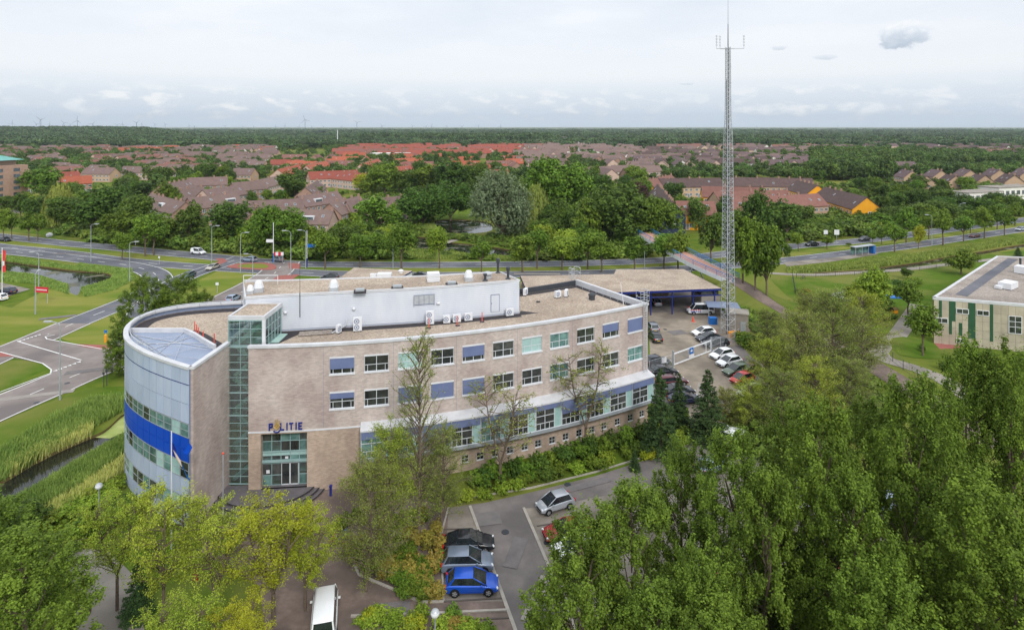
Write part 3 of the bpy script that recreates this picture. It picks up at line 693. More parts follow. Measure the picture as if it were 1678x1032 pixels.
def weeping(seed, kind, mat, h=14., w=13.):
    rng = np.random.default_rng(seed); pos = []; mb = trunk_mb(rng, h*.7, .03*h, [((0,0,h*.3),(math.cos(a)*w*.3,math.sin(a)*w*.3,h*.75),.2,.06) for a in np.linspace(0, 5.5, 7)])
    for i in range(420):
        a = rng.uniform(0, 6.28); r = w*.5*math.sqrt(rng.uniform(.02, 1)); zt = h*math.sqrt(max(.12, 1-(r/(w*.54))**2))*rng.uniform(.86, 1.0)
        ln = min(zt*.85, h*rng.uniform(.25, .6)); m = 26; u = np.sort(rng.uniform(0, 1, m))
        pos.append(np.stack([r*math.cos(a)*(1+.08*u)+rng.normal(size=m)*.1, r*math.sin(a)*(1+.08*u)+rng.normal(size=m)*.1, zt-ln*u], 1))
    pos = np.concatenate(pos); nor = pos*np.array([1, 1, .0])+rng.normal(size=pos.shape)*1.5
    n = len(pos); nor = nrm(nor); t = nrm(np.array([[0, 0, 1.]])+rng.normal(size=(n, 3))*.2); b = nrm(np.cross(nor, t)); s = rng.uniform(.3, .55, (n, 1))
    me = quads_mesh('crown', np.stack([pos+t*s, pos+b*s*.4, pos-t*s, pos-b*s*.4], 1), MATS[mat])
    proto(kind, me, mb, h, w)
def lowtree(seed, kind, mat, h=11., w=10., clump=75, per=7, leaf=.72):
    broad(seed, kind, mat, h, w, 7, clump, per, leaf, .5, .12, .3)
def bush(seed, kind, mat, h=2., w=3., clump=150, per=12, leaf=.12):
    rng = np.random.default_rng(seed); lobes = []
    for i in range(9):
        a = rng.uniform(0, 6.28); r = w*.3*rng.random(); s = w*rng.uniform(.2, .32); lobes.append((r*math.cos(a), r*math.sin(a), h*rng.uniform(.3, .6), s, s, h*rng.uniform(.28, .42)))
    pos, nor = lobe_pts(rng, lobes, clump, per, .09, .3, .6, zmin=.02)
    me = quads_mesh('foliage', leaves(rng, pos, nor, leaf), MATS[mat])
    PROTO.setdefault(kind, []).append((me, None, h, w))

for s in range(4): broad(10+s, 'broad', 'leaf_dark')
for s in range(3): broad(20+s, 'broad_mid', 'leaf_mid')
for s in range(2): broad(30+s, 'broad_light', 'leaf_light')
broad(36, 'broad_lime', 'leaf_yellow', leaf=.3); broad(37, 'purple', 'leaf_purple')
broad(38, 'big_willow', 'leaf_willow', 17, 17, 30, 1500, 12, .30, .36, .0, .42)
broad(39, 'big_broad', 'leaf_dark', 17, 17, 22, 1100, 12, .40, .4, .08); broad(40, 'big_broad', 'leaf_mid', 17, 17, 22, 1100, 12, .40, .4, .08)
weeping(41, 'weeping', 'leaf_weep')
for s in range(4): broad(50+s, 'street', 'leaf_mid', 9., 6., 9, 300, 12, .24, .24, .28)
for s in range(2): broad(56+s, 'street_light', 'leaf_light', 9., 6., 9, 300, 12, .24, .24, .28)
for s in range(3): poplar(60+s, 'poplar', 'leaf_poplar')
poplar(66, 'column', 'leaf_mid', 17, 6.5, 9000, .24)
airy(70, 'yellow', 'leaf_yellow', 10.5, 8.0, 90, 9, 20, .066, .28, (.35, 1.0), .14, 'bark', 3)
airy(71, 'lime', 'leaf_lime', 10.5, 8.0, 90, 9, 20, .066, .28, (.35, 1.0), .14, 'bark', 3)
airy(72, 'lime', 'leaf_lime', 10.5, 7.5, 88, 9, 18, .066, .3, (.35, 1.0), .14, 'bark', 2)
airy(74, 'birch', 'leaf_olive', 16., 8.5, 100, 8, 11, .07, .14, (.5, 1.05), .15)
airy(75, 'birch', 'leaf_olive', 12., 7.5, 90, 8, 6, .085, .2, (.35, .95), .13)
airy(76, 'thin', 'leaf_olive', 11.5, 8.0, 60, 7, 6, .085, .22, (.2, .9), .13, 'bark', 2)
airy(77, 'feathery', 'leaf_olive', 12., 9., 150, 10, 15, .07, .10, (.25, .95), .15)
airy(78, 'feathery', 'leaf_lime', 12., 9., 150, 10, 15, .07, .10, (.25, .95), .15)
for s in range(2): spruce(80+s, 'spruce')
for s in range(5): lowtree(90+s, 'far', 'leaf_far')
bush(100, 'bush', 'leaf_mid'); bush(101, 'bush', 'leaf_dark'); bush(102, 'bush_light', 'leaf_light'); bush(103, 'bed', 'leaf_bed'); bush(104, 'bed', 'leaf_mid'); bush(105, 'bush_lime', 'leaf_yellow')

TR = np.random.default_rng(7)
NTREE = [0]
NAMES = {'broad':'broadleaf_tree','broad_mid':'broadleaf_tree','broad_light':'broadleaf_tree','broad_lime':'golden_tree','purple':'copper_beech','big_willow':'white_willow','big_broad':'broadleaf_tree','weeping':'weeping_willow','street':'street_tree','street_light':'street_tree','poplar':'poplar_tree','column':'columnar_tree','yellow':'locust_tree','lime':'locust_tree','birch':'birch_tree','thin':'birch_tree','feathery':'feathery_tree','spruce':'spruce_tree','far':'broadleaf_tree','bush':'shrub','bush_light':'shrub','bed':'shrub','bush_lime':'shrub'}
def plant(kind, loc, h, w, label, group=None, var=None):
    P = PROTO[kind]; crown, trunk, h0, w0 = P[(NTREE[0] if var is None else var) % len(P)]; NTREE[0] += 1
    rz = TR.uniform(0, 6.28); nm = NAMES[kind]
    if trunk is None:
        o = link(nm, crown); tag(o, label, 'shrub', group)
        o.location = loc; o.rotation_euler = (0, 0, rz); o.scale = (w/w0, w/w0, h/h0); return o
    o = empty(nm, loc, rz, label, 'tree', group); o.scale = (w/w0, w/w0, h/h0)
    link('trunk', trunk, o); link('crown', crown, o); return o
def T(kind, px, base, top, wpx, label, group=None, z=0.0, var=None):
    """tree given by its foot row, top row and crown width in the photo"""
    p = G(px, base, z); D = p.y
    return plant(kind, p, max(1.0, H-(top-HY)*D/F-z), wpx*D/F, label, group, var)
def TD(kind, px, D, h, w, label, group=None, z=0.0, var=None): return plant(kind, AT(px, D, z), h, w, label, group, var)
# ------------------------------------------------------------------ police station
def fD(X): return 69.4 + .41*X + .0067*X*X
def fS(X): return .41 + .0134*X
def fX(px):
    X = 0.0; k = (px-CX)/F
    for _ in range(60): X = k*fD(X)
    return X
def fN(X):                                   # outward normal of the curved front
    s = fS(X); q = math.hypot(1, s); return Vector((s/q, -1/q, 0))
def fT(X):
    s = fS(X); q = math.hypot(1, s); return Vector((1/q, s/q, 0))
def fP(X, out=0.0, z=0.0): return Vector((X, fD(X), z)) + fN(X)*out
ZR, ZG = 15.2, 14.6
XL, XR = -27.3, 17.5
STN = empty('police_station', (-8, 72, 0), 0, 'curved brick police station with blue-banded round glass wing and POLITIE sign', 'police station')
def SB(mb, name, mat, parent=None, smooth=False):
    return mb.build(name, MATS[mat] if isinstance(mat, str) else [MATS[q] for q in mat], parent or STN, world=parent is None, smooth=smooth)
def span(a, b, n): return [a+(b-a)*i/n for i in range(n+1)]

cols = [560.5,617,672,725,776,825,872,917,960,1001,1041]
up = []                                      # openings (x0, x1, z0, z1)
WW = 2.55
for px in cols:
    X = fX(px); c = WW/2/math.hypot(1, fS(X))
    for z0, z1 in ((11.95, 13.8), (8.3, 10.2)): up.append((X-c, X+c, z0, z1))
BX0, BX1 = fX(592), XR-.05
ent = (fX(427), fX(503), .45, 6.15)
smallpx = [629,762,787,812,836,860,882,905,927,949,970,990,1012,1033,1052]
low = []
for px in smallpx:
    X = fX(px); c = .42/math.hypot(1, fS(X)); low.append((X-c, X+c, .85, 1.75))
svc = (fX(596), fX(611), .05, 2.05)
def wall(openings, z0, z1, name, mat):
    xs = set(span(XL, XR, 36)); zs = {z0, z1}
    for o in openings: xs |= {o[0], o[1]}; zs |= {o[2], o[3]}
    xs = sorted(xs); zs = sorted(z for z in zs if z0 <= z <= z1); mb = MB()
    for i in range(len(xs)-1):
        if xs[i+1]-xs[i] < 1e-4: continue
        xm = (xs[i]+xs[i+1])/2
        for j in range(len(zs)-1):
            zm = (zs[j]+zs[j+1])/2
            if any(o[0] < xm < o[1] and o[2] < zm < o[3] for o in openings): continue
            a, b = fP(xs[i]), fP(xs[i+1])
            mb.poly([(a.x,a.y,zs[j]),(b.x,b.y,zs[j]),(b.x,b.y,zs[j+1]),(a.x,a.y,zs[j+1])])
    for o in openings:                       # brick reveals
        a, b = fP(o[0]), fP(o[1]); a2, b2 = fP(o[0], -.22), fP(o[1], -.22)
        for p, q in ((a, a2), (b2, b)):
            mb.poly([(p.x,p.y,o[2]),(q.x,q.y,o[2]),(q.x,q.y,o[3]),(p.x,p.y,o[3])])
        mb.poly([(a.x,a.y,o[3]),(b.x,b.y,o[3]),(b2.x,b2.y,o[3]),(a2.x,a2.y,o[3])])
        mb.poly([(a.x,a.y,o[2]),(a2.x,a2.y,o[2]),(b2.x,b2.y,o[2]),(b.x,b.y,o[2])])
    return SB(mb, name, mat)
wall(up, 6.35, ZR-.12, 'upper_wall', 'brick')
wall(low+[ent, svc], 0, 6.35, 'lower_wall', 'tan_brick')

# windows: local frame x along wall, y outward (towards -y local), z up; mesh shared
def frame_mb(w, h, bars, t=.07, d=.08, y=0.0):
    mb = MB(); mb.bx(-w/2, w/2, y-d/2, y+d/2, 0, t); mb.bx(-w/2, w/2, y-d/2, y+d/2, h-t, h)
    mb.bx(-w/2, -w/2+t, y-d/2, y+d/2, t, h-t); mb.bx(w/2-t, w/2, y-d/2, y+d/2, t, h-t)
    for (x0, x1, z0, z1) in bars: mb.bx(x0, x1, y-d*.45, y+d*.45, z0, z1)
    return mb
h_ = 1.66
fr_me = frame_mb(WW-.02, h_, [(-.035, .035, .05, h_-.05), (-WW/2+.05, -.035, .70, .76), (.035, WW/2-.05, .70, .76), (-.95, -.90, .05, .70), (.88, .93, .05, .70)], .055).mesh('frame', MATS['window_frame'])
def pane_me(w, h, mat):
    mb = MB(); mb.bx(-w/2, w/2, -.015, .015, 0, h); return mb.mesh('pane', MATS[mat])
panes = {k: pane_me(WW-.16, h_-.12, k) for k in ('office', 'office_teal', 'pane_pale')}
mb = MB(); mb.bx(-WW/2-.05, WW/2+.05, -.12, .2, 0, .15); sill_me = mb.mesh('sill', MATS['white_paint'])
mb = MB(); mb.bx(-WW/2, WW/2, -.08, .12, 0, .18); boxw_me = mb.mesh('blind_box', MATS['white_paint'])
def blind_me(fr):
    mb = MB(); mb.bx(-WW/2+.05, WW/2-.05, -.02, .02, -fr*(h_-.1), 0); return mb.mesh('blind', MATS['blind'])
BL = {f: blind_me(f) for f in (.38, .62, .72, 1.0)}
def place(o, X, out, z, dx=0.0):
    p = fP(X, out, z) + fT(X)*dx
    o.location = p; o.rotation_euler = (0, 0, math.atan(fS(X)))
    return o
def sub(me, parent, loc):
    o = link(me.name, me, parent); o.location = loc; return o
r3 = [('office', .72), ('office', 0), ('pane_pale', 0), ('office', 0), ('office', .72), ('office', 0), ('pane_pale', 0), ('office_teal', 0), ('office', 0), ('office', .62), ('office', 1.0)]
r2 = [('office', .38), ('office', 0), ('office', 1.0), ('office', 1.0), ('office', 1.0), ('office', 0), ('office', 0), ('office_teal', 0), ('office', 0), ('office', 0), ('office_teal', 0)]
for row, z0 in ((r3, 11.95), (r2, 8.3)):
    for px, (pk, bf) in zip(cols, row):
        X = fX(px); w = link('window', fr_me, STN); w.matrix_parent_inverse = Matrix.Translation(-Vector(STN.location))
        place(w, X, -.12, z0+.1)
        sub(panes[pk], w, (0, .0, .06)); sub(sill_me, w, (0, -.1, -.13)); sub(boxw_me, w, (0, -.06, h_-.02))
        if bf: sub(BL[bf], w, (0, -.09, h_-.02))
# small square ground-floor windows
sf_me = frame_mb(.82, .8, [(-.018, .018, .04, .76), (-.37, -.02, .385, .415), (.02, .37, .385, .415)], .042, .08).mesh('frame', MATS['window_frame'])
sp_me = pane_me(.72, .7, 'office')
mb = MB(); mb.bx(-.43, .43, -.08, .15, .04, .1); ss_me = mb.mesh('sill', MATS['white_paint'])
for px in smallpx:
    X = fX(px); w = link('small_window', sf_me, STN); w.matrix_parent_inverse = Matrix.Translation(-Vector(STN.location)); place(w, X, -.1, .93)
    sub(sp_me, w, (0, 0, .05)); sub(ss_me, w, (0, -.06, -.1))
mb = MB(); mb.bx(-.45, .45, -.03, .03, 0, 1.98); d = mb.build('service_door', MATS['door_white'], STN); d.matrix_parent_inverse = Matrix.Translation(-Vector(STN.location)); place(d, (svc[0]+svc[1])/2, -.1, .06)
mb = MB(); mb.bx(-.25, .25, -.05, -.03, 1.6, 1.8); mb.build('door_sign', MATS['plate_yellow'], d)

for px in (530, 645, 748, 848, 938):             # expansion joints in the brickwork
    mb = MB(); mb.bx(-.012,.012,-.004,.01,6.5,ZR-.15); j = mb.build('expansion_joint', MATS['seam'], STN); j.matrix_parent_inverse = Matrix.Translation(-Vector(STN.location)); place(j, fX(px), 0, 0)
# white band over the entrance, coping along the roof
def strip(x0, x1, o0, o1, z0, z1, n=30):
    mb = MB(); xs = span(x0, x1, n)
    ring = lambda X: [fP(X, o0, z0), fP(X, o1, z0), fP(X, o1, z1), fP(X, o0, z1)]
    R0 = [ring(x) for x in xs]
    for i in range(n):
        for k in range(4): mb.poly([R0[i][k], R0[i][(k+1)%4], R0[i+1][(k+1)%4], R0[i+1][k]][::-1])
    mb.poly(R0[0]); mb.poly(R0[-1][::-1]); return mb
SB(strip(XL-.02, BX0, -.2, .05, 6.28, 6.44, 12), 'white_band', 'white_paint')
SB(strip(XL-.05, XR+.05, -.42, .14, ZR-.12, ZR+.14), 'roof_coping', 'coping')

# oriel ribbon on the first floor
ribN = 11; PRO = 1.15
RZ0, RZ1 = 3.12, 6.3
bay = SB(strip(BX0, BX1, .0, PRO-.08, RZ0, RZ0+.25), 'oriel_floor', 'grey_metal')
SB(strip(BX0, BX1, .01, PRO-.35, RZ0+.25, RZ1), 'oriel_core', 'interior')
mb = MB(); xs = span(BX0-.05, BX1+.05, 30)
for i in range(30):
    q = [fP(xs[i], 0, 6.80), fP(xs[i], PRO+.12, 6.42), fP(xs[i+1], PRO+.12, 6.42), fP(xs[i+1], 0, 6.80)]; mb.poly(q)
    mb.poly([fP(xs[i], PRO+.12, 6.42), fP(xs[i], PRO+.12, 6.26), fP(xs[i+1], PRO+.12, 6.26), fP(xs[i+1], PRO+.12, 6.42)])
    mb.poly([fP(xs[i], PRO+.12, 6.26), fP(xs[i], 0, 6.26), fP(xs[i+1], 0, 6.26), fP(xs[i+1], PRO+.12, 6.26)])
for X in (xs[0], xs[-1]): mb.poly([fP(X, 0, 6.80), fP(X, PRO+.12, 6.42), fP(X, PRO+.12, 6.26), fP(X, 0, 6.26)])
SB(mb, 'oriel_roof', 'coping')
for X, s in ((BX0, -1), (BX1, 1)):
    mb = MB(); a, b = fP(X, 0), fP(X, PRO); t = fT(X)*.06*s
    mb.prism([(a.x,a.y),(b.x,b.y),(b.x+t.x,b.y+t.y),(a.x+t.x,a.y+t.y)], RZ0, RZ1, True, True); SB(mb, 'oriel_side', 'grey_metal')
SB(strip(BX0, BX1, PRO-.1, PRO+.04, RZ0-.06, RZ0+.28), 'oriel_sill', 'grey_metal')
edges = span(BX0, BX1, ribN)
bw = [math.hypot(1, fS((edges[i]+edges[i+1])/2))*(edges[i+1]-edges[i])+PRO*.012*(edges[i+1]-edges[i]) for i in range(ribN)]
rib_bl = [.3, .3, .85, .3, .22, .22, .22, .55, .34, .30, .30]
rpk = ['office_teal','office_teal','office','office','office_teal','office','office','office','office','office','office']
hh = RZ1-RZ0-.28
for i in range(ribN):
    X = (edges[i]+edges[i+1])/2; w = bw[i]-.03; wm = w*.70
    fb = frame_mb(w, hh, [(w/2-w*.30, w/2-w*.30+.07, .07, hh-.07), (-w/2+wm/2-.035, -w/2+wm/2+.035, .07, hh-.07), (-w/2+.07, -w/2+wm, .72, .79), (-w/2+.07, -w/2+wm, 1.55, 1.62), (-w/2+wm*.25-.03, -w/2+wm*.25+.03, .07, .72), (-w/2+wm*.75-.03, -w/2+wm*.75+.03, .07, .72)], .07, .09)
    o = fb.build('oriel_window', MATS['window_frame'], STN); o.matrix_parent_inverse = Matrix.Translation(-Vector(STN.location)); place(o, X, PRO-.12, RZ0+.28)
    mb = MB(); mb.bx(-w/2+.05, -w/2+wm, -.012, .012, .05, hh-.05); mb.build('pane', MATS[rpk[i]], o)
    mb = MB(); mb.bx(-w/2+wm+.06, w/2-.05, -.012, .012, .05, hh-.05); mb.build('pane', MATS['pane_pale'], o)
    mb = MB(); mb.bx(-w/2+.04, w/2-.04, -.13, -.09, hh*(1-rib_bl[i]), hh-.02); mb.build('blind', MATS['blind'], o)

# end wall, rear wall, roof deck
def back(X): p = fP(X, -14.4); return p
rear = [back(x) for x in span(XR, XL, 24)]
mb = MB(); a = fP(XR); b = rear[0]
mb.poly([(a.x,a.y,0),(b.x,b.y,0),(b.x,b.y,ZR-.12),(a.x,a.y,ZR-.12)])
for i in range(24):
    p, q = rear[i], rear[i+1]; mb.poly([(p.x,p.y,0),(q.x,q.y,0),(q.x,q.y,ZR-.12),(p.x,p.y,ZR-.12)])
SB(mb, 'rear_wall', 'brick')
roof = [fP(x, -.3) for x in span(XL, XR-.3, 24)] + [back(x)+fN(x)*.3 for x in span(XR-.3, XL, 24)]
mb = MB(); mb.poly([(p.x, p.y, ZG) for p in roof]); SB(mb, 'gravel_roof', 'gravel')
def wallstrip(pts, z0, z1, th, name, mat, closed=False):
    mb = MB(); o1 = offs(pts, th/2); o2 = offs(pts, -th/2); n = len(pts)
    for i in range(n-1):
        for (p, q, r, s) in ((o2[i],o2[i+1],z0,z1),): mb.poly([(p.x,p.y,r),(q.x,q.y,r),(q.x,q.y,s),(p.x,p.y,s)])
        p, q = o1[i+1], o1[i]; mb.poly([(p.x,p.y,z0),(q.x,q.y,z0),(q.x,q.y,z1),(p.x,p.y,z1)])
        mb.poly([(o2[i].x,o2[i].y,z1),(o2[i+1].x,o2[i+1].y,z1),(o1[i+1].x,o1[i+1].y,z1),(o1[i].x,o1[i].y,z1)])
    for i, s in ((0, 1), (n-1, -1)):
        p, q = o1[i], o2[i]; mb.poly([(p.x,p.y,z0),(q.x,q.y,z0),(q.x,q.y,z1),(p.x,p.y,z1)])
    return SB(mb, name, mat)
endw = [fP(XR-.2), fP(XR-.2, -14.4)]
wallstrip(endw, ZG-.3, ZR+.16, .42, 'end_parapet', 'coping')
wallstrip([back(x) for x in span(XR-.3, -2, 14)], ZG-.3, ZR+.05, .3, 'rear_parapet', 'dark_metal')
mb = MB()
inn = [Vector((p.x, p.y, 0)) for p in offs(endw, .65)]
ribbon([Vector(p) for p in inn], .9, ZG+.012, mb)
ribbon([back(x)+fN(x)*.9 for x in span(XR-1.2, -2, 12)], 1.0, ZG+.016, mb)
SB(mb, 'roof_membrane', 'membrane')

# white penthouse
M('clad_gap', lin(176,184,200), None, rough=.7)
pf = smooth([Vector((-30.1,68.9,0)), Vector((-25.8,70.0,0)), Vector((-10.9,73.0,0)), Vector((.9,76.6,0))], 6)
pr = [Vector((-1.6,80.9,0)), Vector((-12,78.6,0)), Vector((-33.4,75.9,0))]
PZ = 18.7
foot = [(p.x,p.y) for p in pf] + [(p.x,p.y) for p in pr]
mb = MB(); mb.prism(foot, ZG-.2, PZ-.05); SB(mb, 'penthouse_wall', 'clad_gap')
mb = MB()                                     # horizontal cladding boards on the long front and both ends
for path in (pf, [pf[-1], pr[0]], [pr[-1], pf[0]]):
    nb = 17; hb = (PZ-ZG-.25)/nb
    o0 = offs(path, -.03); o1 = offs(path, -.07)
    for k in range(nb):
        z0 = ZG+.22+k*hb; z1 = z0+hb-.03
        for i in range(len(path)-1):
            mb.poly([(o1[i].x,o1[i].y,z0),(o1[i+1].x,o1[i+1].y,z0),(o0[i+1].x,o0[i+1].y,z1),(o0[i].x,o0[i].y,z1)])
            mb.poly([(o0[i].x,o0[i].y,z0),(o0[i+1].x,o0[i+1].y,z0),(o1[i+1].x,o1[i+1].y,z0),(o1[i].x,o1[i].y,z0)])
o = SB(mb, 'penthouse_cladding', 'cladding'); o['kind'] = 'stuff'
mb = MB(); ribbon([p+Vector((.15,-.75,0)) for p in pf[4:]], 1.3, ZG+.012, mb); mb.poly([AT(463,69.6,ZG+.014),AT(413,64.6,ZG+.014),AT(437,64.3,ZG+.014),AT(505,70.3,ZG+.014)]); e = pf[-1]
mb.poly([(e.x-.1,e.y-.9,ZG+.02),(e.x+2.4,e.y+.2,ZG+.02),(e.x+.2,e.y+1.0,ZG+.02)]); SB(mb, 'penthouse_membrane', 'membrane')
mb = MB(); mb.poly([(p[0], p[1], PZ) for p in foot]); SB(mb, 'penthouse_roof', 'gravel')
wallstrip([Vector((p[0],p[1],0)) for p in foot+[foot[0]]], PZ-.1, PZ+.14, .22, 'penthouse_coping', 'coping')
# door and noticeboard frame on the penthouse front
def on_pf(px, lo, out=.09):                  # a point on the penthouse front seen in column px
    k = (px-CX)/F
    for i in range(len(pf)-1):
        a, b = pf[i], pf[i+1]; d = b-a; den = d.x-k*d.y
        t = (k*a.y-a.x)/den
        if -1e-6 <= t <= 1+1e-6 or i == len(pf)-2:
            p = a+d*t; ang = math.atan2(d.y, d.x); n = Vector((math.sin(ang), -math.cos(ang), 0)); return p+n*out+Vector((0,0,lo)), ang
def at_pf(mb, name, mat, px, z, out=.09):
    p, a = on_pf(px, z, out); o = mb.build(name, MATS[mat] if isinstance(mat, str) else [MATS[q] for q in mat], STN); o.matrix_parent_inverse = Matrix.Translation(-Vector(STN.location)); o.location = p; o.rotation_euler = (0, 0, a); return o
mb = MB(); mb.bx(-.5,.5,-.02,.02,0,2.05); dd = at_pf(mb, 'roof_door', 'cladding', 811, ZG+.55, .1)
mb = MB(); mb.bx(-.56,-.5,-.03,.03,0,2.1); mb.bx(.5,.56,-.03,.03,0,2.1); mb.bx(-.56,.56,-.03,.03,2.05,2.11); mb.build('door_frame', MATS['seam'], dd)
mb = MB(); mb.bx(-.5,-.42,-.05,-.02,1,1.1); mb.build('door_handle', MATS['dark_metal'], dd)
mb = MB(); mb.bx(-1.25,1.25,-.02,.02,0,1.05); nb_ = at_pf(mb, 'solar_collector', 'galvanised', 695, 16.85, .16)
mb = MB()
for i in range(5): mb.bx(-1.25+i*.6,-1.21+i*.6,-.05,-.02,-.25 if i in (0,4) else 0,1.1)
mb.bx(-1.25,1.25,-.05,-.02,1.05,1.1); mb.bx(-1.25,1.25,-.05,-.02,-.04,0); mb.build('collector_frame', MATS['seam'], nb_)
for px, z in ((580,16.7),(718,16.75),(468,16.7)):
    mb = MB(); mb.lathe([(0,0),(.2,0),(.22,.12),(.1,.24)], n=8); at_pf(mb, 'bulkhead_lamp', 'white_paint', px, z, .22)
mb = MB(); mb.tube((0,0,0),(0,0,6.2),.03,.02,5); mb.tube((0,0,0),(0,0,2.8),.05,.05,5); at_pf(mb, 'whip_antenna', 'dark_metal', 492, 16.2, .3)

# glass stair tower
tx0, tx1, ty0, ty1, TZ = -29.95, -26.05, 64.3, 69.2, 18.0
tw = SB(MB().bx(tx0+.15, tx1-.15, ty0+.2, ty1, TZ-.3, TZ-.08), 'tower_ceiling', 'white_paint')
mb = MB(); mb.bx(tx0+.25, tx1-.25, ty0+.3, ty1-.1, TZ-.06, TZ-.02); SB(mb, 'tower_roof', 'gravel')
mb = MB(); mb.bx(tx0, tx1, ty0, ty0+.22, TZ-.35, TZ+.08); mb.bx(tx0, tx1, ty1-.22, ty1, TZ-.35, TZ+.08); mb.bx(tx0, tx0+.22, ty0+.22, ty1-.22, TZ-.35, TZ+.08); mb.bx(tx1-.22, tx1, ty0+.22, ty1-.22, TZ-.35, TZ+.08)
SB(mb, 'tower_coping', 'coping')
mb = MB(); mb.bx(tx1-.28, tx1, ty0, ty0+.28, ZG, TZ-.35); SB(mb, 'tower_post', 'white_paint')
glassmat('stair_glass', (.84,.95,.93), .93, .2)
def glazing(x0, x1, z0, z1, nx, nz, y, name, axis='x'):
    """mullion grid with one pane object per cell"""
    fr = MB(); dx = (x1-x0)/nx; dz = (z1-z0)/nz
    for i in range(nx+1):
        x = x0+i*dx
        fr.bx(x-.025, x+.025, y-.06, y+.06, z0, z1) if axis == 'x' else fr.bx(y-.06, y+.06, x-.035, x+.035, z0, z1)
    for j in range(nz+1):
        z = z0+j*dz; t = .04 if j % 3 else .12
        fr.bx(x0, x1, y-.052, y+.052, z-t/2, z+t/2) if axis == 'x' else fr.bx(y-.052, y+.052, x0, x1, z-t/2, z+t/2)
    f = SB(fr, name, 'teal_frame')
    mb = MB(); mb.bx(-dx/2, dx/2, -.01, .01, 0, dz) if axis == 'x' else mb.bx(-.01, .01, -dx/2, dx/2, 0, dz)
    me = mb.mesh('pane', MATS['stair_glass'])
    for i in range(nx):
        for j in range(nz):
            o = link('pane', me, f); o.location = (x0+(i+.5)*dx, y, z0+j*dz) if axis == 'x' else (y, x0+(i+.5)*dx, z0+j*dz)
    return f
glazing(tx0+.05, XL-.05, .4, 14.8, 2, 18, ty0+.05, 'stair_glazing')
glazing(tx0+.05, tx1-.3, 14.95, TZ-.4, 3, 3, ty0+.06, 'tower_front_glazing')
glazing(ty0+.3, ty1-.25, ZG+.1, TZ-.4, 5, 3, tx1-.08, 'tower_side_glazing', 'y')
glazing(ty0+.3, ty1-.25, ZG+.1, TZ-.4, 5, 3, tx0+.08, 'tower_side_glazing', 'y')
mb = MB(); mb.bx(tx0-.2, XL+3.0, ty1+.1, ty1+.25, 0, ZG-.4); SB(mb, 'stair_back_wall', 'office')
for k in range(8):
    z = .4+k*1.8; mb = MB(); y0 = ty0+.5; xa, xb = (tx0+.3, XL-.2) if k % 2 == 0 else (XL-.2, tx0+.3)
    mb.bx(tx0+.2, XL+2, ty0+1.8, ty1-.4, z+1.55, z+1.72)
    for s in range(9):
        t = s/9; mb.box((xa+(xb-xa)*(t+.05), ty0+1.1, z+t*1.75+.1), (.34, 1.1, .09))
    mb.poly([(xa, ty0+.55, z+.0), (xb, ty0+.55, z+1.75), (xb, ty0+.55, z+2.3), (xa, ty0+.55, z+.5)])
    SB(mb, 'stair_flight', 'stair_green')
mb = MB()
mb.poly([(tx0+.3, ty0+.7, 14.4), (tx1-.5, ty0+1.5, 16.8), (tx1-.5, ty0+1.5, 17.3), (tx0+.3, ty0+.7, 15.0)]); mb.bx(tx0+.3, tx1-.5, ty0+2.2, ty1-.5, 15.6, 15.8); SB(mb, 'stair_flight', 'stair_green')

# brick flank of the round wing
P0, PB = Vector((-30.3,57.7,0)), Vector((-29.95,64.6,0))
wallstrip([P0+Vector((0,.05,0)), PB], 0, ZR-.1, .3, 'flank_wall', 'brick'); 
wallstrip([P0+Vector((0,-.05,0)), PB], ZR-.1, ZR+.16, .5, 'flank_coping', 'coping')
# the round wing
dc = smooth([P0+Vector((-.15,0,0)), Vector((-34,59.7,0)), Vector((-37.2,61.8,0)), Vector((-40.3,64.4,0)), Vector((-42.4,67.0,0)), Vector((-44.0,70.2,0)), Vector((-44.4,74.2,0)), Vector((-41.7,77.3,0)), Vector((-36.2,78.9,0)), Vector((-31,79.4,0))], 12)
acc = [0.0]
for i in range(1, len(dc)): acc.append(acc[-1]+(dc[i]-dc[i-1]).length)
def along(s):
    for i in range(1, len(acc)):
        if acc[i] >= s:
            t = (s-acc[i-1])/(acc[i]-acc[i-1]); return dc[i-1].lerp(dc[i], t)
    return dc[-1]
PW = 1.32; NCOL = int(acc[-1]/PW)
rows = [(.05,1.4,'p'),(1.42,2.98,'w'),(3.0,4.68,'p'),(4.7,6.28,'w'),(6.3,7.43,'b'),(7.45,8.58,'b'),(8.6,9.96,'w'),(9.98,11.78,'p'),(11.8,13.6,'p'),(13.66,15.1,'p')]
core = [p for p in (along(i*PW) for i in range(NCOL+1))]
wallstrip([p for p in core], 0, ZR-.08, .12, 'drum_backing', 'seam')
pm = {}
for i, (z0, z1, k) in enumerate(rows):
    if k == 'w': continue
    mb = MB(); g = .03; mb.bx(-PW/2+g, PW/2-g, -.03, .03, 0, z1-z0-.035); pm[i] = mb.mesh('panel', MATS['drum_panel' if k == 'p' else 'blue_band'])
wfm = {}; wpm = {}
for i, (z0, z1, k) in enumerate(rows):
    if k != 'w': continue
    hgt = z1-z0-.02
    wfm[i] = frame_mb(PW-.01, hgt, [(-PW/2+.06, PW/2-.06, hgt*.5-.025, hgt*.5+.025)], .06, .08).mesh('glazing_frame', MATS['grey_metal'])
    for q in ('office_teal', 'office', 'pane_pale'): wpm[i, q] = pane_me(PW-.1, hgt-.06, q)
prng = random.Random(4)
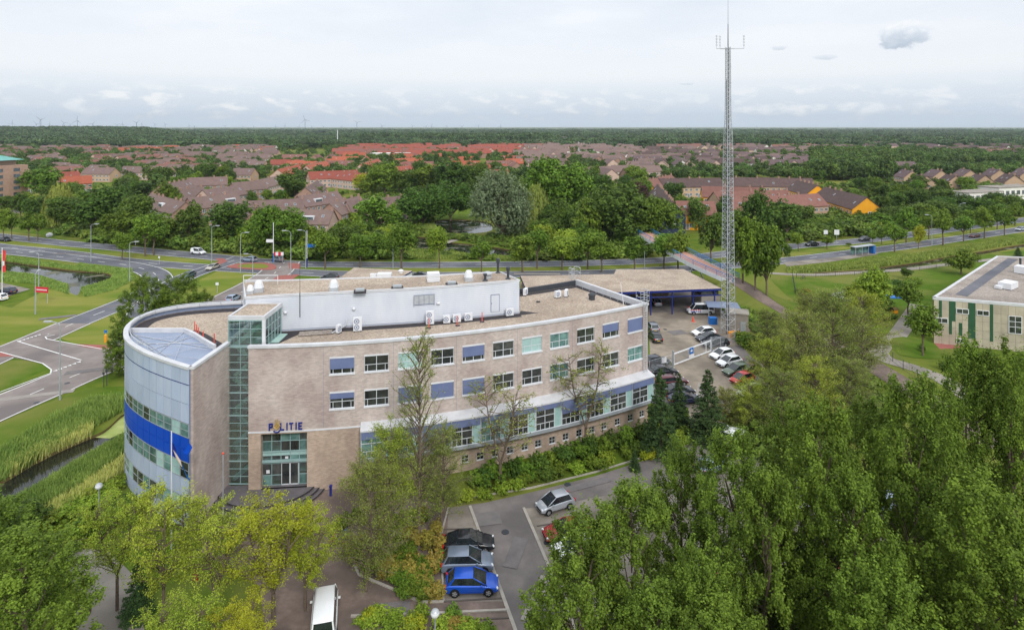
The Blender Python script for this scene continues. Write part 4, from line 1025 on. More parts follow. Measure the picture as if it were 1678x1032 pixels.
for c in range(NCOL):
    a, b = core[c], core[c+1]; m = (a+b)/2; ang = math.atan2(b.y-a.y, b.x-a.x)+math.pi; n = Vector((math.sin(ang), -math.cos(ang), 0))
    if c > 19: break
    for i, (z0, z1, k) in enumerate(rows):
        me = wfm[i] if k == 'w' else pm[i]
        o = link('glazing' if k == 'w' else ('blue_panel' if k == 'b' else 'panel'), me, STN); o.matrix_parent_inverse = Matrix.Translation(-Vector(STN.location))
        o.location = m+n*.1+Vector((0,0,z0)); o.rotation_euler = (0, 0, ang)
        if k == 'w':
            q = prng.choice(['office_teal', 'office_teal', 'office', 'pane_pale', 'office_teal', 'pane_pale']); s = link('pane', wpm[i, q], o); s.location = (0, 0, .03)
mb = MB(); 
for c in range(20, NCOL):
    a, b = core[c], core[c+1]; d = (b-a).normalized(); n = Vector((-d.y, d.x, 0))*-.08
    a, b = a-n, b-n; mb.poly([(a.x,a.y,0),(b.x,b.y,0),(b.x,b.y,ZR-.08),(a.x,a.y,ZR-.08)])
SB(mb, 'drum_rear_wall', 'drum_panel')
wallstrip(offs(core, .1), 13.6, 13.65, .1, 'blue_line', 'blue_trim')
wallstrip(core, ZR-.1, ZR+.16, .5, 'drum_coping', 'coping')
rl = [p.lerp(Vector((-35,69,0)), .05)+Vector((0,0,ZR+.45)) for p in core[6:]]
mb = MB(); mb.path(rl, .05, 5)
for p in rl[::2]: mb.tube((p.x,p.y,ZR), p, .04, .04, 4)
SB(mb, 'drum_rail', 'galvanised')
# drum roof: gravel behind, sunken glazed roof in front
zr = ZG
gl = [G(214,546,zr), G(302,546,zr), G(318,553,zr), G(335,564,zr), G(352,574,zr)]
hull = [p for p in core]
gro = [G(214,546,zr)] + [Vector((p.x,p.y,0)) for p in core if p.y > G(214,546,zr).y] + [Vector((-30.1,78.5,0)), Vector((-30.1,65.2,0))] + gl[::-1][:-1]
mb = MB(); mb.poly([(p.x, p.y, zr) for p in gro]); SB(mb, 'drum_gravel_roof', 'gravel')
inn = offs(core[4:], -1.0); mb = MB(); ribbon([Vector((p.x,p.y,0)) for p in [q for q in inn if q.y > 66.5]], 1.5, zr+.012, mb)
ribbon([p+Vector((.5,.55,0)) for p in gl[1:]], 1.3, zr+.016, mb); ribbon([Vector((-30.7,65.6,0)), Vector((-30.7,78,0))], .8, zr+.02, mb); SB(mb, 'drum_membrane', 'membrane')
wallstrip(gl, 14.2, ZR-.02, .3, 'skylight_kerb', 'coping')
sk = [p for p in core if p.y < gl[0].y] 
skp = [P0+Vector((-.3,.3,0))] + [p+Vector((.2,.1,0)) for p in sk] + gl
M('roof_glass', lin(126,140,166), lin(140,153,178), .5, .25, .6)
mb = MB(); mb.poly([(p.x, p.y, 14.72) for p in skp]); SB(mb, 'skylight_glass', 'roof_glass')
mb = MB()
for a, b in (((225,560),(346,573)),((250,578),(330,588)),((302,549),(222,560)),((335,566),(262,584)),((302,549),(285,592))):
    mb.tube(G(*a, 14.95), G(*b, 14.95), .02, .02, 5)
for i in range(6):
    t = i/5; a = sk[int(t*(len(sk)-1))]; b = gl[min(4, int(t*4.99))]; mb.tube((a.x,a.y,14.76),(b.x,b.y,14.76),.04,.04,4)
SB(mb, 'skylight_bars', 'galvanised')

# entrance: glazed recess, doors, canopy
ex0, ex1 = ent[0], ent[1]; exm = (ex0+ex1)/2; ang = math.atan(fS(exm)); ew = (ex1-ex0)*math.hypot(1, fS(exm))
en = empty('entrance_screen', (0,0,0)); en.parent = STN; en.matrix_parent_inverse = Matrix.Translation(-Vector(STN.location)); p = fP(exm, -.75, .45); en.location = p; en.rotation_euler = (0,0,ang)
eh = 5.65
zrow = [0, 1.05, 2.25, 2.55, 3.1, 3.55, 4.6, eh]; xcol = span(-ew/2, ew/2, 5); mb = MB()
for x in xcol:
    if abs(x) < ew*.2 - .01: mb.bx(x-.03, x+.03, -.05, .05, 2.55, eh)
    else: mb.bx(x-.03, x+.03, -.05, .05, 0, eh)
for z in zrow: mb.bx(-ew/2, ew/2, -.045, .045, z-.03, z+.03)
mb.bx(-ew/2, ew/2, -.35, -.06, 2.5, 2.68); mb.bx(-ew/2, ew/2, -.12, -.06, 3.45, 3.6)
mb.build('mullions', MATS['teal_frame'], en)
for i in range(5):
    for j in range(len(zrow)-1):
        if i in (2,) and j < 2: continue
        if i in (1, 3) and j < 2 and i == 3: continue
        me = MB().bx(xcol[i]+.03, xcol[i+1]-.03, -.012, .012, zrow[j]+.03, zrow[j+1]-.03); me.build('pane', MATS[['office_teal','stair_glass','office','office','office_teal'][(i+j*2) % 5] if not (j in (2,4)) else 'pane_pale'], en)
for s in (-1, 1):
    dw = ew*.19; c = ew*.1 + s*dw/2
    mb = MB(); mb.bx(c-dw/2+.02, c+dw/2-.02, -.09, -.03, 0.02, 2.3); dr = mb.build('door', MATS['office'], en)
    mb = MB()
    for x in (c-dw/2, c+dw/2-.07): mb.bx(x, x+.07, -.11, -.02, 0, 2.35)
    mb.bx(c-dw/2, c+dw/2, -.11, -.02, 0, .12); mb.bx(c-dw/2, c+dw/2, -.11, -.02, 2.27, 2.37); mb.build('door_frame', MATS['window_frame'], dr)
mb = MB(); mb.bx(-ew/2, -ew/2+.02, -.6, .75, 0, eh); mb.bx(ew/2-.02, ew/2, -.6, .75, 0, eh); mb.bx(-ew/2, ew/2, -.6, .75, eh-.0, eh+.03); mb.build('recess', MATS['tan_brick'], en)
mb = MB(); mb.bx(-ew/2+.05, ew/2-.05, 2.4, 2.5, 0, eh-.05); mb.build('lobby_wall', MATS['stair_green'], en)
mb = MB(); mb.bx(-ew/2+.4, -ew/2+.75, -.14, -.11, 1.3, 1.65); mb.bx(-.02, .3, -.14, -.11, 2.75, 3.0); mb.build('notice', MATS['white_paint'], en)

# POLITIE letters and emblem
ang0 = math.atan(fS(fX(465)))
def letter(ch, x, mb, hgt=.74, w=.40, t=.115):
    b = lambda x0, x1, z0, z1: mb.bx(x+x0*w, x+x1*w, -.16, -.04, z0*hgt, z1*hgt); s = t/w; q = t/hgt
    if ch == 'P': b(0,s,0,1); b(s,1,1-q,1); b(s,1,.42,.42+q); b(1-s,1,.42+q,1-q)
    if ch == 'L': b(0,s,0,1); b(s,1,0,q)
    if ch == 'I': b(.3,.3+s,0,1)
    if ch == 'T': b(.5-s/2,.5+s/2,0,1-q); b(0,1,1-q,1)
    if ch == 'E': b(0,s,0,1); b(s,1,0,q); b(s,1,1-q,1); b(s,.85,.5-q/2,.5+q/2)
sg = empty('politie_sign'); sg.parent = STN; sg.matrix_parent_inverse = Matrix.Translation(-Vector(STN.location)); sg.location = fP(fX(441), .02, 6.55); sg.rotation_euler = (0,0,ang0)
x = 0.0
for ch in 'P LITIE':
    if ch != ' ':
        mb = MB(); letter(ch, x, mb); mb.build('letter', MATS['police_blue'], sg)
        x += .40 if ch == 'I' else .52
        if ch == 'P': x += .06
    else: x += .56
mb = MB()                                     # emblem: open book with a flame, over a blue arc
cx = .80
for (x0, z0, x1, z1) in ((-.32,.42,0,.12),(0,.12,.36,.5),(-.32,.42,.02,.86),(.02,.86,.36,.5),(-.16,.27,.18,.68),(-.05,.62,-.12,1.12),(.1,.7,.06,1.2),(.2,.62,.3,1.0)):
    d = Vector((x1-x0, 0, z1-z0)); mb.tube((cx+x0,-.16,z0),(cx+x1,-.16,z1),.05,.05,5)
mb.poly([(cx-.32,-.13,.42),(cx,-.13,.12),(cx+.02,-.13,.86)]); mb.poly([(cx,-.13,.12),(cx+.36,-.13,.5),(cx+.02,-.13,.86)])
mb.build('emblem', MATS['gold'], sg)
mb = MB(); pts = [(cx+.3*math.sin(t), -.12, -.02-.22*math.cos(t)+.05) for t in [i*.35-1.4 for i in range(9)]]; mb.path(pts, .08, 6); mb.build('emblem_arc', MATS['police_blue'], sg)

# entrance terrace with curved steps
tc_ = fP(fX(440), 0); tang = fT(fX(440)); tn = fN(fX(440))
terr = empty('entrance_terrace', tc_, 0, 'dark stone terrace with three curved steps at the station entrance', 'terrace')
for k, (rx, ry, z) in enumerate(((5.9, 5.2, .15), (5.4, 4.5, .30), (4.9, 3.8, .45))):
    pts = []
    for i in range(25):
        t = math.pi*i/24; q = tang*(rx*math.cos(t)-.3) + tn*(ry*math.sin(t)-.9); pts.append((q.x, q.y))
    mb = MB(); mb.prism(pts, z-.15 if k else 0, z); o = mb.build('step', MATS['dark_stone'], terr)
    mb = MB(); pp = [Vector((p[0], p[1], 0)) for p in pts]; ribbon(offs(pp, .09), .16, z+.006, mb); mb.build('step_edge', MATS['step_edge'], o)

# roof plant: fan coils, vents, hatches, chimneys
def ac(kind, px, py, z, rz, label, s=1.0):
    o = empty('air_conditioner', G(px, py, z), rz, label, 'air conditioner', 'air conditioners on the station roof')
    h = 1.5 if kind == 2 else .85; w = .95*s; mb = MB(); mb.bx(-w/2, w/2, -.19, .19, .12, .12+h); mb.build('casing', MATS['white_paint'], o)
    for k in range(kind):
        zc_ = .12+h*(.5 if kind == 1 else (.27+.46*k)); c = MB()
        for i in range(14):
            t0, t1 = 6.283*i/14, 6.283*(i+1)/14; r0, r1 = .22, .31
            c.poly([(-.1+r0*math.cos(t0),-.2,zc_+r0*math.sin(t0)),(-.1+r0*math.cos(t1),-.2,zc_+r0*math.sin(t1)),(-.1+r1*math.cos(t1),-.2,zc_+r1*math.sin(t1)),(-.1+r1*math.cos(t0),-.2,zc_+r1*math.sin(t0))])
        c.poly([(-.1+.09*math.cos(6.283*i/8),-.2,zc_+.09*math.sin(6.283*i/8)) for i in range(8)])
        for i in range(3): t = i*1.047; c.tube((-.1-.25*math.cos(t),-.2,zc_-.25*math.sin(t)),(-.1+.25*math.cos(t),-.2,zc_+.25*math.sin(t)),.02,.02,4)
        c.build('fan_grille', MATS['seam'], o)
    mb = MB(); mb.bx(-w/2+.05, -w/2+.15, -.25, .25, 0, .12); mb.bx(w/2-.15, w/2-.05, -.25, .25, 0, .12); mb.build('foot', MATS['dark_metal'], o)
ta = math.atan(.22)
ac(2, 586, 543, ZG, ta, 'tall twin-fan unit nearest the glass tower'); ac(2, 704.5, 532, ZG, ta, 'tall twin-fan unit in the middle of the penthouse wall')
ac(1, 732, 530, ZG, ta, 'smaller fan unit, first of three beside the twin-fan unit', .85); ac(1, 748.5, 528.5, ZG, ta, 'middle fan unit of the three beside the twin-fan unit'); ac(1, 767.5, 526, ZG, ta, 'rightmost of the three fan units beside the twin-fan unit')
ac(1, 835, 518, ZG, ta+.15, 'fan unit at the right end of the penthouse'); ac(1, 861, 484, ZG, 1.2, 'fan unit by the rear parapet behind the penthouse'); ac(1, 914, 488, ZG, .7, 'left of the two fan units in the middle of the gravel roof'); ac(1, 928, 486, ZG, 1.3, 'right of the two fan units in the middle of the gravel roof'); ac(1, 555, 546, ZG, 1.2, 'small grey unit beside the cable duct', .6)
def thing(name, mb, mat, loc, label, cat, group=None, rz=0.0, smooth=False):
    o = mb.build(name, MATS[mat] if isinstance(mat, str) else [MATS[q] for q in mat], None, smooth=smooth); o.location = loc; o.rotation_euler = (0,0,rz); return tag(o, label, cat, group)
def vent(px, py, z, s, label):
    o = empty('roof_vent', G(px, py, z), .25, label, 'vent', 'white roof vents on the penthouse')
    MB().box((0,0,.2*s),(1.0*s,1.0*s,.4*s)).build('base', MATS['galvanised'], o); MB().lathe([(.5*s,.4*s),(.58*s,.5*s),(.42*s,1.1*s),(.3*s,1.3*s)], n=8).build('cowl', MATS['white_paint'], o)
vent(410, 481, PZ, .75, 'small white cowl vent at the left end of the penthouse'); vent(424, 478, PZ, 1.0, 'larger white cowl vent at the left end of the penthouse'); vent(547, 477, PZ, 1.0, 'white cowl vent alone in the left half of the penthouse roof'); vent(768, 460, PZ, 1.0, 'white cowl vent near the right end of the penthouse')
o = empty('roof_vent', G(710, 461, PZ), .2, 'white louvred box vent on the penthouse roof', 'vent')
for k in range(5): MB().box((0,0,.15+k*.22),(1.5+(.1 if k%2 else 0),1.1+(.1 if k%2 else 0),.2)).build('louvre', MATS['white_paint'], o)
for px, py, l in ((590,479,'low black roof hatch left on the penthouse'),(651,473,'low black roof hatch mid penthouse'),(740,467,'small black roof hatch right on the penthouse')):
    mb = MB(); mb.prism([(-.7,-.5),(.7,-.5),(.7,.5),(-.7,.5)],0,.2); mb.mi = 1; mb.prism([(-.5,-.35),(.5,-.35),(.5,.35),(-.5,.35)],.2,.42); thing('roof_hatch', mb, ['membrane','grey_metal'], G(px,py,PZ), l, 'roof hatch', None, .2)
for px, py, l, hgt in ((816,447,'tall black chimney pipe at the rear penthouse edge',1.9),(832.5,457,'black chimney pipe near the penthouse right corner',1.5),(795,460,'thin dark flue pipe on the penthouse',.9)):
    thing('flue_pipe', MB().lathe([(.38,0),(.3,.12),(.16,.16),(.16,hgt*.7),(.24,hgt*.72),(.24,hgt)], n=10), 'dark_metal', G(px,py,PZ), l, 'chimney')
thing('roof_vent', MB().lathe([(.5,0),(.5,.35),(.35,.4),(.62,.55),(.62,.7),(.3,.85)], n=12), 'galvanised', G(799,456,PZ), 'mushroom vent with wide cap on the penthouse', 'vent')
thing('roof_vent', MB().lathe([(.42,0),(.42,.5),(.5,.55),(.5,.75),(.2,.95)], n=12), ['dark_metal'], G(970,491,ZG), 'round vent cap alone on the right of the gravel roof', 'vent')
thing('roof_drain', MB().box((0,0,.05),(.5,.5,.1)), 'membrane', G(882,495,ZG), 'small dark roof drain on the gravel', 'roof drain')
mb = MB(); mb.tube((0,0,.15),(1.2,1.6,.5),.1,.1,6); mb.tube((1.2,1.6,.5),(1.2,1.9,1.1),.1,.1,6); thing('cable_duct', mb, 'galvanised', G(543,548,ZG), 'grey bent cable duct on the gravel roof', 'duct')
thing('roof_panel', MB().box((0,0,.12),(3.6,1.3,.08)), 'gravel_grey', G(517,547,ZG), 'flat pale panel lying on the gravel roof', 'panel', None, ta)
def cone_post(px, py, label):
    o = empty('warning_post', G(px,py,ZG), 0, label, 'post', 'red warning posts on the station roof')
    MB().lathe([(.3,0),(.28,.08)], n=8).build('foot', MATS['dark_metal'], o); MB().tube((0,0,.08),(0,0,1.15),.06,.05,6).build('pole', MATS['red_plastic'], o)
for i, (px, py) in enumerate(((319,543),(322,548),(325,553),(333,559.5),(351,563.5))): cone_post(px, py, ['rearmost','second','third','fourth','frontmost'][i]+' red post in the row on the round wing roof')
for px, py, l in ((702.5,537.5,'red post in front of the tall twin-fan unit'),(750,533.5,'red post in front of the three fan units'),(790,527.5,'red post right of the three fan units')): cone_post(px, py, l)
# two caged ladders and rear access frame
def ladder(name, loc, rz, z0, z1, label, cage=True):
    o = empty(name, loc, rz, label, 'ladder'); mb = MB()
    for s in (-.28, .28): mb.tube((s,0,z0),(s,0,z1),.05,.05,4)
    mb.build('rails', MATS['galvanised'], o); mb = MB(); z = z0+.3
    while z < z1: mb.tube((-.28,0,z),(.28,0,z),.03,.03,4); z += .3
    mb.build('rungs', MATS['galvanised'], o)['kind'] = 'stuff'
    mb = MB(); zz = z1-1.4
    for z in (zz, zz+.7, z1):
        mb.path([(-.28,0,z),(-.75,.1,z),(-.75,.9,z),(-.3,1.1,z)],.035,4); mb.path([(.28,0,z),(.75,.1,z),(.75,.9,z),(.3,1.1,z)],.035,4)
    for s in (-.75,.75):
        for y in (.1,.9): mb.tube((s,y,zz),(s,y,z1),.035,.035,4)
    mb.build('guard_frame', MATS['galvanised'], o)
ladder('roof_ladder', fP(fX(1055), .3), math.atan(fS(XR)), 6.6, 17.0, 'galvanised access ladder with guard frame at the right end of the front')
ladder('roof_ladder', back(XR-.8)+Vector((0,.3,0)), math.atan(fS(XR))+math.pi, 8, 17.2, 'galvanised access ladder with guard frame at the rear roof corner')
mb = MB(); a, b = fP(XR-.9, -1.5, ZG+.35), fP(XR-.9, -13.5, ZG+.35); mb.tube(a, b, .03, .03, 4)
for i in range(9): p = a.lerp(b, i/8); mb.tube((p.x,p.y,ZG),p,.03,.03,4)
tag(mb.build('safety_line', MATS['galvanised']), 'thin steel safety line along the end parapet', 'safety line')
thing('whip_aerial', MB().tube((0,0,0),(-.4,.2,3.0),.05,.03,5), 'white_paint', fP(XR-1.5,-2.6,ZG), 'leaning white aerial near the roof corner', 'antenna')
mb = MB()
for s in (0,1):
    mb.tube((s*4.2,0,0),(s*4.2,0,1.1),.04,.04,4)
mb.tube((0,0,1.1),(4.2,0,1.1),.04,.04,4); mb.tube((0,0,.55),(4.2,0,.55),.04,.04,4); thing('guard_rail', mb, 'white_paint', G(399,466,PZ), 'white guard rail at the left rear of the penthouse', 'railing')
# flag on its pole by the round wing
fp = empty('flag_pole', AT(281,55.0,0), 0, 'white flagpole with drooping blue and white flag beside the round wing', 'flagpole')
MB().tube((0,0,0),(0,0,10.6),.07,.05,7).build('pole', MATS['white_paint'], fp)
M('flag_cream', lin(232,214,196), None, rough=.8)
for mat, pts in (('flag_cream', [(.15,-.05,9.0),(.85,-.1,8.0),(1.0,-.1,7.4),(.45,.05,8.0)]),('police_blue',[(.05,0,9.6),(.4,.02,8.9),(.3,0,8.2),(.02,0,8.6)]),('sign_blue',[(.9,-.1,7.9),(1.3,-.05,6.8),(1.7,0,6.1),(1.45,0,6.3),(.95,0,7.4)]),('blue_band',[(1.0,.1,8.6),(1.5,.2,9.4),(1.75,.2,9.0),(1.45,.1,8.4)])):
    mb = MB(); mb.poly(pts); mb.poly([(p[0],p[1]+.06,p[2]) for p in pts][::-1]); mb.build('flag', MATS[mat], fp)
# ------------------------------------------------------------------ vehicles
CARM = {}
def paint_mat(key, rgb, metal=.25, rough=.28):
    if key not in CARM: CARM[key] = M('paint_'+key, lin(*rgb), None, rough=rough, spec=.5, metal=metal, coat=.6)
    return CARM[key]
for k, c in dict(black=(26,28,36), silver=(176,182,190), blue=(18,84,196), white=(236,238,240), red=(150,24,36), dark=(52,56,66), navy=(34,40,70), teal=(62,84,86), grey=(120,126,134), paleblue=(150,166,188), bright_red=(206,38,34), maroon=(92,30,40), beige=(186,180,168), green=(96,112,92), steel=(120,132,150)).items(): paint_mat(k, c, 0.0 if k in ('white','bright_red','black','red') else .3)
KIND = {
 # length, width, height, deck profile (x,z fractions), greenhouse rear base/top, front top/base
 'hatch': (4.35, 1.80, 1.47, [(-.5,.42),(-.485,.58),(-.44,.66),(-.2,.645),(.05,.63),(.2,.62),(.33,.57),(.45,.48),(.5,.36)], -.490, -.33, .03, .29),
 'suv': (4.45, 1.86, 1.62, [(-.5,.42),(-.49,.58),(-.45,.66),(-.2,.645),(.05,.635),(.2,.63),(.34,.59),(.46,.51),(.5,.38)], -.492, -.38, .03, .28),
 'sedan': (4.6, 1.80, 1.44, [(-.5,.44),(-.49,.60),(-.42,.66),(-.28,.665),(0,.64),(.2,.62),(.34,.56),(.46,.47),(.5,.35)], -.42, -.20, .02, .28),
 'estate': (4.7, 1.80, 1.47, [(-.5,.42),(-.49,.58),(-.45,.64),(-.2,.635),(.05,.625),(.2,.615),(.34,.56),(.46,.48),(.5,.35)], -.492, -.40, .01, .27),
 'small': (3.75, 1.68, 1.50, [(-.5,.42),(-.485,.58),(-.45,.64),(-.2,.63),(.05,.62),(.22,.60),(.36,.55),(.46,.47),(.5,.36)], -.488, -.34, .06, .35),
 'van': (4.5, 1.84, 1.86, [(-.5,.34),(-.495,.50),(-.48,.56),(-.2,.55),(.05,.54),(.22,.53),(.36,.49),(.46,.41),(.5,.28)], -.495, -.475, .10, .28),
 'bus': (5.3, 1.96, 2.1, [(-.5,.30),(-.497,.46),(-.485,.52),(-.2,.51),(.05,.50),(.28,.50),(.40,.46),(.47,.38),(.5,.26)], -.497, -.475, .22, .38),
}
def car_proto(kind):
    Ln, Wd, Ht, deck, gb, gt, ft, fb = KIND[kind]; hw = Wd/2
    root = bpy.data.objects.new('car_'+kind, None)
    mb = MB(); st = []
    for (fx, fz) in deck:
        e = abs(fx)/.5; wf = 1 - .035*max(0, e-.7)/.3 - (.13 if e > .985 else 0) - (.05 if .96 < e <= .985 else 0)
        zb = .19 + (.10 if e > .985 else (.04 if e > .9 else 0)); zt = fz*Ht; w = hw*wf
        st.append([(fx*Ln, y, z) for y, z in ((-w*.80, zb), (-w*.97, zb+.08), (-w, zb+(zt-zb)*.45), (-w*.985, zt-.10), (-w*.90, zt-.02), (-w*.5, zt+.015), (w*.5, zt+.015), (w*.90, zt-.02), (w*.985, zt-.10), (w, zb+(zt-zb)*.45), (w*.97, zb+.08), (w*.80, zb))])
    n = 12; k0 = len(mb.v)
    for s in st: mb.v += s
    for i in range(len(st)-1):
        for j in range(n): mb._q(k0+i*n+j, k0+(i+1)*n+j, k0+(i+1)*n+(j+1) % n, k0+i*n+(j+1) % n)
    mb._q(*[k0+j for j in range(n)][::-1]); mb._q(*[k0+(len(st)-1)*n+j for j in range(n)])
    # round the lower body off
    tme = mb.mesh('tmp', MATS['tyre']); tob = bpy.data.objects.new('tmp', tme); COL.objects.link(tob)
    sm = tob.modifiers.new('s', 'SUBSURF'); sm.levels = 2; sm.render_levels = 2
    dg = bpy.context.evaluated_depsgraph_get(); ev = tob.evaluated_get(dg); em_ = ev.to_mesh()
    mb = MB(); mb.v = [tuple(v.co) for v in em_.vertices]; mb.f = [tuple(p.vertices) for p in em_.polygons]; mb.m = [0]*len(mb.f)
    ev.to_mesh_clear(); bpy.data.objects.remove(tob)
    # greenhouse: belt, shoulder of the roof, roof
    dz = lambda f: np.interp(f, [d[0] for d in deck], [d[1] for d in deck])*Ht
    def ring(a, b, wb, zoff_a, zoff_b): return [(a*Ln, -wb, zoff_a), (b*Ln, -wb, zoff_b), (b*Ln, wb, zoff_b), (a*Ln, wb, zoff_a)]
    zb1, zb2 = dz(gb)-.03, dz(fb)-.03
    r0 = ring(gb, fb, hw*.90, zb1, zb2); r1 = ring(gt-.01*0, ft, hw*.75, Ht-.08, Ht-.08); r2 = ring(gt+.025, ft-.03, hw*.60, Ht, Ht)
    k = len(mb.v); mb.v += r0+r1+r2
    mb.mi = 1
    for j in range(4): mb._q(k+j, k+(j+1) % 4, k+4+(j+1) % 4, k+4+j)
    mb.mi = 0
    for j in range(4): mb._q(k+4+j, k+4+(j+1) % 4, k+8+(j+1) % 4, k+8+j)
    mb._q(k+8, k+9, k+10, k+11)
    V = [Vector(q) for q in r0+r1]
    for s_ in ((1, 5), (2, 6)): mb.tube(V[s_[0]], V[s_[1]]+Vector((0,0,.02)), .045, .04, 6)          # A-pillars
    cw = .05 if kind in ('suv','estate','bus') else (.42 if kind == 'van' else .09)                   # rear pillars
    for (a0, a1, b0, b1, sg_) in ((0, 1, 4, 5, -1), (3, 2, 7, 6, 1)):
        o_ = Vector((0, sg_*.014, .006)); q = [V[a0]+o_, V[a0].lerp(V[a1], cw)+o_, V[b0].lerp(V[b1], cw*.8)+o_, V[b0]+o_]; mb.poly(q if sg_ < 0 else q[::-1])
    q = [V[0], V[3], V[7], V[4]]                                                                       # tailgate below and beside the rear window
    for (u0, u1, v0, v1) in ((0, 1, 0, .2), (0, .07, .2, 1), (.93, 1, .2, 1)):
        f_ = lambda u, v: q[0].lerp(q[1], u).lerp(q[3].lerp(q[2], u), v)+Vector((-.014, 0, .006)); mb.poly([f_(u0, v0), f_(u0, v1), f_(u1, v1), f_(u1, v0)])
    me = mb.mesh('body', [paint_mat('silver', (0,0,0)), MATS['tyre']], True)
    me.update()
    parts = [('body', me, (0,0,0), 0)]
    def quadpart(name, c0, c1, c2, c3, u0, u1, v0, v1, mat, out=.012):
        """a window laid on the face c0(bottom start) c1(bottom end) c2(top end) c3(top start)"""
        c = [Vector(q) for q in (c0, c1, c2, c3)]
        f = lambda u, v: (c[0].lerp(c[1], u)).lerp(c[3].lerp(c[2], u), v)
        nn = (c[1]-c[0]).cross(c[3]-c[0]).normalized()*out
        m = MB(); q = [f(u0,v0), f(u1,v0), f(u1,v1), f(u0,v1)]; m.poly([p+nn for p in q])
        for i in range(4): a, b = q[i], q[(i+1) % 4]; m.poly([a, b, b+nn, a+nn])
        parts.append((name, m.mesh(name, MATS[mat]), (0,0,0), 0))
    v3 = lambda t: Vector(t)
    quadpart('windscreen', r0[1], r0[2], r1[2], r1[1], .05, .95, .06, 1.0, 'car_glass')
    quadpart('rear_window', r0[3], r0[0], r1[0], r1[3], .08, .92, .22, .95, 'car_glass')
    nside = 1 if kind == 'van' else (3 if kind in ('estate','suv','bus') else 2)
    spans = {1: [(.66,.965)], 2: [(.07,.49),(.505,.97)], 3: [(.04,.245),(.26,.605),(.62,.97)]}[nside]
    for s in (0, 1):
        a = (r0[0], r0[1], r1[1], r1[0]) if s == 0 else (r0[2], r0[3], r1[3], r1[2])
        for (u0, u1) in spans:
            if s: u0, u1 = 1-u1, 1-u0
            quadpart('side_window', *a, u0, u1, .10, .98, 'car_glass')
    wr = .33 if kind != 'small' else .30
    wr = .35 if kind in ('suv','bus') else wr
    wm = MB(); seg = 16
    for (y0, y1) in ((-.1, .1),):
        kk = len(wm.v)
        for y in (y0, y1): wm.v += [(wr*math.cos(6.283*i/seg), y, wr*math.sin(6.283*i/seg)) for i in range(seg)]
        for i in range(seg): wm._q(kk+i, kk+(i+1) % seg, kk+seg+(i+1) % seg, kk+seg+i)
        wm._q(*[kk+i for i in range(seg)]); wm._q(*[kk+seg+i for i in range(seg)][::-1])
    wme = wm.mesh('tyre', MATS['tyre'])
    rm = MB()
    for s in (-1, 1):
        y = s*.105
        for i in range(5):
            t = 6.283*i/5; rm.poly([(wr*.66*math.cos(t-.42), y, wr*.66*math.sin(t-.42)), (wr*.66*math.cos(t+.42), y, wr*.66*math.sin(t+.42)), (wr*.2*math.cos(t+.5), y*1.02, wr*.2*math.sin(t+.5)), (wr*.2*math.cos(t-.5), y*1.02, wr*.2*math.sin(t-.5))])
        rm.poly([(wr*.22*math.cos(6.283*i/8), y*1.03, wr*.22*math.sin(6.283*i/8)) for i in range(8)])
    rme = rm.mesh('rim', MATS['rim'])
    am = MB(); am.poly([((wr+.07)*math.cos(math.pi*i/12), 0, (wr+.07)*math.sin(math.pi*i/12)) for i in range(13)] + [((wr+.07)*math.cos(t), 0, -.14) for t in (math.pi, 0)])
    ame = am.mesh('wheel_arch', MATS['tyre'])
    for fx in (-.31, .315):
        for s in (-1, 1):
            parts.append(('wheel', wme, (fx*Ln, s*(hw-.085), wr), rme)); parts.append(('wheel_arch', ame, (fx*Ln, s*(hw+.006), wr), 0))
    zl = dz(.46)-.1
    for s in (-1, 1):
        m = MB(); m.box((.474*Ln, s*hw*.70, zl), (.14, .30, .09), s*-.45); parts.append(('headlight', m.mesh('headlight', MATS['headlamp']), (0,0,0), 0))
        m = MB(); m.box((-.484*Ln, s*hw*.78, dz(-.46)-.14), (.10, .24, .20), s*.35); parts.append(('tail_light', m.mesh('tail_light', MATS['tail_red']), (0,0,0), 0))
        m = MB(); m.box((.19*Ln, s*(hw+.07), dz(.2)+.02), (.12, .18, .12)); parts.append(('mirror', m.mesh('mirror', paint_mat('silver', (0,0,0))), (0,0,0), 2))
    for f, w_, nm in ((.497, .50, 'grille'), (-.499, .0, 'number_plate')):
        m = MB()
        if nm == 'grille': m.box((f*Ln, 0, .42), (.05, hw*1.1, .16)); mt = 'tyre'
        else: m.box((f*Ln, 0, .55), (.04, .5, .11)); mt = 'plate_yellow'
        parts.append((nm, m.mesh(nm, MATS[mt]), (0,0,0), 0))
    return parts
CP = {k: car_proto(k) for k in KIND}
def car(kind, loc, heading, colour, label, group, name='parked_car', detail=True, cat='car'):
    loc = Vector(loc); loc.z = .055
    o = empty(name, loc, heading, label, cat, group)
    for (nm, me, l, ex) in CP[kind]:
        if not detail and nm in ('mirror', 'grille', 'number_plate', 'wheel_arch'): continue
        c = link(nm, me, o); c.location = l
        if nm in ('body', 'mirror'):
            c.material_slots[0].link = 'OBJECT'; c.material_slots[0].material = CARM[colour]
        if nm == 'wheel' and detail: link('rim', ex, c)
    return o
def head(px, py, px2, py2):
    a, b = G(px, py), G(px2, py2); return math.atan2(b.y-a.y, b.x-a.x)
GL, GP, GR_, GY = 'cars in the bays left of the drive', 'cars in the bays under the poplars', 'cars on the roads', 'cars in the yard and by the gate'
car('sedan', G(768,899), R(4), 'black', 'black sedan, rearmost of the three cars parked left of the drive', GL)
car('suv', G(766,932), R(3), 'steel', 'silver-blue estate-like car between the black sedan and the blue hatchback', GL)
car('hatch', G(773,966), R(2), 'blue', 'bright blue hatchback parked left of the drive', GL)
car('bus', G(532,1022), R(104), 'white', 'white minibus parked at the bottom edge of the forecourt', GL, 'parked_van', cat='van')
car('small', G(910,833), R(205), 'silver', 'small silver hatchback parked at the drive corner', GP)
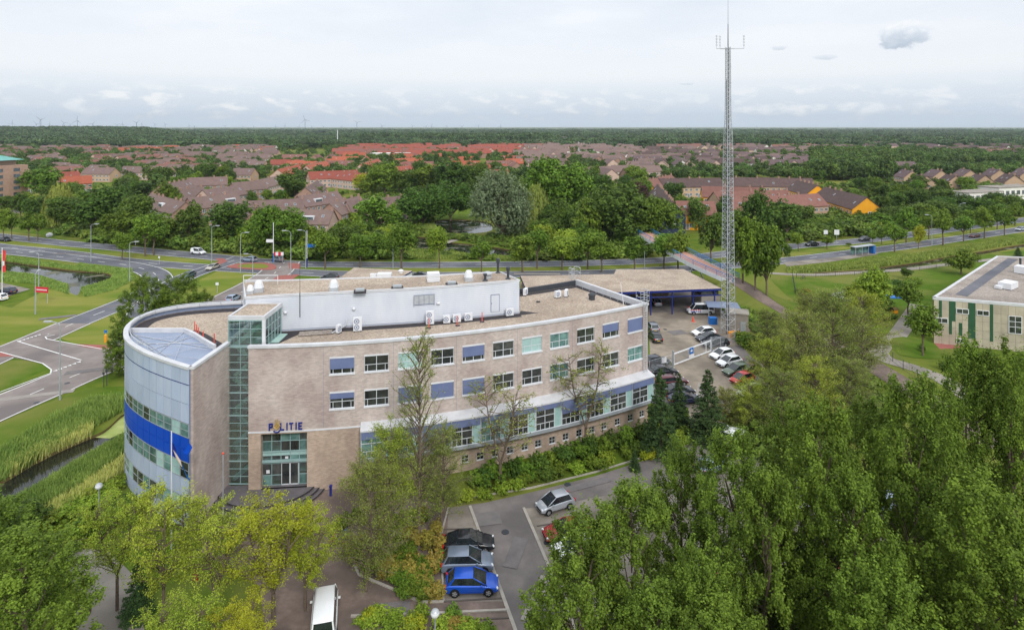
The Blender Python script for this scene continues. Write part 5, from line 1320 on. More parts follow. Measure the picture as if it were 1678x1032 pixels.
car('sedan', G(930,878), R(196), 'red', 'dark red car half hidden under the poplar by the drive', GP)
car('hatch', G(945,908), R(194), 'white', 'white hatchback half hidden under the poplar by the drive', GP)
car('suv', G(1200,722), R(48), 'white', 'white people carrier seen from behind at the drive end', GP)
car('sedan', G(1250,733), R(120), 'black', 'black car behind the poplar crown at the drive end', GP)
car('hatch', G(1168,771), R(30), 'paleblue', 'pale blue-grey hatchback on the drive behind the poplar tops', GP)
for px, py, k, c, l in ((1405,950,'hatch','bright_red','red hatchback glimpsed through the poplars, right of centre'),(1425,930,'suv','bright_red','red car just behind the red hatchback under the poplars'),(1160,975,'hatch','bright_red','orange-red car glimpsed through the left poplars'),(1150,1000,'small','maroon','maroon car glimpsed at the foot of the left poplars'),(1355,985,'sedan','navy','navy car glimpsed low under the poplars'),(1305,830,'hatch','white','white car glimpsed mid-way behind the poplars'),(1440,835,'estate','paleblue','pale car glimpsed behind the right poplars'),(1120,985,'hatch','white','white car glimpsed at the lower left of the poplars')):
    car(k, G(px,py), R(200), c, l, GP)
# yard and gate
for px, py, hd, k, c, l in ((1073,557,95,'hatch','black','black hatchback with yellow plate in the yard'),(1068,540,95,'estate','grey','grey car behind the black hatchback in the yard'),(1076,597,20,'hatch','dark','dark car close behind the yard fence'),(1086,614,12,'sedan','black','black sedan nearest the gate, left of the drive'),(1101,631,14,'estate','maroon','dark red estate left of the drive'),(1112,646,12,'sedan','dark','dark grey sedan left of the drive'),(1122,660,12,'sedan','navy','navy sedan, last of the row left of the drive'),(1153,549,195,'hatch','white','white hatchback in the yard by the mast'),(1161,558,195,'sedan','dark','dark sedan beside the white hatchback in the yard'),(1172,567,190,'estate','black','black estate nearest the gate in the yard'),(1183,586,205,'hatch','white','white hatchback, first outside the gate'),(1195,598,205,'hatch','white','white car second outside the gate'),(1207,612,205,'estate','green','grey-green car third outside the gate'),(1216,627,205,'small','bright_red','red car under the trees outside the gate'),(1232,648,205,'hatch','white','white car under the trees, last of its row'),(1228,612,205,'small','maroon','rust red car behind the red one outside the gate')):
    car(k, G(px,py), R(hd), c, l, GY)
# traffic
for px, py, ax, ay, bx, by, k, c, l in ((325,416.5,270,414,340,420,'van','white','white delivery van on the far carriageway'),(349,441,398,421,300,456,'sedan','beige','pale silver car turning into the junction leg'),(308,455,398,421,300,456,'hatch','teal','dark green hatchback leaving the junction'),(408,428.5,480,432,410,427,'estate','paleblue','silver estate car crossing the junction'),(455,428.5,480,432,466,430,'small','grey','grey hatchback at the junction in front of the red and white board'),(382,493,340,509,380,487,'hatch','paleblue','pale blue car just left of the penthouse'),(540,459,560,449,488,446,'suv','black','black car behind the left half of the penthouse'),(686,455,690,451,560,449,'sedan','black','black car behind the small gravel-roofed building'),(8,395.5,0,404,100,414,'hatch','dark','dark car cut by the left edge on the carriageway'),(1330,403,1397,395.7,1297,403.5,'sedan','black','black car, left one on the far right carriageway'),(1416,394.5,1475,386.6,1397,395.7,'hatch','dark','dark car behind the first on the far right carriageway'),(1597,389,1673,376,1501,401,'sedan','maroon','dark maroon car on the near right carriageway'),(1672,378,1673,376,1501,401,'hatch','silver','silver car cut by the right edge of the road')):
    car(k, G(px,py), head(ax,ay,bx,by), c, l, GR_, 'car')
car('hatch', G(12,481), R(165), 'navy', 'dark car in the lot at the left edge', 'cars in the left lot'); car('small', G(-2,492), R(165), 'white', 'white car cut by the left edge in the lot', 'cars in the left lot')
car('hatch', G(20,300), R(10), 'dark', 'dark car beside the apartment block', 'cars in the left lot')
car('hatch', G(1140,441), R(70), 'black', 'black car below the end of the blue bridge', GR_)
# police van in the carport
pvn = car('bus', G(1148,514), R(180), 'white', 'white police van with red and blue stripes inside the carport', 'police vehicles', 'police_van', cat='van')
Ln, Wd = KIND['bus'][0], KIND['bus'][1]
for i in range(6):
    for j, mt in enumerate(('bright_red', 'blue')):
        mb = MB(); x = .2+i*.36; z = .85-j*.3
        for s in (-1, 1): y = s*(Wd/2+.02); mb.poly([(x,y,z),(x+.2,y,z),(x+.38,y,z+.26),(x+.18,y,z+.26)])
        mb.build('stripe', CARM[mt], pvn)
# ------------------------------------------------------------------ carport, mast, gate, kiosk, school, bridge, lamps
def roofbox(name, label, cat, poly_px, zr_, wallmat, roofmat='gravel', trim='blue_trim', z0=0.0, walls=True, fascia=.45):
    P = [G(x, y, zr_) for x, y in poly_px]; c = sum(P, Vector())/len(P); c.z = 0
    o = empty(name, c, 0, label, cat); L_ = [(p.x-c.x, p.y-c.y) for p in P]
    ins = [((x)*.985, (y)*.985) for x, y in L_]
    if walls: mb = MB(); mb.prism(ins, z0, zr_-.2, False); mb.build('wall', MATS[wallmat], o)
    mb = MB(); mb.prism(L_, zr_-fascia, zr_-.02, False, True); mb.build('fascia', MATS[trim], o)
    mb = MB(); mb.prism([(x*.995, y*.995) for x, y in L_], zr_-.25, zr_); mb.build('roof', MATS[roofmat], o)
    return o, c, L_
# carport behind the station
cp, cc, cl = roofbox('carport', 'flat gravel-roofed carport with blue steel frame behind the station', 'carport', [(866,484),(1183,472.5),(1121,441),(1010,441.5),(1006,449),(852,452)], 5.0, 'yard_paving', walls=False)
fr0, fr1 = G(866,484,5)-cc, G(1183,472.5,5)-cc
fdir = Vector((fr1.x-fr0.x, fr1.y-fr0.y, 0)); fl = fdir.length; fdir.normalize(); fnn = Vector((fdir.y, -fdir.x, 0)); bk = -fnn
mb = MB(); a = Vector((fr0.x,fr0.y,0))+bk*.4
for z in (3.55,):
    mb.tube((a.x,a.y,z), tuple((a+fdir*fl)[:2])+(z,), .12, .12, 4)
mb.build('beam', MATS['blue_trim'], cp)
for i in range(9):
    p = a+fdir*(fl*(.06+.905*i/8)); mb = MB(); mb.box((p.x,p.y,2.3),(.22,.22,4.6)); mb.build('post', MATS['blue_trim'], cp)
mb = MB(); q0 = a+bk*10.5; q1 = q0+fdir*(fl-7); mb.prism([(q0.x,q0.y),(q1.x,q1.y),(q1.x+bk.x*.2,q1.y+bk.y*.2),(q0.x+bk.x*.2,q0.y+bk.y*.2)],0,4.8); mb.build('back_wall', MATS['tan_brick'], cp)
mb = MB(); w0 = a+fdir*(fl-4.2); w1 = a+fdir*(fl-.2); mb.prism([(w0.x,w0.y),(w1.x,w1.y),(w1.x+bk.x*5,w1.y+bk.y*5),(w0.x+bk.x*5,w0.y+bk.y*5)],0,3.4); mb.build('store_wall', MATS['path_paving'], cp)
mb = MB(); w0 = a+fdir*(fl-4.1)+bk*.3; w1 = a+fdir*(fl-.4)+bk*.3; mb.prism([(w0.x,w0.y),(w1.x,w1.y),(w1.x+bk.x*3.6,w1.y+bk.y*3.6),(w0.x+bk.x*3.6,w0.y+bk.y*3.6)],3.4,4.6); mb.build('store_glazing', MATS['office'], cp)
car('bus', cc+a+fdir*(fl*.60)+bk*6, R(180), 'dark', 'dark van deep in the carport shade', 'police vehicles', 'parked_van', cat='van', detail=False)
car('hatch', cc+a+fdir*(fl*.72)+bk*7, R(90), 'silver', 'silver car deep in the carport shade', 'police vehicles', detail=False)
# small gravel-roofed building behind the penthouse
kb, kc, kl = roofbox('low_building', 'low gravel-roofed building with blue fascia behind the penthouse', 'building', [(557,454.5),(646,460.5),(676,443.5),(580,438.5)], 3.8, 'coping', 'gravel', 'blue_trim', fascia=.3)
for px, py, s in ((630,452,1.6),(612,453,.7)): mb = MB(); g = G(px,py,3.8)-kc; mb.box((g.x,g.y,4.1),(s*2,s*1.2,.7)); mb.build('roof_box', MATS['white_paint'], kb)
mb = MB(); g = G(657,447,3.8)-kc; mb.lathe([(.5,0),(.5,.4),(.7,.5),(.3,.8)], (g.x,g.y,3.8), 8); mb.build('roof_vent', MATS['white_paint'], kb)
# lattice radio mast
mp = G(1193,548); mast = empty('radio_mast', mp, R(20), 'tall white lattice radio mast with antenna arms beside the carport', 'radio mast')
MH = 52.6
def mw(z): return np.interp(z, [0, 14, 36, 40, MH], [.88, .76, .56, .36, .30])
corner = [(-1,-1),(1,-1),(1,1),(-1,1)]
for cx_, cy_ in corner:
    mb = MB(); zs = span(0, MH, 20)
    for i in range(20): mb.tube((cx_*mw(zs[i]), cy_*mw(zs[i]), zs[i]), (cx_*mw(zs[i+1]), cy_*mw(zs[i+1]), zs[i+1]), .055, .055, 5, False)
    mb.build('leg', MATS['galvanised'], mast)
mb = MB(); z = .0; k = 0
while z < MH-.5:
    st_ = mw(z)*1.15; z1 = min(z+st_, MH)
    for j in range(4):
        a, b = corner[j], corner[(j+1) % 4]
        if k % 2: a, b = b, a
        mb.tube((a[0]*mw(z), a[1]*mw(z), z), (b[0]*mw(z1), b[1]*mw(z1), z1), .03, .03, 4, False)
        mb.tube((a[0]*mw(z1), a[1]*mw(z1), z1), (b[0]*mw(z1), b[1]*mw(z1), z1), .024, .024, 4, False)
    z = z1; k += 1
mb.build('bracing', MATS['galvanised'], mast)['kind'] = 'stuff'
mb = MB(); mb.tube((.15,.1,0),(.15,.1,MH),.13,.10,6); mb.tube((-.15,.2,0),(-.15,.2,MH-6),.06,.06,5); mb.build('cable_run', MATS['dark_metal'], mast)
mb = MB()
for s in (-.2,.2): mb.tube((s,-.2,0),(s,-.2,MH),.03,.03,4)
zz = .3
while zz < MH: mb.tube((-.2,-.2,zz),(.2,-.2,zz),.02,.02,3); zz += .4
mb.build('ladder', MATS['galvanised'], mast)
for ang_, ln in ((R(-20),2.9),(R(160),2.1),(R(140),1.4)):
    mb = MB(); e = Vector((math.cos(ang_)*ln, math.sin(ang_)*ln, MH-.3)); mb.tube((0,0,MH-.3), e, .07, .05, 5); mb.build('antenna_arm', MATS['galvanised'], mast)
    mb = MB(); mb.tube(e, e+Vector((0,0,2.4)), .035, .035, 5)
    for q in range(4): mb.tube(e+Vector((-.2,0,.5+q*.55)), e+Vector((.2,0,.75+q*.55)), .035, .035, 4); mb.tube(e+Vector((.2,0,.5+q*.55)), e+Vector((-.2,0,.75+q*.55)), .035, .035, 4)
    mb.build('dipole_antenna', MATS['galvanised'], mast)
mb = MB(); mb.tube((0,0,MH),(0,0,MH+4.2),.09,.06,6); mb.tube((0,0,MH+4.2),(0,0,MH+9.5),.035,.015,5); mb.build('whip_antenna', MATS['dark_metal'], mast)
mb = MB()
for q in range(16): a_ = mw(q*3+4); mb.box((a_*.9, -a_, q*3+4), (.25,.1,.25))
mb.build('cable_clamp', MATS['galvanised'], mast)
# equipment cabin by the mast
cb = empty('equipment_cabin', G(1208,541), R(-18), 'small beige flat-roofed equipment cabin behind the mast', 'cabin')
MB().bx(-1.9,1.9,-1.5,1.5,0,3.4).build('wall', MATS['concrete_paving'], cb); MB().bx(-2.05,2.05,-1.65,1.65,3.4,3.62).build('roof', MATS['path_paving'], cb); MB().bx(.5,1.4,-1.54,-1.5,.05,2.1).build('door', MATS['grey_metal'], cb)
sh = empty('bicycle_shelter', G(1184,520), R(-10), 'grey flat-roofed lean-to shelter beside the mast', 'shelter')
MB().box((0,0,2.5),(6.2,4.2,.12)).build('roof', MATS['seam'], sh)
for x in (-2.9,2.9):
    for y in (-1.9,1.9): MB().tube((x,y,0),(x,y,2.45),.06,.06,6).build('post', MATS['galvanised'], sh)
thing('waste_container', MB().prism([(-.7,-.5),(.7,-.5),(.7,.5),(-.7,.5)],0,1.2).box((0,0,1.25),(1.5,1.1,.12)), 'sign_blue', G(1168,531), 'blue waste container by the mast', 'container')
for i, (px, py) in enumerate(((1199,553),(1206,552))): thing('salt_bin', MB().prism([(-.55,-.4),(.55,-.4),(.55,.4),(-.55,.4)],0,.8).prism([(-.6,-.45),(.6,-.45),(.5,.35),(-.5,.35)],.8,1.05), 'orange_plastic', G(px,py), ['left','right'][i]+' orange bin at the foot of the mast', 'bin')
mb = MB(); mb.box((0,0,.05),(.6,.6,.1)); mb.lathe([(.25,.1),(.1,.9),(.06,1.0)], n=10); thing('traffic_cone', mb, 'red_plastic', G(1136,527), 'red warning stand in the middle of the yard', 'warning stand')
# sliding gate and mesh fences
def panel_fence(pts, h, label, mat='galvanised', step=2.5, mesh=True, wire=.012, name='mesh_fence', zf=None, gap=.14):
    c = pts[0]; o = empty(name, c, 0, label, 'fence')
    for i in range(len(pts)-1):
        a, b = pts[i]-c, pts[i+1]-c; d = b-a; n = max(1, round(d.length/step))
        for k in range(n):
            p, q = a+d*(k/n), a+d*((k+1)/n)
            mb = MB(); mb.tube(p, p+Vector((0,0,h)), .05, .05, 5); mb.build('post', MATS[mat], o)
            mb = MB()
            for zz in (.1, h*.5, h-.05): mb.tube(p+Vector((0,0,zz)), q+Vector((0,0,zz)), .02, .02, 3, False)
            m = int((q-p).length/gap)
            for j in range(1, m): r = p.lerp(q, j/m); mb.tube(r+Vector((0,0,.05)), r+Vector((0,0,h-.03)), wire, wire, 3, False)
            mb.build('mesh_panel', MATS[mat], o)
    return o
ga, gb_ = G(1104,600), G(1165,577)
gt_ = empty('sliding_gate', ga, math.atan2((gb_-ga).y, (gb_-ga).x), 'white sliding mesh gate with square blue sign across the drive', 'gate'); gl_ = (gb_-ga).length
mb = MB()
for z in (.25, 1.95): mb.bx(0, gl_, -.06, .06, z-.09, z+.09)
for x in (0.06, gl_*.86, gl_-.06): mb.bx(x-.06, x+.06, -.05, .05, .25, 1.95)
mb.build('frame', MATS['white_paint'], gt_)
mb = MB(); n = int(gl_/.16)
for i in range(n): mb.tube((i*.16,0,.3),(i*.16,0,1.9),.012,.012,3,False)
mb.build('bars', MATS['galvanised'], gt_)['kind'] = 'stuff'
MB().bx(gl_*.40, gl_*.50, -.1, -.06, 1.0, 2.0).build('blue_sign', MATS['sign_blue'], gt_)
mb = MB(); mb.bx(gl_*.425,gl_*.475,-.115,-.1,1.35,1.6); mb.tube((gl_*.45,-.11,1.75),(gl_*.45,-.112,1.7),.1,.1,8); mb.build('sign_symbol', MATS['white_paint'], gt_)
MB().bx(gl_*.385, gl_*.52, -.1, -.06, .3, .9).build('white_notice', MATS['white_paint'], gt_)
for x in (-.15, gl_+.1): MB().bx(x-.1, x+.1, -.12, .12, 0, 2.5).build('gate_post', MATS['grey_metal'], gt_)
panel_fence([G(1064,612), G(1103,600.5)], 2.0, 'short mesh fence between the station wall and the gate')
panel_fence([G(1166,576.5), G(1195,566), G(1212,556)], 2.0, 'mesh fence between the gate and the mast')
thing('fence_notice', MB().bx(-.4,.4,-.02,.02,1.0,1.8), 'white_paint', G(1088,604)+Vector((0,-.15,0)), 'white notice on the fence left of the gate', 'notice', None, .3)
# school on the right
SZ = 8.0; sp = [G(1529,487.5,SZ), G(1700,501,SZ), G(1860,430,SZ), G(1634,420,SZ)]
scn = empty('school', (sp[0].x,sp[0].y,0), 0, 'beige panelled school with green vertical stripes and flat gravel roof', 'school')
o0 = sp[0]; LS = [(p.x-o0.x, p.y-o0.y) for p in sp]
mb = MB(); mb.prism(LS, 0, SZ-.15, False); M('beige_panel', lin(182,172,152), lin(192,182,162), .9, .8, .2, .1, 8, c3=lin(170,160,142), scale3=.3, rnd=.05); M('green_panel', lin(44,84,58), lin(50,92,64), .8, .6, .3); mb.build('wall', MATS['soil'], scn)
mb = MB(); mb.prism([(x*.999+.05, y*.999+.05) for x, y in LS], SZ-.3, SZ-.02); mb.build('roof', MATS['gravel_grey'], scn)
mb = MB(); pts = [Vector((x, y, 0)) for x, y in LS]
for i in range(4):
    a, b = pts[i], pts[(i+1) % 4]; d = (b-a).normalized(); n = Vector((-d.y, d.x, 0))
    mb.prism([((a-n*.1).x,(a-n*.1).y),((b-n*.1).x,(b-n*.1).y),((b+n*.35).x,(b+n*.35).y),((a+n*.35).x,(a+n*.35).y)], SZ-.35, SZ+.12, True, True)
mb.build('roof_edge', MATS['coping'], scn)
fd = Vector((LS[1][0], LS[1][1], 0)); fl2 = fd.length; fd.normalize(); fa = math.atan2(fd.y, fd.x); fn2 = Vector((fd.y, -fd.x, 0))
def onw(px):                                  # distance along the school front seen in column px
    k = (px-CX)/F; return (k*o0.y-o0.x)/(fd.x-k*fd.y)
green = [(1538.5,1543,4.7,7.65),(1555,1565.5,4.2,7.65),(1555,1559.5,1.9,4.2),(1571,1576.5,1.8,4.0),(1586.5,1598,1.5,7.65),(1622,1627,1.3,7.65)]
wins = [(1566.5,1587,5.6,6.5,2),(1600,1620.5,5.6,6.5,2),(1532.5,1553,3.7,4.6,2),(1566.5,1586,.55,1.3,3),(1652,1674,3.0,6.0,2)]
bl_ = [onw(a) for a in (1530,1538.5,1543,1555,1565.5,1576.5,1586.5,1598,1610,1622,1627,1640,1652,1664,1678,1690)]
for i in range(len(bl_)-1):
    zz = [.02, 1.55, 3.0, 4.5, 6.1, SZ-.38]
    for j in range(5):
        mb = MB(); mb.bx(bl_[i]+.015, bl_[i+1]-.015, -.05, 0, zz[j]+.015, zz[j+1]-.015); o = mb.build('wall_panel', MATS['beige_panel'], scn); o.rotation_euler = (0,0,fa); o.location = fn2*.03
for a, b, z0, z1 in green:
    mb = MB(); mb.bx(onw(a), onw(b), -.1, -.055, z0, z1); o = mb.build('green_panel', MATS['green_panel'], scn); o.rotation_euler = (0,0,fa); o.location = fn2*.04
for a, b, z0, z1, n in wins:
    x0, x1 = onw(a), onw(b); w = x1-x0; fb = frame_mb(w, z1-z0, [(-w/2+w*i/n-.03, -w/2+w*i/n+.03, .05, z1-z0-.05) for i in range(1, n)] + ([(-w/2+.05, w/2-.05, 1.1, 1.18), (-w/2+.05, w/2-.05, 2.0, 2.08)] if z1-z0 > 2 else []), .09, .12)
    o = fb.build('window', MATS['white_paint'], scn); o.rotation_euler = (0,0,fa); p = fd*((x0+x1)/2)+fn2*.14; o.location = (p.x,p.y,z0)
    mb = MB(); mb.bx(-w/2+.05, w/2-.05, -.01, .01, .05, z1-z0-.05); mb.build('pane', MATS['office'], o)
def onroof(px, py): g = G(px, py, SZ)-Vector((o0.x,o0.y,0)); return g
for px, py, d in ((1652,472,(3.6,2.0,1.1)),(1637,473,(1.4,1.0,.5)),(1677,448,(2.4,2.4,1.4))):
    g = onroof(px, py); mb = MB(); mb.box((g.x,g.y,SZ+d[2]/2+.1), d, .6); mb.build('roof_unit', MATS['white_paint'], scn)
g = onroof(1672,440); MB().tube((g.x,g.y,SZ),(g.x,g.y,SZ+2.2),.2,.2,8).build('flue', MATS['dark_metal'], scn)
mb = MB(); a, b = onroof(1575,484), onroof(1660,424); d = (b-a).normalized(); n = Vector((-d.y,d.x,0))*.9; mb.poly([(q.x,q.y,SZ+.01) for q in (a-n,b-n,b+n,a+n)]); mb.build('roof_walkway', MATS['asphalt'], scn)
# school grounds
panel_fence([G(1299,455), G(1303,480), G(1345,517), G(1395,548)], 1.3, 'dark wire fence round the school garden', 'dark_metal', 5, gap=.5)
panel_fence([G(1305,455), G(1400,451), G(1480,446), G(1560,437)], 1.3, 'dark wire fence along the canal footpath', 'dark_metal', 6, gap=.6)
panel_fence([G(1447,580), G(1480,606), G(1530,640)], 1.6, 'dark wire fence along the school path', 'dark_metal', 3.5, gap=.4)
mb = MB(); mb.v = [(-4,-3,2.4),(4,-3,2.4),(4,3,2.4),(-4,3,2.4),(-1.5,0,4.2),(1.5,0,4.2)]; mb.f = [(0,1,5,4),(1,2,5),(2,3,4,5),(3,0,4)]; mb.m = [0]*4
tent = empty('canopy_tent', G(1398,505), .4, 'white canopy tent in the school garden', 'tent'); mb.build('canopy', MATS['white_paint'], tent)
for x in (-3.8,3.8):
    for y in (-2.8,2.8): MB().tube((x,y,0),(x,y,2.4),.06,.06,5).build('pole', MATS['galvanised'], tent)
thing('play_mat', MB().box((0,0,.1),(2.6,2.2,.2)), 'sign_blue', G(1464,487), 'blue play mat in the school garden', 'mat')
ph = empty('play_hut', G(1466,513), .3, 'small red-roofed play hut in the school garden', 'play hut'); MB().bx(-.8,.8,-.6,.6,0,1.2).build('wall', MATS['orange_plastic'], ph); mb = MB(); mb.prism([(-1,-.8),(1,-.8),(1,.8),(-1,.8)],1.2,1.3); mb.v += [(-1,0,2.0),(1,0,2.0)]; k = len(mb.v); mb.f += [(k-6,k-5,k-1,k-2),(k-4,k-3,k-2,k-1)]; mb.m += [0,0]; mb.build('roof', MATS['soil'], ph); ph.scale = (.6,.6,.6)
# bus shelter
bs = empty('bus_shelter', G(1414,417), R(25), 'glass bus shelter with blue end panel beside the carriageway', 'bus shelter')
MB().bx(-4.4,4.4,-.9,.9,2.5,2.65).build('roof', MATS['grey_metal'], bs)
for i in range(5): MB().bx(-4.3+i*1.75,-2.65+i*1.75,.85,.89,.3,2.4).build('back_pane', MATS['office_teal'], bs)
MB().bx(3.6,4.4,-.85,.8,.1,2.45).build('end_panel', MATS['sign_blue'], bs)
for x in (-4.35,-1.4,1.4,4.3): MB().tube((x,-.8,0),(x,-.8,2.5),.06,.06,5).build('post', MATS['galvanised'], bs)
# cycle bridge with blue railings
M('bridge_deck', lin(196,150,132), lin(184,140,122), .5, .9, .2); M('rail_blue', lin(50,130,190), None, rough=.4)
BP = [AT(1043,205,.8), G(1047,378,4.4), G(1078,394,5.4), G(1110,412,5.6), G(1150,433,5.4), G(1185,449,4.6), G(1206,460,3.6)]
bp = smooth(BP, 4)
br = empty('cycle_bridge', (bp[8].x,bp[8].y,0), 0, 'cycle bridge with pink deck and blue and white railings over the road', 'bridge')
def ribbon3(pts, w, mb, dz=0.0, off=0.0):
    a, b = offs(pts, off+w/2), offs(pts, off-w/2)
    for i in range(len(pts)-1): mb.poly([a[i]+Vector((0,0,dz)), b[i]+Vector((0,0,dz)), b[i+1]+Vector((0,0,dz)), a[i+1]+Vector((0,0,dz))])
mb = MB(); ribbon3(bp, 4.4, mb); mb.build('deck', MATS['bridge_deck'], br, world=True)
for s in (-1, 1):
    mb = MB(); e = offs(bp, s*2.3)
    for i in range(len(e)-1): mb.poly([e[i]+Vector((0,0,.15)), e[i+1]+Vector((0,0,.15)), e[i+1]-Vector((0,0,.9)), e[i]-Vector((0,0,.9))])
    mb.build('girder', MATS['white_paint'], br, world=True)
    mb = MB()
    for dz in (.45, .8, 1.15): mb.path([q+Vector((0,0,dz)) for q in e], .09 if dz > 1 else .05, 4)
    for q in e[::2]: mb.tube(q, q+Vector((0,0,1.15)), .06, .06, 4)
    mb.build('railing', MATS['rail_blue'], br, world=True)
for i in (6, 15): 
    p = bp[i]; mb = MB()
    for s in (-1, 1): mb.tube((p.x+s*.4,p.y,p.z-.5),(p.x+s*2.2,p.y,0),.2,.16,8)
    mb.box((p.x,p.y,p.z-.6),(4.4,.5,.5)); mb.build('pier', MATS['galvanised'], br, world=True)
# embankment carrying the path down from the bridge
em = [G(1198,456,4.0), G(1225,472,3.0), G(1255,492,1.6), G(1288,512,.0)]
ep = smooth(em, 4); mb = MB(); a, b = offs(ep, 2.1), offs(ep, -2.1); a2, b2 = offs(ep, 9.5), offs(ep, -9.5)
for i in range(len(ep)-1):
    f = lambda v: Vector((v.x, v.y, -.02))
    mb.poly([b[i]-Vector((0,0,.06)), b[i+1]-Vector((0,0,.06)), a[i+1]-Vector((0,0,.06)), a[i]-Vector((0,0,.06))]); mb.poly([a[i], a[i+1], f(a2[i+1]), f(a2[i])]); mb.poly([b[i+1], b[i], f(b2[i]), f(b2[i+1])])
mb.poly([a[0], f(a2[0]), f(b2[0]), b[0]])
tag(mb.build('embankment', MATS['lush_grass']), 'grass embankment carrying the path down from the bridge', 'embankment', kind='structure')
mb = MB(); ribbon3(ep, 4.0, mb); tag(mb.build('footpath', MATS['brick_paving']), 'brown path descending the embankment', 'footpath', kind='structure')
# apartment block, left edge
ab = empty('apartment_block', G(-38,333), R(-14), 'tall brick apartment block with green roof at the left edge', 'apartment block')
M('pink_brick', lin(172,140,124), lin(184,152,134), .8, .9, .2, .1, 8); M('copper_roof', lin(120,176,168), lin(108,164,158), .6, .7, .3)
MB().bx(-14,21,-9,9,0,19).build('wall', MATS['pink_brick'], ab)
MB().bx(-14,16,-7,7,19,21.5).build('attic', MATS['tan_brick'], ab)
mb = MB(); mb.poly([(-16,-9,21.5),(19,-9,21.5),(15,0,24),(-16,0,24)]); mb.poly([(19,-9,21.5),(19,9,21.5),(15,0,24)]); mb.poly([(-16,0,24),(15,0,24),(19,9,21.5),(-16,9,21.5)]); mb.build('roof', MATS['copper_roof'], ab)
for fl_ in range(6):
    for x in (2,8,14.5): 
        mb = MB(); mb.bx(x,x+2.2,-9.12,-9.0,1.0+fl_*3.0,2.7+fl_*3.0); mb.build('window', MATS['house_glass'], ab)
    mb = MB(); mb.bx(-12,-.5,-10.6,-9,.0+fl_*3.0,.25+fl_*3.0); bal = mb.build('balcony', MATS['path_paving'], ab)
    mb = MB(); mb.bx(-12,-.5,-10.6,-10.5,.25+fl_*3.0,1.2+fl_*3.0); mb.build('railing', MATS['office_teal'], bal)
    mb = MB(); mb.bx(21,21.12,-6,-3,1.0+fl_*3.0,2.6+fl_*3.0); mb.build('window', MATS['house_glass'], ab); mb = MB(); mb.bx(21,21.12,2,5,1.0+fl_*3.0,2.6+fl_*3.0); mb.build('window', MATS['house_glass'], ab)
# street lamps
def lamp(px, base, top, lean, label, double=False, D=None, arm=1.6):
    p = G(px, base) if D is None else AT(px, D); h = H-(top-HY)*p.y/F; o = empty('street_lamp', p, lean, label, 'street lamp', 'street lamps along the roads')
    mb = MB(); mb.tube((0,0,0),(0,0,h*.35),.13,.10,7,False); mb.tube((0,0,h*.35),(0,0,h-.5),.10,.06,7,False); mb.build('pole', MATS['grey_metal'], o)
    mb = MB(); mb.path([(0,0,h-.5),(arm*.25,0,h-.15),(arm*.8,0,h)],.05,5); mb.build('arm', MATS['grey_metal'], o)
    mb = MB(); mb.box((arm*.8+.4,0,h+.03),(1.1,.34,.16)); mb.mi = 1; mb.box((arm*.8+.45,0,h-.07),(.8,.26,.06)); mb.build('lantern', [MATS['galvanised'], MATS['white_paint']], o)
for a in ((98.5,655,527,math.pi,'tall lamp on the grass slope in front of the junction'),(149,429,367,0,'tall lamp on the median left of centre'),(212.5,462,396,0,'lamp on the slip road bend beside the pond'),(63.5,470,413,math.pi,'thin lamp beside the pond'),(58,515,446,math.pi*.6,'lamp behind the red signboard'),(347,430,370,0,'tall lamp behind the white delivery van'),(394,448,381,0,'lamp at the junction behind the silver estate'),(414,455,416,math.pi,'short lamp in front of the traffic island'),(476.5,452,378,math.pi,'lamp right of the junction'),(501,440,377,math.pi,'bent-arm lamp with blue sign right of the junction'),(644,440,394,0,'short lamp behind the low gravel building'),(1281,385,353,0,'lamp among the trees left of the bus shelter'),(1527,402,352,math.pi,'lamp on the right median near the yellow tree'),(1573,362,333,0,'distant lamp on the right'),(1054,376,367,0,'lamp by the far bridge end'),(1056,440,399,0,'lamp behind the carport'),(222,402,354,0,'tall thin lamp behind the median trees')):
    lamp(*a)
def globe(px, base, top, label, D=None):
    p = G(px, base) if D is None else AT(px, D); h = H-(top-HY)*p.y/F; o = empty('globe_lamp', p, 0, label, 'lamp post', 'globe lamps in the forecourt')
    MB().tube((0,0,0),(0,0,h-.3),.06,.05,7).build('pole', MATS['grey_metal'], o)
    MB().lathe([(.1,-.3),(.28,-.2),(.34,0),(.26,.16)], (0,0,h), 12).build('globe', MATS['white_paint'], o, smooth=True)
    MB().lathe([(.30,.14),(.2,.24),(.05,.28)], (0,0,h), 12).build('cap', MATS['galvanised'], o)
globe(162,835,796,'globe lamp on the grass left of the round wing'); globe(713,1052,1004,'globe lamp at the bottom edge between the bays and the bed')
for px, base, top, l in ((496,470,404,'thin pole lamp behind the penthouse'),): pass
# signs and small things
def post_sign(name, px, base, h, w, sh_, mat, label, rz=0.0, zb=None, double=True, pole='galvanised'):
    p = G(px, base); o = empty(name, p, rz, label, 'sign'); zb = h-sh_ if zb is None else zb
    MB().tube((0,0,0),(0,0,h),.05,.05,6).build('pole', MATS[pole], o); MB().bx(-w/2,w/2,-.09,-.05,zb,zb+sh_).build('board', MATS[mat], o); return o
o = empty('direction_sign', G(503,438), 0, 'pole with blue direction board and striped foot at the junction', 'sign'); MB().tube((0,0,0),(0,0,10),.1,.08,6).build('pole', MATS['white_paint'], o); MB().bx(.1,2.3,-.06,0,5.4,6.3).build('board', MATS['sign_blue'], o); MB().tube((0,0,0),(0,0,2.4),.14,.14,6).build('striped_foot', MATS['police_blue'], o)
o = empty('direction_sign', G(448,430), 0, 'tall white pole with white direction board at the junction', 'sign'); MB().tube((0,0,0),(0,0,11.2),.12,.09,6).build('pole', MATS['white_paint'], o); MB().bx(-2.0,.1,-.06,0,5.6,6.5).build('board', MATS['white_paint'], o); MB().tube((0,0,0),(0,0,2.6),.15,.15,6).build('striped_foot', MATS['sign_blue'], o)
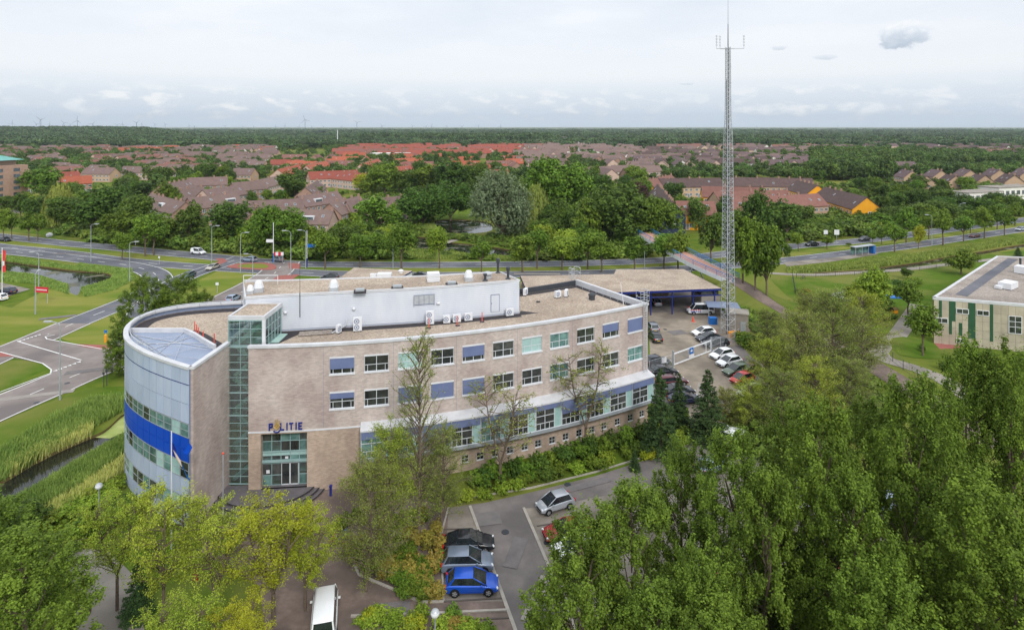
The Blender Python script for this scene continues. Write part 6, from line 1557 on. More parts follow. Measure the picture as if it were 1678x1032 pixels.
o = empty('hazard_board', G(456,430), 0, 'red and white chevron board above the grey hatchback', 'sign')
for i in range(4): MB().bx(-1.5+i*.75,-.75+i*.75,-.05,0,1.9,2.9).build('stripe', MATS['bright_red_sign' if False else ('sign_red' if i % 2 == 0 else 'white_paint')], o)
for x in (-1.2,1.2): MB().tube((x,0,0),(x,0,1.9),.05,.05,5).build('leg', MATS['galvanised'], o)
o = empty('advertising_board', G(68,496), R(-12), 'red billboard with white lettering on the verge', 'billboard'); MB().bx(-1.8,1.8,-.06,0,2.2,3.4).build('board', MATS['sign_red'], o)
for x in (-1.5,1.5): MB().tube((x,.05,0),(x,.05,2.2),.06,.06,5).build('leg', MATS['galvanised'], o)
mb = MB(); mb.bx(-1.65,-1.35,-.08,-.061,2.6,3.0)
for i in range(9): mb.bx(-1.15+i*.3,-.95+i*.3,-.08,-.061,2.65,2.95)
mb.build('lettering', MATS['white_paint'], o)
M('flag_red', lin(214,60,60), None, rough=.8)
o = empty('banner_pole', G(3.5,492), 0, 'white pole with red and white banner at the left edge', 'flagpole'); MB().tube((0,0,0),(0,0,11.5),.1,.07,6).build('pole', MATS['white_paint'], o)
mb = MB()
for i in range(6): mb.poly([(.1,.03*math.sin(i),11-i*.8),(.75,.12*math.sin(i*1.7),10.9-i*.8),(.7,.12*math.sin(i*1.7+1.7),10.1-i*.8),(.1,.03*math.sin(i+1),10.2-i*.8)])
mb.build('banner', MATS['flag_red'], o); MB().bx(.2,.6,-.14,-.12,7.6,8.6).build('banner_mark', MATS['white_paint'], o)
post_sign('bollard_sign', 173.5,560, 2.2, .5, .5, 'sign_blue', 'blue keep-right sign on yellow bollard at the island tip', zb=1.6); thing('yellow_bollard', MB().lathe([(.22,0),(.22,1.3),(.15,1.4)], n=8), 'orange_plastic', G(173,561), 'yellow bollard at the tip of the grass island', 'bollard')
post_sign('road_sign', 356,480, 2.4, .7, .6, 'white_paint', 'white-faced road sign on the grass between the junction legs'); post_sign('road_sign', 261,433, 2.2, .5, .5, 'white_paint', 'small road sign at the slip road fork')
post_sign('road_sign', 1371,402, 5.0, 1.6, 1.6, 'white_paint', 'white square sign in the right median'); post_sign('road_sign', 1353,397, 4.0, 1.3, 1.3, 'white_paint', 'white sign at the far right carriageway')
post_sign('road_sign', 170,634, 2.2, .3, .4, 'dark_metal', 'dark double-post sign on the slope by the road', pole='dark_metal'); post_sign('road_sign', 175,632, 2.4, .3, .4, 'dark_metal', 'dark thin post beside the double-post sign', pole='dark_metal')
post_sign('parking_sign', 1321,655, 2.4, .6, .6, 'sign_blue', 'round blue sign on a post between the birches', zb=1.7); post_sign('parking_sign', 434,905, 2.2, .7, .6, 'sign_blue', 'blue sign behind the yellow tree')
thing('white_boulder', MB().lathe([(.9,0),(1.1,.6),(.7,1.2),(.2,1.4)], n=7), 'white_paint', G(81,388), 'white cabinet on the verge beyond the main road', 'cabinet')
thing('post_box', MB().bx(-.1,.1,-.1,.1,0,.9).bx(-.13,.13,-.13,.13,.9,1.1), 'police_blue', G(542,812), 'slim dark blue post beside the entrance wall', 'post')
o = empty('flag_base_mast', AT(365.5,59.3), 0, 'slim grey mast with red lamp in front of the brick flank', 'mast'); MB().tube((0,0,0),(0,0,6.2),.05,.05,6).build('pole', MATS['galvanised'], o); MB().lathe([(.08,0),(.13,.12),(.06,.2)], (0,0,6.2), 8).build('lamp_head', MATS['red_plastic'], o)
thing('tree_stump', MB().lathe([(.45,0),(.4,.25),(.36,.45)], n=9), 'bark', G(139,1005), 'cut tree stump on the gravel path', 'stump')
# two-wheelers and bikes in the forecourt
def bike(px, py, rz, label, mat='dark_metal', seat='tyre'):
    o = empty('bicycle', G(px,py), rz, label, 'bicycle')
    for x in (-.52,.52):
        m = MB(); pts = [(x+.33*math.cos(6.283*i/14),0,.34+.33*math.sin(6.283*i/14)) for i in range(15)]; m.path(pts,.025,4); m.build('wheel', MATS['tyre'], o)
    m = MB(); m.path([(-.52,0,.34),(-.15,0,.85),(.4,0,.8),(-.05,0,.3),(-.15,0,.85)],.025,5); m.path([(-.05,0,.3),(-.52,0,.34)],.025,5); m.path([(.52,0,.34),(.4,0,.8),(.36,0,1.02)],.025,5); m.build('frame', MATS[mat], o)
    MB().box((-.18,0,.92),(.26,.14,.07)).build('saddle', MATS[seat], o); MB().tube((.34,-.28,1.02),(.34,.28,1.02),.02,.02,5).build('handlebar', MATS[seat], o)
for i, (px, py) in enumerate(((548,890),(556,887),(563,884))): bike(px, py, .8+i*.1, ['nearest','middle','farthest'][i]+' bicycle parked beside the shrub bed', ['red_plastic','grey_metal','sign_blue'][i])
bike(1316,458, .4, 'dark scooter on the footpath by the fence corner')
for i, (px, py) in enumerate(((318,950),(323,952))): thing('red_post', MB().tube((0,0,0),(0,0,.8),.07,.07,8).lathe([(.1,.8),(.06,.9)], n=8), 'sign_red', G(px,py), ['left','right'][i]+' red post behind the left locust trees', 'bollard')
# ------------------------------------------------------------------ planting
# poplars filling the lower right
PG = 'poplars over the car park'
pop = [(1035,41,14.2,7.7,'leftmost poplar, beside the drive'),(956,37,14.6,7.4,'low leafy poplar edge overhanging the drive'),(1118,46,14.6,5.5,'poplar hiding the drive bend, second from the left in the back'),(1075,35,11.6,6.9,'front poplar at the bottom, left of centre'),(1203,42,17.2,6.5,'poplar in the middle of the left clump'),(1296,47,16.8,6.4,'tall poplar in front of the birches'),(1180,33,12.4,6.5,'front poplar at the bottom centre of the clump'),(1345,41,19.8,7.1,'broad poplar right of the clump centre'),(1425,46,17.6,6.4,'tall poplar before the school path'),(1300,31,11.6,6.5,'short front poplar at the bottom, right of centre'),(1500,42,21.0,7.4,'poplar below the school front'),(1450,33,14.4,7.1,'front poplar at the bottom right'),(1590,49,21.0,6.7,'poplar in front of the school wall'),(1600,36,17.6,7.7,'big poplar by the right edge'),(1662,46,21.6,7.2,'poplar at the right edge under the school'),(1560,30,11.6,6.7,'short front poplar in the right corner'),(1665,33,15.0,7.4,'front poplar cut by the right edge'),(1150,36,13.4,5.7,'slender poplar between the drive and the clump'),(1255,39,16.2,6.4,'poplar in the second row of the clump'),(1400,38,16.6,6.7,'poplar in front of the path, second row'),(1545,46,18.4,6.2,'poplar left of the school wall one')]
for px, D, h, w, l in pop: TD('poplar', px, D, h, w, l, PG)
TD('poplar', 40, 37, 13.6, 8.0, 'dense dark tree in the lower left corner'); TD('poplar', -25, 43, 12.2, 8.0, 'tall leafy tree cut by the left edge'); TD('poplar', 105, 33, 8.0, 6.0, 'low leafy tree at the bottom left')
TD('broad', 5, 55, 4.6, 6.0, 'rounded dark shrub-like tree at the left edge')
# airy trees before the entrance
TD('lime', 192, 48, 9.2, 6.6, 'thin green tree with forked trunk left of the lawn', var=1); TD('lime', 268, 46.5, 10.0, 7.4, 'lime green airy tree in front of the round wing'); TD('lime', 350, 46, 9.0, 7.4, 'yellow-green airy tree on the lawn, left one'); TD('yellow', 448, 46.5, 8.9, 9.2, 'brightest yellow airy tree in front of the entrance')
TD('lime', 300, 41, 6.4, 6.4, 'low yellow-green tree at the bottom of the lawn'); TD('yellow', 395, 41, 5.6, 5.6, 'low lime tree at the bottom right of the lawn')
TD('yellow', 500, 48, 7.2, 6.6, 'small yellow tree right of the brightest one')
TD('feathery', 600, 50, 10.5, 6.8, 'grey-green feathery tree beside the shrub bed', var=0)
TD('birch', 686, 56, 18.4, 6.8, 'tallest birch with thin top in front of the blinds', var=0)
TD('feathery', 640, 54, 11.0, 6.5, 'feathery tree left of the tallest birch', var=1); TD('feathery', 722, 58, 9.0, 6.0, 'feathery tree right of the tallest birch', var=0)
TD('thin', 820, 64.5, 11.2, 9.6, 'sparse tree in front of the oriel windows, left one'); TD('thin', 960, 71.5, 12.4, 9.8, 'sparse tree in front of the oriel windows, right one')
# spruces by the drive
T('spruce', 1083, 744, 597, 72, 'tallest spruce by the station corner', 'spruces by the drive', var=0); T('spruce', 1113, 700, 607, 44, 'slim spruce behind the tallest one', 'spruces by the drive', var=1); T('spruce', 1160, 722, 600, 74, 'broad ragged spruce right of the other two', 'spruces by the drive', var=1)
T('spruce', 1040, 770, 735, 22, 'little spruce in the hedge')
T('spruce', 225, 1010, 915, 60, 'dark conifer under the lime green tree', var=0)
# birches right of the drive
for px, D, h, w, l, v, k in ((1262,84,8.6,7.5,'wide feathery birch right of the drive',1,'feathery'),(1312,84,12.0,10,'tall feathery birch in front of the path',0,'feathery'),(1366,88,14.0,11,'biggest feathery birch before the school garden',0,'feathery'),(1228,76,6.0,6.5,'feathery birch above the white people carrier',1,'feathery'),(1285,74,8.2,7.5,'feathery birch behind the poplar tops',0,'feathery'),(1262,102,7.0,7,'airy tree behind the orange bins',0,'feathery'),(1412,88,10.0,8,'airy birch at the path bend',1,'birch'),(1335,76,8.6,7.5,'low feathery birch by the round blue sign',1,'feathery'),(1395,78,8.0,8,'low airy birch above the poplars',0,'feathery'),(1412,93,12.0,10,'broad feathery tree beside the white tent',1,'feathery'),(1332,97,11.0,9,'feathery tree just behind the brown path',0,'feathery'),(1190,77,4.6,5,'low feathery shrub tree by the spruces',0,'feathery')):
    TD(k, px, D, h, w, l, 'birches right of the drive', var=v)
T('broad_light', 1430, 518, 440, 58, 'bright green tree over the white tent', var=0); T('street', 1512, 583, 500, 52, 'dark oval tree in front of the school', var=0); T('street', 1488, 515, 462, 46, 'grey-green round tree in the school garden', var=1); T('broad_mid', 1575, 450, 410, 48, 'brownish green tree at the school roof corner'); T('broad', 1487, 457, 440, 18, 'dark little bush tree in the school lawn')
T('broad_light', 1400, 520, 465, 40, 'light green bush tree left of the tent', var=1); T('spruce', 1668, 424, 404, 18, 'small dark pine behind the school roof')
T('bush', 1512, 575, 562, 18, 'low hedge ball by the school lawn'); T('bush', 1548, 606, 590, 24, 'round shrub at the end of the school path')
# three big trees on the embankment
for px, b, t, w, z, l in ((1217,467,352,62,3.0,'left one of the big trees on the embankment'),(1238,479,362,58,2.2,'middle one of the big trees on the embankment'),(1256,487,368,62,1.6,'right one of the big trees on the embankment')): T('broad_mid', px, b, t, w, l, 'embankment trees', z)
T('broad', 1165, 428, 350, 56, 'dark tree left of the mast beyond the bridge'); T('broad', 1240, 400, 312, 52, 'tall dark tree behind the mast'); T('broad', 1290, 395, 330, 62, 'dark tree behind the embankment trees')
# tree by the round wing, behind it
TD('poplar', 235, 97, 14.5, 8.5, 'bushy dark tree behind the round wing'); TD('poplar', 290, 99, 14.0, 9.5, 'bushy green tree behind the round wing roof'); TD('poplar', 330, 101, 10.5, 6.5, 'lighter bushy tree behind the round wing roof'); TD('poplar', 205, 94, 8.0, 5.5, 'low bushy tree left of the round wing')
# street trees on the median behind the station
for i, (px, b, t, w) in enumerate(((533,441,378,44),(590,440,384,42),(658,441,366,50),(720,440,372,38),(789,446,395,36),(856,446,388,52),(921,442,390,50),(986,446,390,44),(963,441,380,40),(1040,443,388,44),(1088,442,384,46),(1111,447,378,50),(880,440,376,40))):
    T('street_light' if i in (3,6) else 'street', px, b, t, w, ['first','second','third','fourth','fifth','sixth','seventh','eighth','ninth','tenth','eleventh','twelfth','thirteenth'][i]+' street tree planted along the median behind the station', 'median street trees')
for i, (px, b, t, w) in enumerate(((6,394,344,26),(19,392,348,24),(47,395,348,32),(62,394,352,30),(200,426,382,30),(238,420,355,44),(252,418,352,46),(190,405,372,30))):
    T('street', px, b, t, w, ['leftmost','second','third','fourth','fifth','sixth','seventh','eighth'][i]+' street tree of the left median counted from the edge', 'left median trees')
rt = [(1308,412,382,22,'street_light'),(1355,408,386,24,'street'),(1391,404,398,10,'street'),(1466,413,366,34,'street'),(1445,400,374,22,'street'),(1505,408,370,20,'broad_lime'),(1545,402,343,38,'street'),(1579,396,354,30,'street'),(1613,391,340,34,'street'),(1646,386,344,28,'street'),(1485,398,340,38,'street'),(1522,392,346,30,'street'),(1590,382,345,26,'street'),(1634,376,336,28,'street'),(1663,370,332,30,'street'),(1430,400,380,14,'street'),(1290,420,398,16,'bush')]
for i, (px, b, t, w, k) in enumerate(rt): T(k, px, b, t, w, ('small bright yellow tree on the right median' if k == 'broad_lime' else 'young roadside tree at the right carriageways, number-%d from the left by its trunk' % (i+1)) if k != 'bush' else 'low bush on the right median', 'right median trees')
# notable trees of the park and the belts
for k, px, b, t, w, l, v in (('weeping',98,372,297,50,'yellow-green weeping willow at the left',0),('broad',150,386,306,80,'large dark tree beside the weeping willow',1),('broad_mid',68,332,276,58,'tree beside the apartment block',0),('big_willow',822,390,281,98,'large silvery willow by the pond',0),('weeping',878,380,298,52,'yellow-green weeping willow behind the silvery willow',0),('big_broad',916,366,262,104,'huge olive-green tree behind the weeping willow',1),('big_broad',693,370,306,84,'broad dark tree left of the pond',0),('big_broad',738,362,300,74,'broad dark tree touching the pond',0),('broad_lime',590,316,285,36,'golden-yellow tree among the brown roofs',0),('broad_mid',621,384,322,74,'round green tree in front of the park path',1),('broad_mid',630,322,268,50,'green tree behind the golden one',2),('broad',735,322,266,66,'dark tree behind the park',2),('broad_mid',700,318,270,50,'green tree in the park row, left',1),('broad',765,322,272,46,'dark tree in the park row, right',3),('big_broad',1020,398,304,120,'wide dark tree mass before the blue gabled house',0),('big_broad',1070,400,324,90,'rounded green tree left of the blue gabled house',1),('broad_mid',965,400,330,60,'greyish green tree right of the huge olive tree',1),('broad',310,400,333,52,'dark tree behind the tall lamp, left',0),('broad',375,402,333,74,'dark tree behind the white van',2),('broad_mid',255,404,350,60,'green tree behind the median lamp',2),('broad',220,400,322,56,'dark tree in the belt left of the brown houses',3),('big_broad',455,418,338,82,'leafy tree behind the direction signs',1),('broad_mid',195,404,348,60,'olive tree in the belt',0),('broad',485,330,282,56,'dark tree between the brown roofs',1),('purple',468,326,315,22,'small copper tree among the brown roofs',0),('broad_light',215,366,328,40,'light green tree behind the belt',0),('broad_mid',280,350,300,40,'tree left of the brown houses',1),('broad',1105,335,300,40,'dark copper-green tree behind the blue gabled house',2),('purple',1050,345,300,28,'copper beech left of the blue gabled house',0),('broad',1145,378,328,34,'dark tree right of the blue gabled house',3)):
    T(k, px, b, t, w, l, None, var=v)
# belts of similar trees
def belt(n, pts, kinds, hgt, wid, label, group, seed, z=0.0):
    rg = random.Random(seed); xs = [p[0] for p in pts]; ys = [p[1] for p in pts]; c = 0; tries = 0
    while c < n and tries < n*60:
        tries += 1; x, y = rg.uniform(min(xs), max(xs)), rg.uniform(min(ys), max(ys))
        if not inside(x, y, pts): continue
        g = G(x, y)
        if any(inside(g.x, g.y, h) for h in HOLES.values()): continue
        if 1325 < x < 1440 and 345 < y < 396 and hgt[1] > 6: hh_ = (3.2, 5.0)
        else: hh_ = hgt
        if any(abs(g.x-q.x)+abs(g.y-q.y) < 7 for p in ROADS.values() for q in p): continue
        plant(rg.choice(kinds), g, rg.uniform(*hh_), rg.uniform(*wid)*(1 if hh_ is hgt else .7), label, group); c += 1
belt(26, [(180,404),(330,414),(470,424),(540,426),(640,424),(640,410),(540,402),(430,400),(300,392),(190,390)], ['broad','broad_mid','broad','bush_light'], (5,10), (6,10), 'tree in the thick belt between main road and brown houses', 'roadside belt trees', 1)
belt(16, [(500,426),(620,424),(650,404),(600,392),(500,400)], ['broad_mid','broad','broad_light'], (4,7), (6,9), 'low olive tree of the thicket left of the stream', 'thicket trees', 2)
belt(22, [(850,432),(1060,420),(1040,396),(960,380),(870,392),(840,408)], ['broad_mid','broad','broad_light','street_light'], (4,8), (6,9), 'low tree of the park thicket left of the bridge', 'park thicket trees', 3)
belt(20, [(880,380),(1000,360),(1040,372),(1000,392),(900,396)], ['broad','broad_mid','broad'], (7,12), (8,12), 'tree of the dark grove behind the pond', 'grove trees', 4)
belt(52, [(1190,402),(1300,394),(1400,386),(1480,376),(1600,362),(1678,352),(1678,340),(1560,350),(1440,362),(1330,368),(1200,380)], ['broad','broad','broad_mid'], (5.5,9), (8,12), 'dark tree of the belt along the far right carriageway', 'right belt trees', 5)
belt(40, [(1440,352),(1560,338),(1640,330),(1640,318),(1540,312),(1440,308),(1360,294),(1340,300),(1430,330)], ['broad','broad_mid','column'], (6,10), (7,11), 'tall tree of the wood between the right roads and houses', 'right wood trees', 6)
belt(30, [(0,352),(90,380),(190,392),(230,372),(200,338),(120,318),(60,336),(0,340)], ['broad','broad_mid','broad_light'], (7,12), (8,12), 'tree of the copse right of the apartment block', 'left copse trees', 7)
belt(30, [(180,340),(330,318),(420,300),(430,284),(300,290),(180,312)], ['broad','broad_mid','far'], (9,13), (8,12), 'tree of the green strip behind the brown houses', 'strip trees', 8)
belt(26, [(600,322),(840,330),(840,300),(700,292),(600,296)], ['broad','broad_mid'], (10,15), (9,13), 'tree of the row before the red roofs', 'park row trees', 9)
belt(20, [(840,330),(1060,330),(1060,300),(900,290),(840,296)], ['broad','broad_mid'], (10,14), (9,13), 'tree of the grove behind the huge olive tree', 'rear grove trees', 10)
belt(14, [(560,378),(650,366),(700,352),(650,345),(560,356)], ['broad_mid','broad_light','bush'], (4,8), (4,7), 'garden tree beside the brown houses', 'garden trees', 11)
belt(14, [(1060,360),(1180,372),(1200,350),(1140,338),(1060,345)], ['broad','broad_mid'], (5,9), (5,8), 'garden tree beside the yellow houses', 'garden trees', 12)
belt(18, [(262,352),(400,352),(540,346),(565,320),(420,302),(285,312)], ['broad_mid','broad','broad_light'], (5,8.5), (5,8), 'garden tree standing between the brown-roofed houses', 'house garden trees', 13)
# shrubs: station hedge, beds
def row(n, a, b, kinds, hgt, wid, jit, label, group, seed):
    rg = random.Random(seed)
    for i in range(n):
        t = (i+.5)/n; p = G(a[0]+(b[0]-a[0])*t, a[1]+(b[1]-a[1])*t)+Vector((rg.uniform(-jit,jit), rg.uniform(-jit,jit), 0)); plant(rg.choice(kinds), p, rg.uniform(*hgt), rg.uniform(*wid), label, group)
row(12, (755,826), (1060,742), ['bush_light','bush'], (1.0,1.6), (2.0,2.8), .4, 'shrub in the front row of the station hedge', 'station hedge', 1)
row(14, (765,806), (1060,722), ['bush'], (1.8,2.8), (2.6,3.6), .5, 'darker shrub in the back row of the station hedge', 'station hedge', 2)
row(6, (1050,745), (1160,705), ['bush','bush_light'], (1.0,1.6), (2.4,3.0), .5, 'shrub at the foot of the spruces', 'spruce shrubs', 3)
row(2, (1055,755), (1075,748), ['bush_lime'], (1.0,1.2), (1.6,2.0), .2, 'yellow-green shrub ball before the tallest spruce', 'spruce shrubs', 4)
rg = random.Random(5)
bedp = [(572,900),(640,868),(712,828),(722,878),(727,986),(690,985),(640,962),(590,940)]
n = 0
while n < 46:
    x, y = rg.uniform(570,730), rg.uniform(826,988)
    if inside(x, y, bedp): plant('bed', G(x,y), rg.uniform(1.0,1.6), rg.uniform(2.0,2.8), 'brown-green shrub of the bed left of the parked cars', 'shrub bed'); n += 1
row(14, (585,1024), (800,1024), ['bed','bush_lime','bush_light'], (.8,1.2), (1.6,2.2), .7, 'low yellow-green shrub along the bottom edge', 'bottom bed', 6)
row(14, (60,905), (205,845), ['bush_light','bush'], (1.2,2.0), (2.6,3.4), 1.2, 'leafy shrub of the hedge in front of the ditch', 'ditch hedge', 7)
row(12, (40,880), (200,800), ['bush_light'], (1.0,1.5), (2.6,3.4), 1.2, 'low rank shrub behind the ditch hedge', 'ditch hedge', 8)
row(10, (560,862), (660,815), ['bush','bush_light'], (.7,1.2), (1.6,2.2), .8, 'small shrub below the station wall left of the birch', 'birch shrubs', 9)
row(16, (1185,500), (1260,545), ['bush_light','bush'], (.7,1.3), (2.4,3.2), 1.5, 'ivy-like shrub on the embankment slope', 'embankment shrubs', 10)
row(16, (1225,560), (1300,600), ['bush','bush_light'], (1.5,2.5), (3,4), 2.0, 'dark shrub behind the parked cars', 'car park shrubs', 11)
row(12, (1310,478), (1370,505), ['bed','bush_light'], (.8,1.5), (2.5,3.5), 1.6, 'brownish shrub inside the school fence', 'school shrubs', 12)
row(8, (1440,475), (1500,462), ['bush','bush_light'], (1.2,2.0), (2.5,3.5), 2.0, 'shrub in the school garden', 'school shrubs', 13)
row(6, (1440,526), (1468,520), ['bush'], (.8,1.0), (1.6,2.0), .3, 'clipped hedge plant before the play hut', 'school shrubs', 14)
# reeds and rank grass along the water
def reeds(name, label, polys, n, hgt, mat, seed, wd=.05):
    rng = np.random.default_rng(seed); rg = random.Random(seed); Q = []
    for poly in polys:
        P = pg(poly); xs = [p.x for p in P]; ys = [p.y for p in P]; c = 0; bb = []
        while c < n:
            x, y = rg.uniform(min(xs), max(xs)), rg.uniform(min(ys), max(ys))
            if inside(x, y, P) and not any(inside(x, y, h) for h in HOLES.values()): bb.append((x, y)); c += 1
        b = np.array(bb); h = rng.uniform(hgt[0], hgt[1], (n,1)); a = rng.uniform(0, 6.28, n); d = np.stack([np.cos(a), np.sin(a), np.zeros(n)], 1)*wd*rng.uniform(.6,1.6,(n,1))
        p = np.concatenate([b, np.full((n,1), -.3)], 1); tip = p+np.concatenate([rng.normal(size=(n,2))*.22*h, h+.3], 1); m = p*.45+tip*.55-np.concatenate([rng.normal(size=(n,2))*.05, np.zeros((n,1))], 1)
        Q.append(np.stack([p-d, p+d, m+d, m-d], 1)); Q.append(np.stack([m-d, m+d, tip+d*.2, tip-d*.2], 1))
    o = link(name, quads_mesh(name, np.concatenate(Q), MATS[mat])); tag(o, label, 'reeds', kind='stuff')
reeds('reeds', 'tall green reeds lining the ditch beside the round wing', [[(-60,815),(0,790),(100,732),(165,695),(205,672),(205,655),(150,660),(90,690),(0,745),(-60,770)],[(0,848),(60,812),(120,774),(205,724),(205,748),(140,800),(60,846),(0,880)],[(-40,870),(0,848),(60,812),(120,774),(205,724),(205,734),(130,782),(0,862),(-40,884)]], 13000, (.7,1.4), 'reed', 1, .06)
reeds('reeds', 'dry tawny grass on the near ditch bank', [[(20,792),(100,735),(150,715),(150,700),(90,722),(10,770)],[(60,850),(140,800),(205,755),(205,770),(150,815),(80,860)]], 4000, (.6,1.2), 'reed_dry', 2, .06)
reeds('reeds', 'reeds round the pond by the slip road', [[(0,445),(57,450),(81,457),(111,467),(113,484),(100,478),(60,466),(0,460)],[(130,472),(160,465),(182,457),(186,447),(170,442),(215,440),(222,458),(190,475),(140,487)],[(120,442),(182,448),(200,440),(130,432)],[(0,427),(81,437),(122,442),(122,436),(60,428),(0,420)]], 4000, (.2,.55), 'reed', 3, .12)
reeds('reeds', 'tall grass strip along the right canal', [[(1290,441),(1400,432),(1500,418),(1600,402),(1678,391),(1678,398),(1600,411),(1540,422),(1440,438),(1330,447),(1290,448)],[(1410,427),(1452,424),(1450,432),(1400,436)]], 12000, (.4,1.0), 'reed', 4, .15)
reeds('reeds', 'reeds along the park stream', [[(640,425),(780,424),(850,428),(850,422),(770,417),(690,410),(650,415)],[(684,370),(712,364),(720,380),(700,384)]], 5000, (.4,1.0), 'reed', 5, .15)

# undergrowth that closes the belts, one mass each
def thicket(name, label, poly, n, h, w, kinds, seed):
    rg = random.Random(seed); P = []; Rr = []; S = []; xs = [p[0] for p in poly]; ys = [p[1] for p in poly]
    while len(P) < n:
        x, y = rg.uniform(min(xs), max(xs)), rg.uniform(min(ys), max(ys))
        if not inside(x, y, poly): continue
        g = G(x, y)
        if any(inside(g.x, g.y, q) for q in HOLES.values()) or any(abs(g.x-q.x)+abs(g.y-q.y) < 6 for p in ROADS.values() for q in p): n -= 1; continue
        P.append(tuple(g)); Rr.append(rg.uniform(0, 6.28)); ww = rg.uniform(*w)/3; S.append((ww, ww, rg.uniform(*h)/2))
    THICK.append((name, label, P, Rr, S, kinds))
THICK = []
leafmat('leaf_under', lin(48,66,28), lin(104,122,48), rnd=.35); bush(110, 'under', 'leaf_under', 2., 3., 60, 7, .26); bush(111, 'under', 'leaf_under', 2., 3., 60, 7, .26); bush(112, 'under', 'leaf_under', 2., 3., 60, 7, .26)
for i, (poly, n, h, w, l) in enumerate((
 ([(150,402),(190,398),(330,412),(470,424),(640,426),(650,408),(640,380),(540,385),(430,385),(300,380),(200,376),(150,380)], 800, (2,4.5), (4,7), 'dense undergrowth of the belt beyond the main road'),
 ([(850,430),(1060,421),(1050,398),(1000,366),(880,372),(850,396)], 520, (1.5,3.5), (4,6.5), 'dense undergrowth of the park left of the bridge'),
 ([(1190,404),(1300,396),(1400,388),(1480,378),(1600,364),(1678,354),(1678,338),(1560,346),(1440,354),(1330,356),(1200,370)], 700, (2.5,5), (5,8), 'dense undergrowth of the belt on the right'),
 ([(90,384),(190,396),(230,372),(200,338),(120,322),(110,350)], 300, (2,4), (4,7), 'dense undergrowth of the left copse'),
 ([(180,345),(330,322),(440,302),(440,284),(300,290),(180,312)], 420, (2,4), (5,8), 'hedges and gardens behind the brown houses'),
 ([(230,372),(420,384),(650,376),(690,340),(600,316),(420,320),(250,340)], 420, (1.2,2.6), (3,5), 'garden shrubs between the brown houses'),
 ([(590,336),(850,340),(850,300),(700,292),(600,296)], 380, (2,4), (5,8), 'undergrowth of the park row'),
 ([(850,345),(1060,345),(1060,300),(900,290),(850,296)], 380, (2,4), (5,8), 'undergrowth of the rear grove'),
 ([(1330,350),(1440,352),(1560,340),(1678,326),(1678,298),(1540,300),(1420,296),(1330,312)], 500, (2,4.5), (5,9), 'undergrowth of the right wood'),
 ([(1060,372),(1190,378),(1200,340),(1140,330),(1060,340)], 160, (1.2,2.5), (3,5), 'garden shrubs beside the yellow houses'),
 ([(1190,700),(1240,655),(1300,612),(1400,595),(1450,640),(1440,720),(1300,770),(1215,745)], 190, (1,2.6), (2.5,4.5), 'rough undergrowth beneath the birches right of the drive'),
 ([(1440,600),(1500,612),(1600,670),(1560,700),(1460,640)], 70, (.8,2), (2,4), 'shrubs below the school path'),
 ([(1440,540),(1462,520),(1475,500),(1440,500),(1410,520)], 50, (.8,1.8), (2,3.5), 'shrubs of the school garden'),
 ([(640,402),(690,388),(712,362),(690,350),(640,352)], 120, (1,2.5), (3,5), 'shrubs on the pond bank'),
 ([(706,386),(740,386),(860,398),(860,410),(800,401),(730,393)], 70, (.8,2.2), (2.5,4.5), 'shrubs between the pond and the stream'),
 ([(770,386),(860,380),(880,396),(860,398),(800,391)], 50, (1,2.5), (3,5), 'shrubs at the foot of the silvery willow'),
 ([(640,424),(860,427),(860,423),(700,411),(640,414)], 60, (.8,1.8), (2,4), 'low shrubs on the stream bank'),
 ([(1290,505),(1345,520),(1400,560),(1380,566),(1310,520)], 60, (.5,1.0), (2,3), 'weeds along the school fence'),
 ([(1180,486),(1215,482),(1262,520),(1270,552),(1235,545),(1190,510)], 160, (.6,1.1), (2,3), 'ivy covering the embankment slope'),
)): thicket('undergrowth', l, poly, n, h, w, ('under',), 100+i)
# ------------------------------------------------------------------ houses
for nm, c1, c2 in (('tile_brown',(134,112,108),(148,124,118)),('tile_purple',(122,102,104),(136,114,114)),('tile_red',(178,98,84),(192,110,94)),('tile_orange',(196,108,82),(208,120,92)),('tile_mauve',(142,120,114),(156,132,124)),('tile_dark',(104,86,84),(118,98,94)),('tile_terracotta',(150,106,96),(162,118,106))):
    M(nm, lin(*c1), lin(*c2), .6, .85, .2, .3, 3.0, rnd=.10)
for nm, c1, c2 in (('house_brick',(160,128,114),(172,140,124)),('house_tan',(186,156,130),(196,166,140)),('house_white',(222,218,212),(232,228,222)),('house_yellow',(238,164,40),(244,174,50)),('house_navy',(52,62,84),(60,70,92)),('house_pink',(196,168,154),(208,180,166))):
    M(nm, lin(*c1), lin(*c2), .5, .9, .2, .1, 6.0, rnd=.08)
M('solar', lin(40,46,72), None, rough=.15, spec=.7)
HW = {}
def hwin(w, h):
    if (w, h) not in HW:
        mb = MB(); mb.bx(-w/2,w/2,-.06,.04,0,.1); mb.bx(-w/2,w/2,-.06,.04,h-.1,h); mb.bx(-w/2,-w/2+.1,-.06,.04,.1,h-.1); mb.bx(w/2-.1,w/2,-.06,.04,.1,h-.1); mb.bx(-.04,.04,-.05,.03,.1,h-.1); mb.mi = 1; mb.bx(-w/2+.1,w/2-.1,-.01,.01,.1,h-.1)
        HW[w, h] = mb.mesh('window', [MATS['white_paint'], MATS['house_glass']])
    return HW[w, h]
def skymesh():
    if 'sky' not in HW: mb = MB(); mb.bx(-.45,.45,-.6,.6,0,.1); mb.mi = 1; mb.bx(-.36,.36,-.5,.5,.1,.115); HW['sky'] = mb.mesh('skylight', [MATS['galvanised'], MATS['house_glass']])
    return HW['sky']
def chimesh():
    if 'chi' not in HW: HW['chi'] = MB().bx(-.35,.35,-.35,.35,-.6,1.0).bx(-.42,.42,-.42,.42,1.0,1.12).mesh('chimney', MATS['house_brick'])
    return HW['chi']
SHAPE = {}
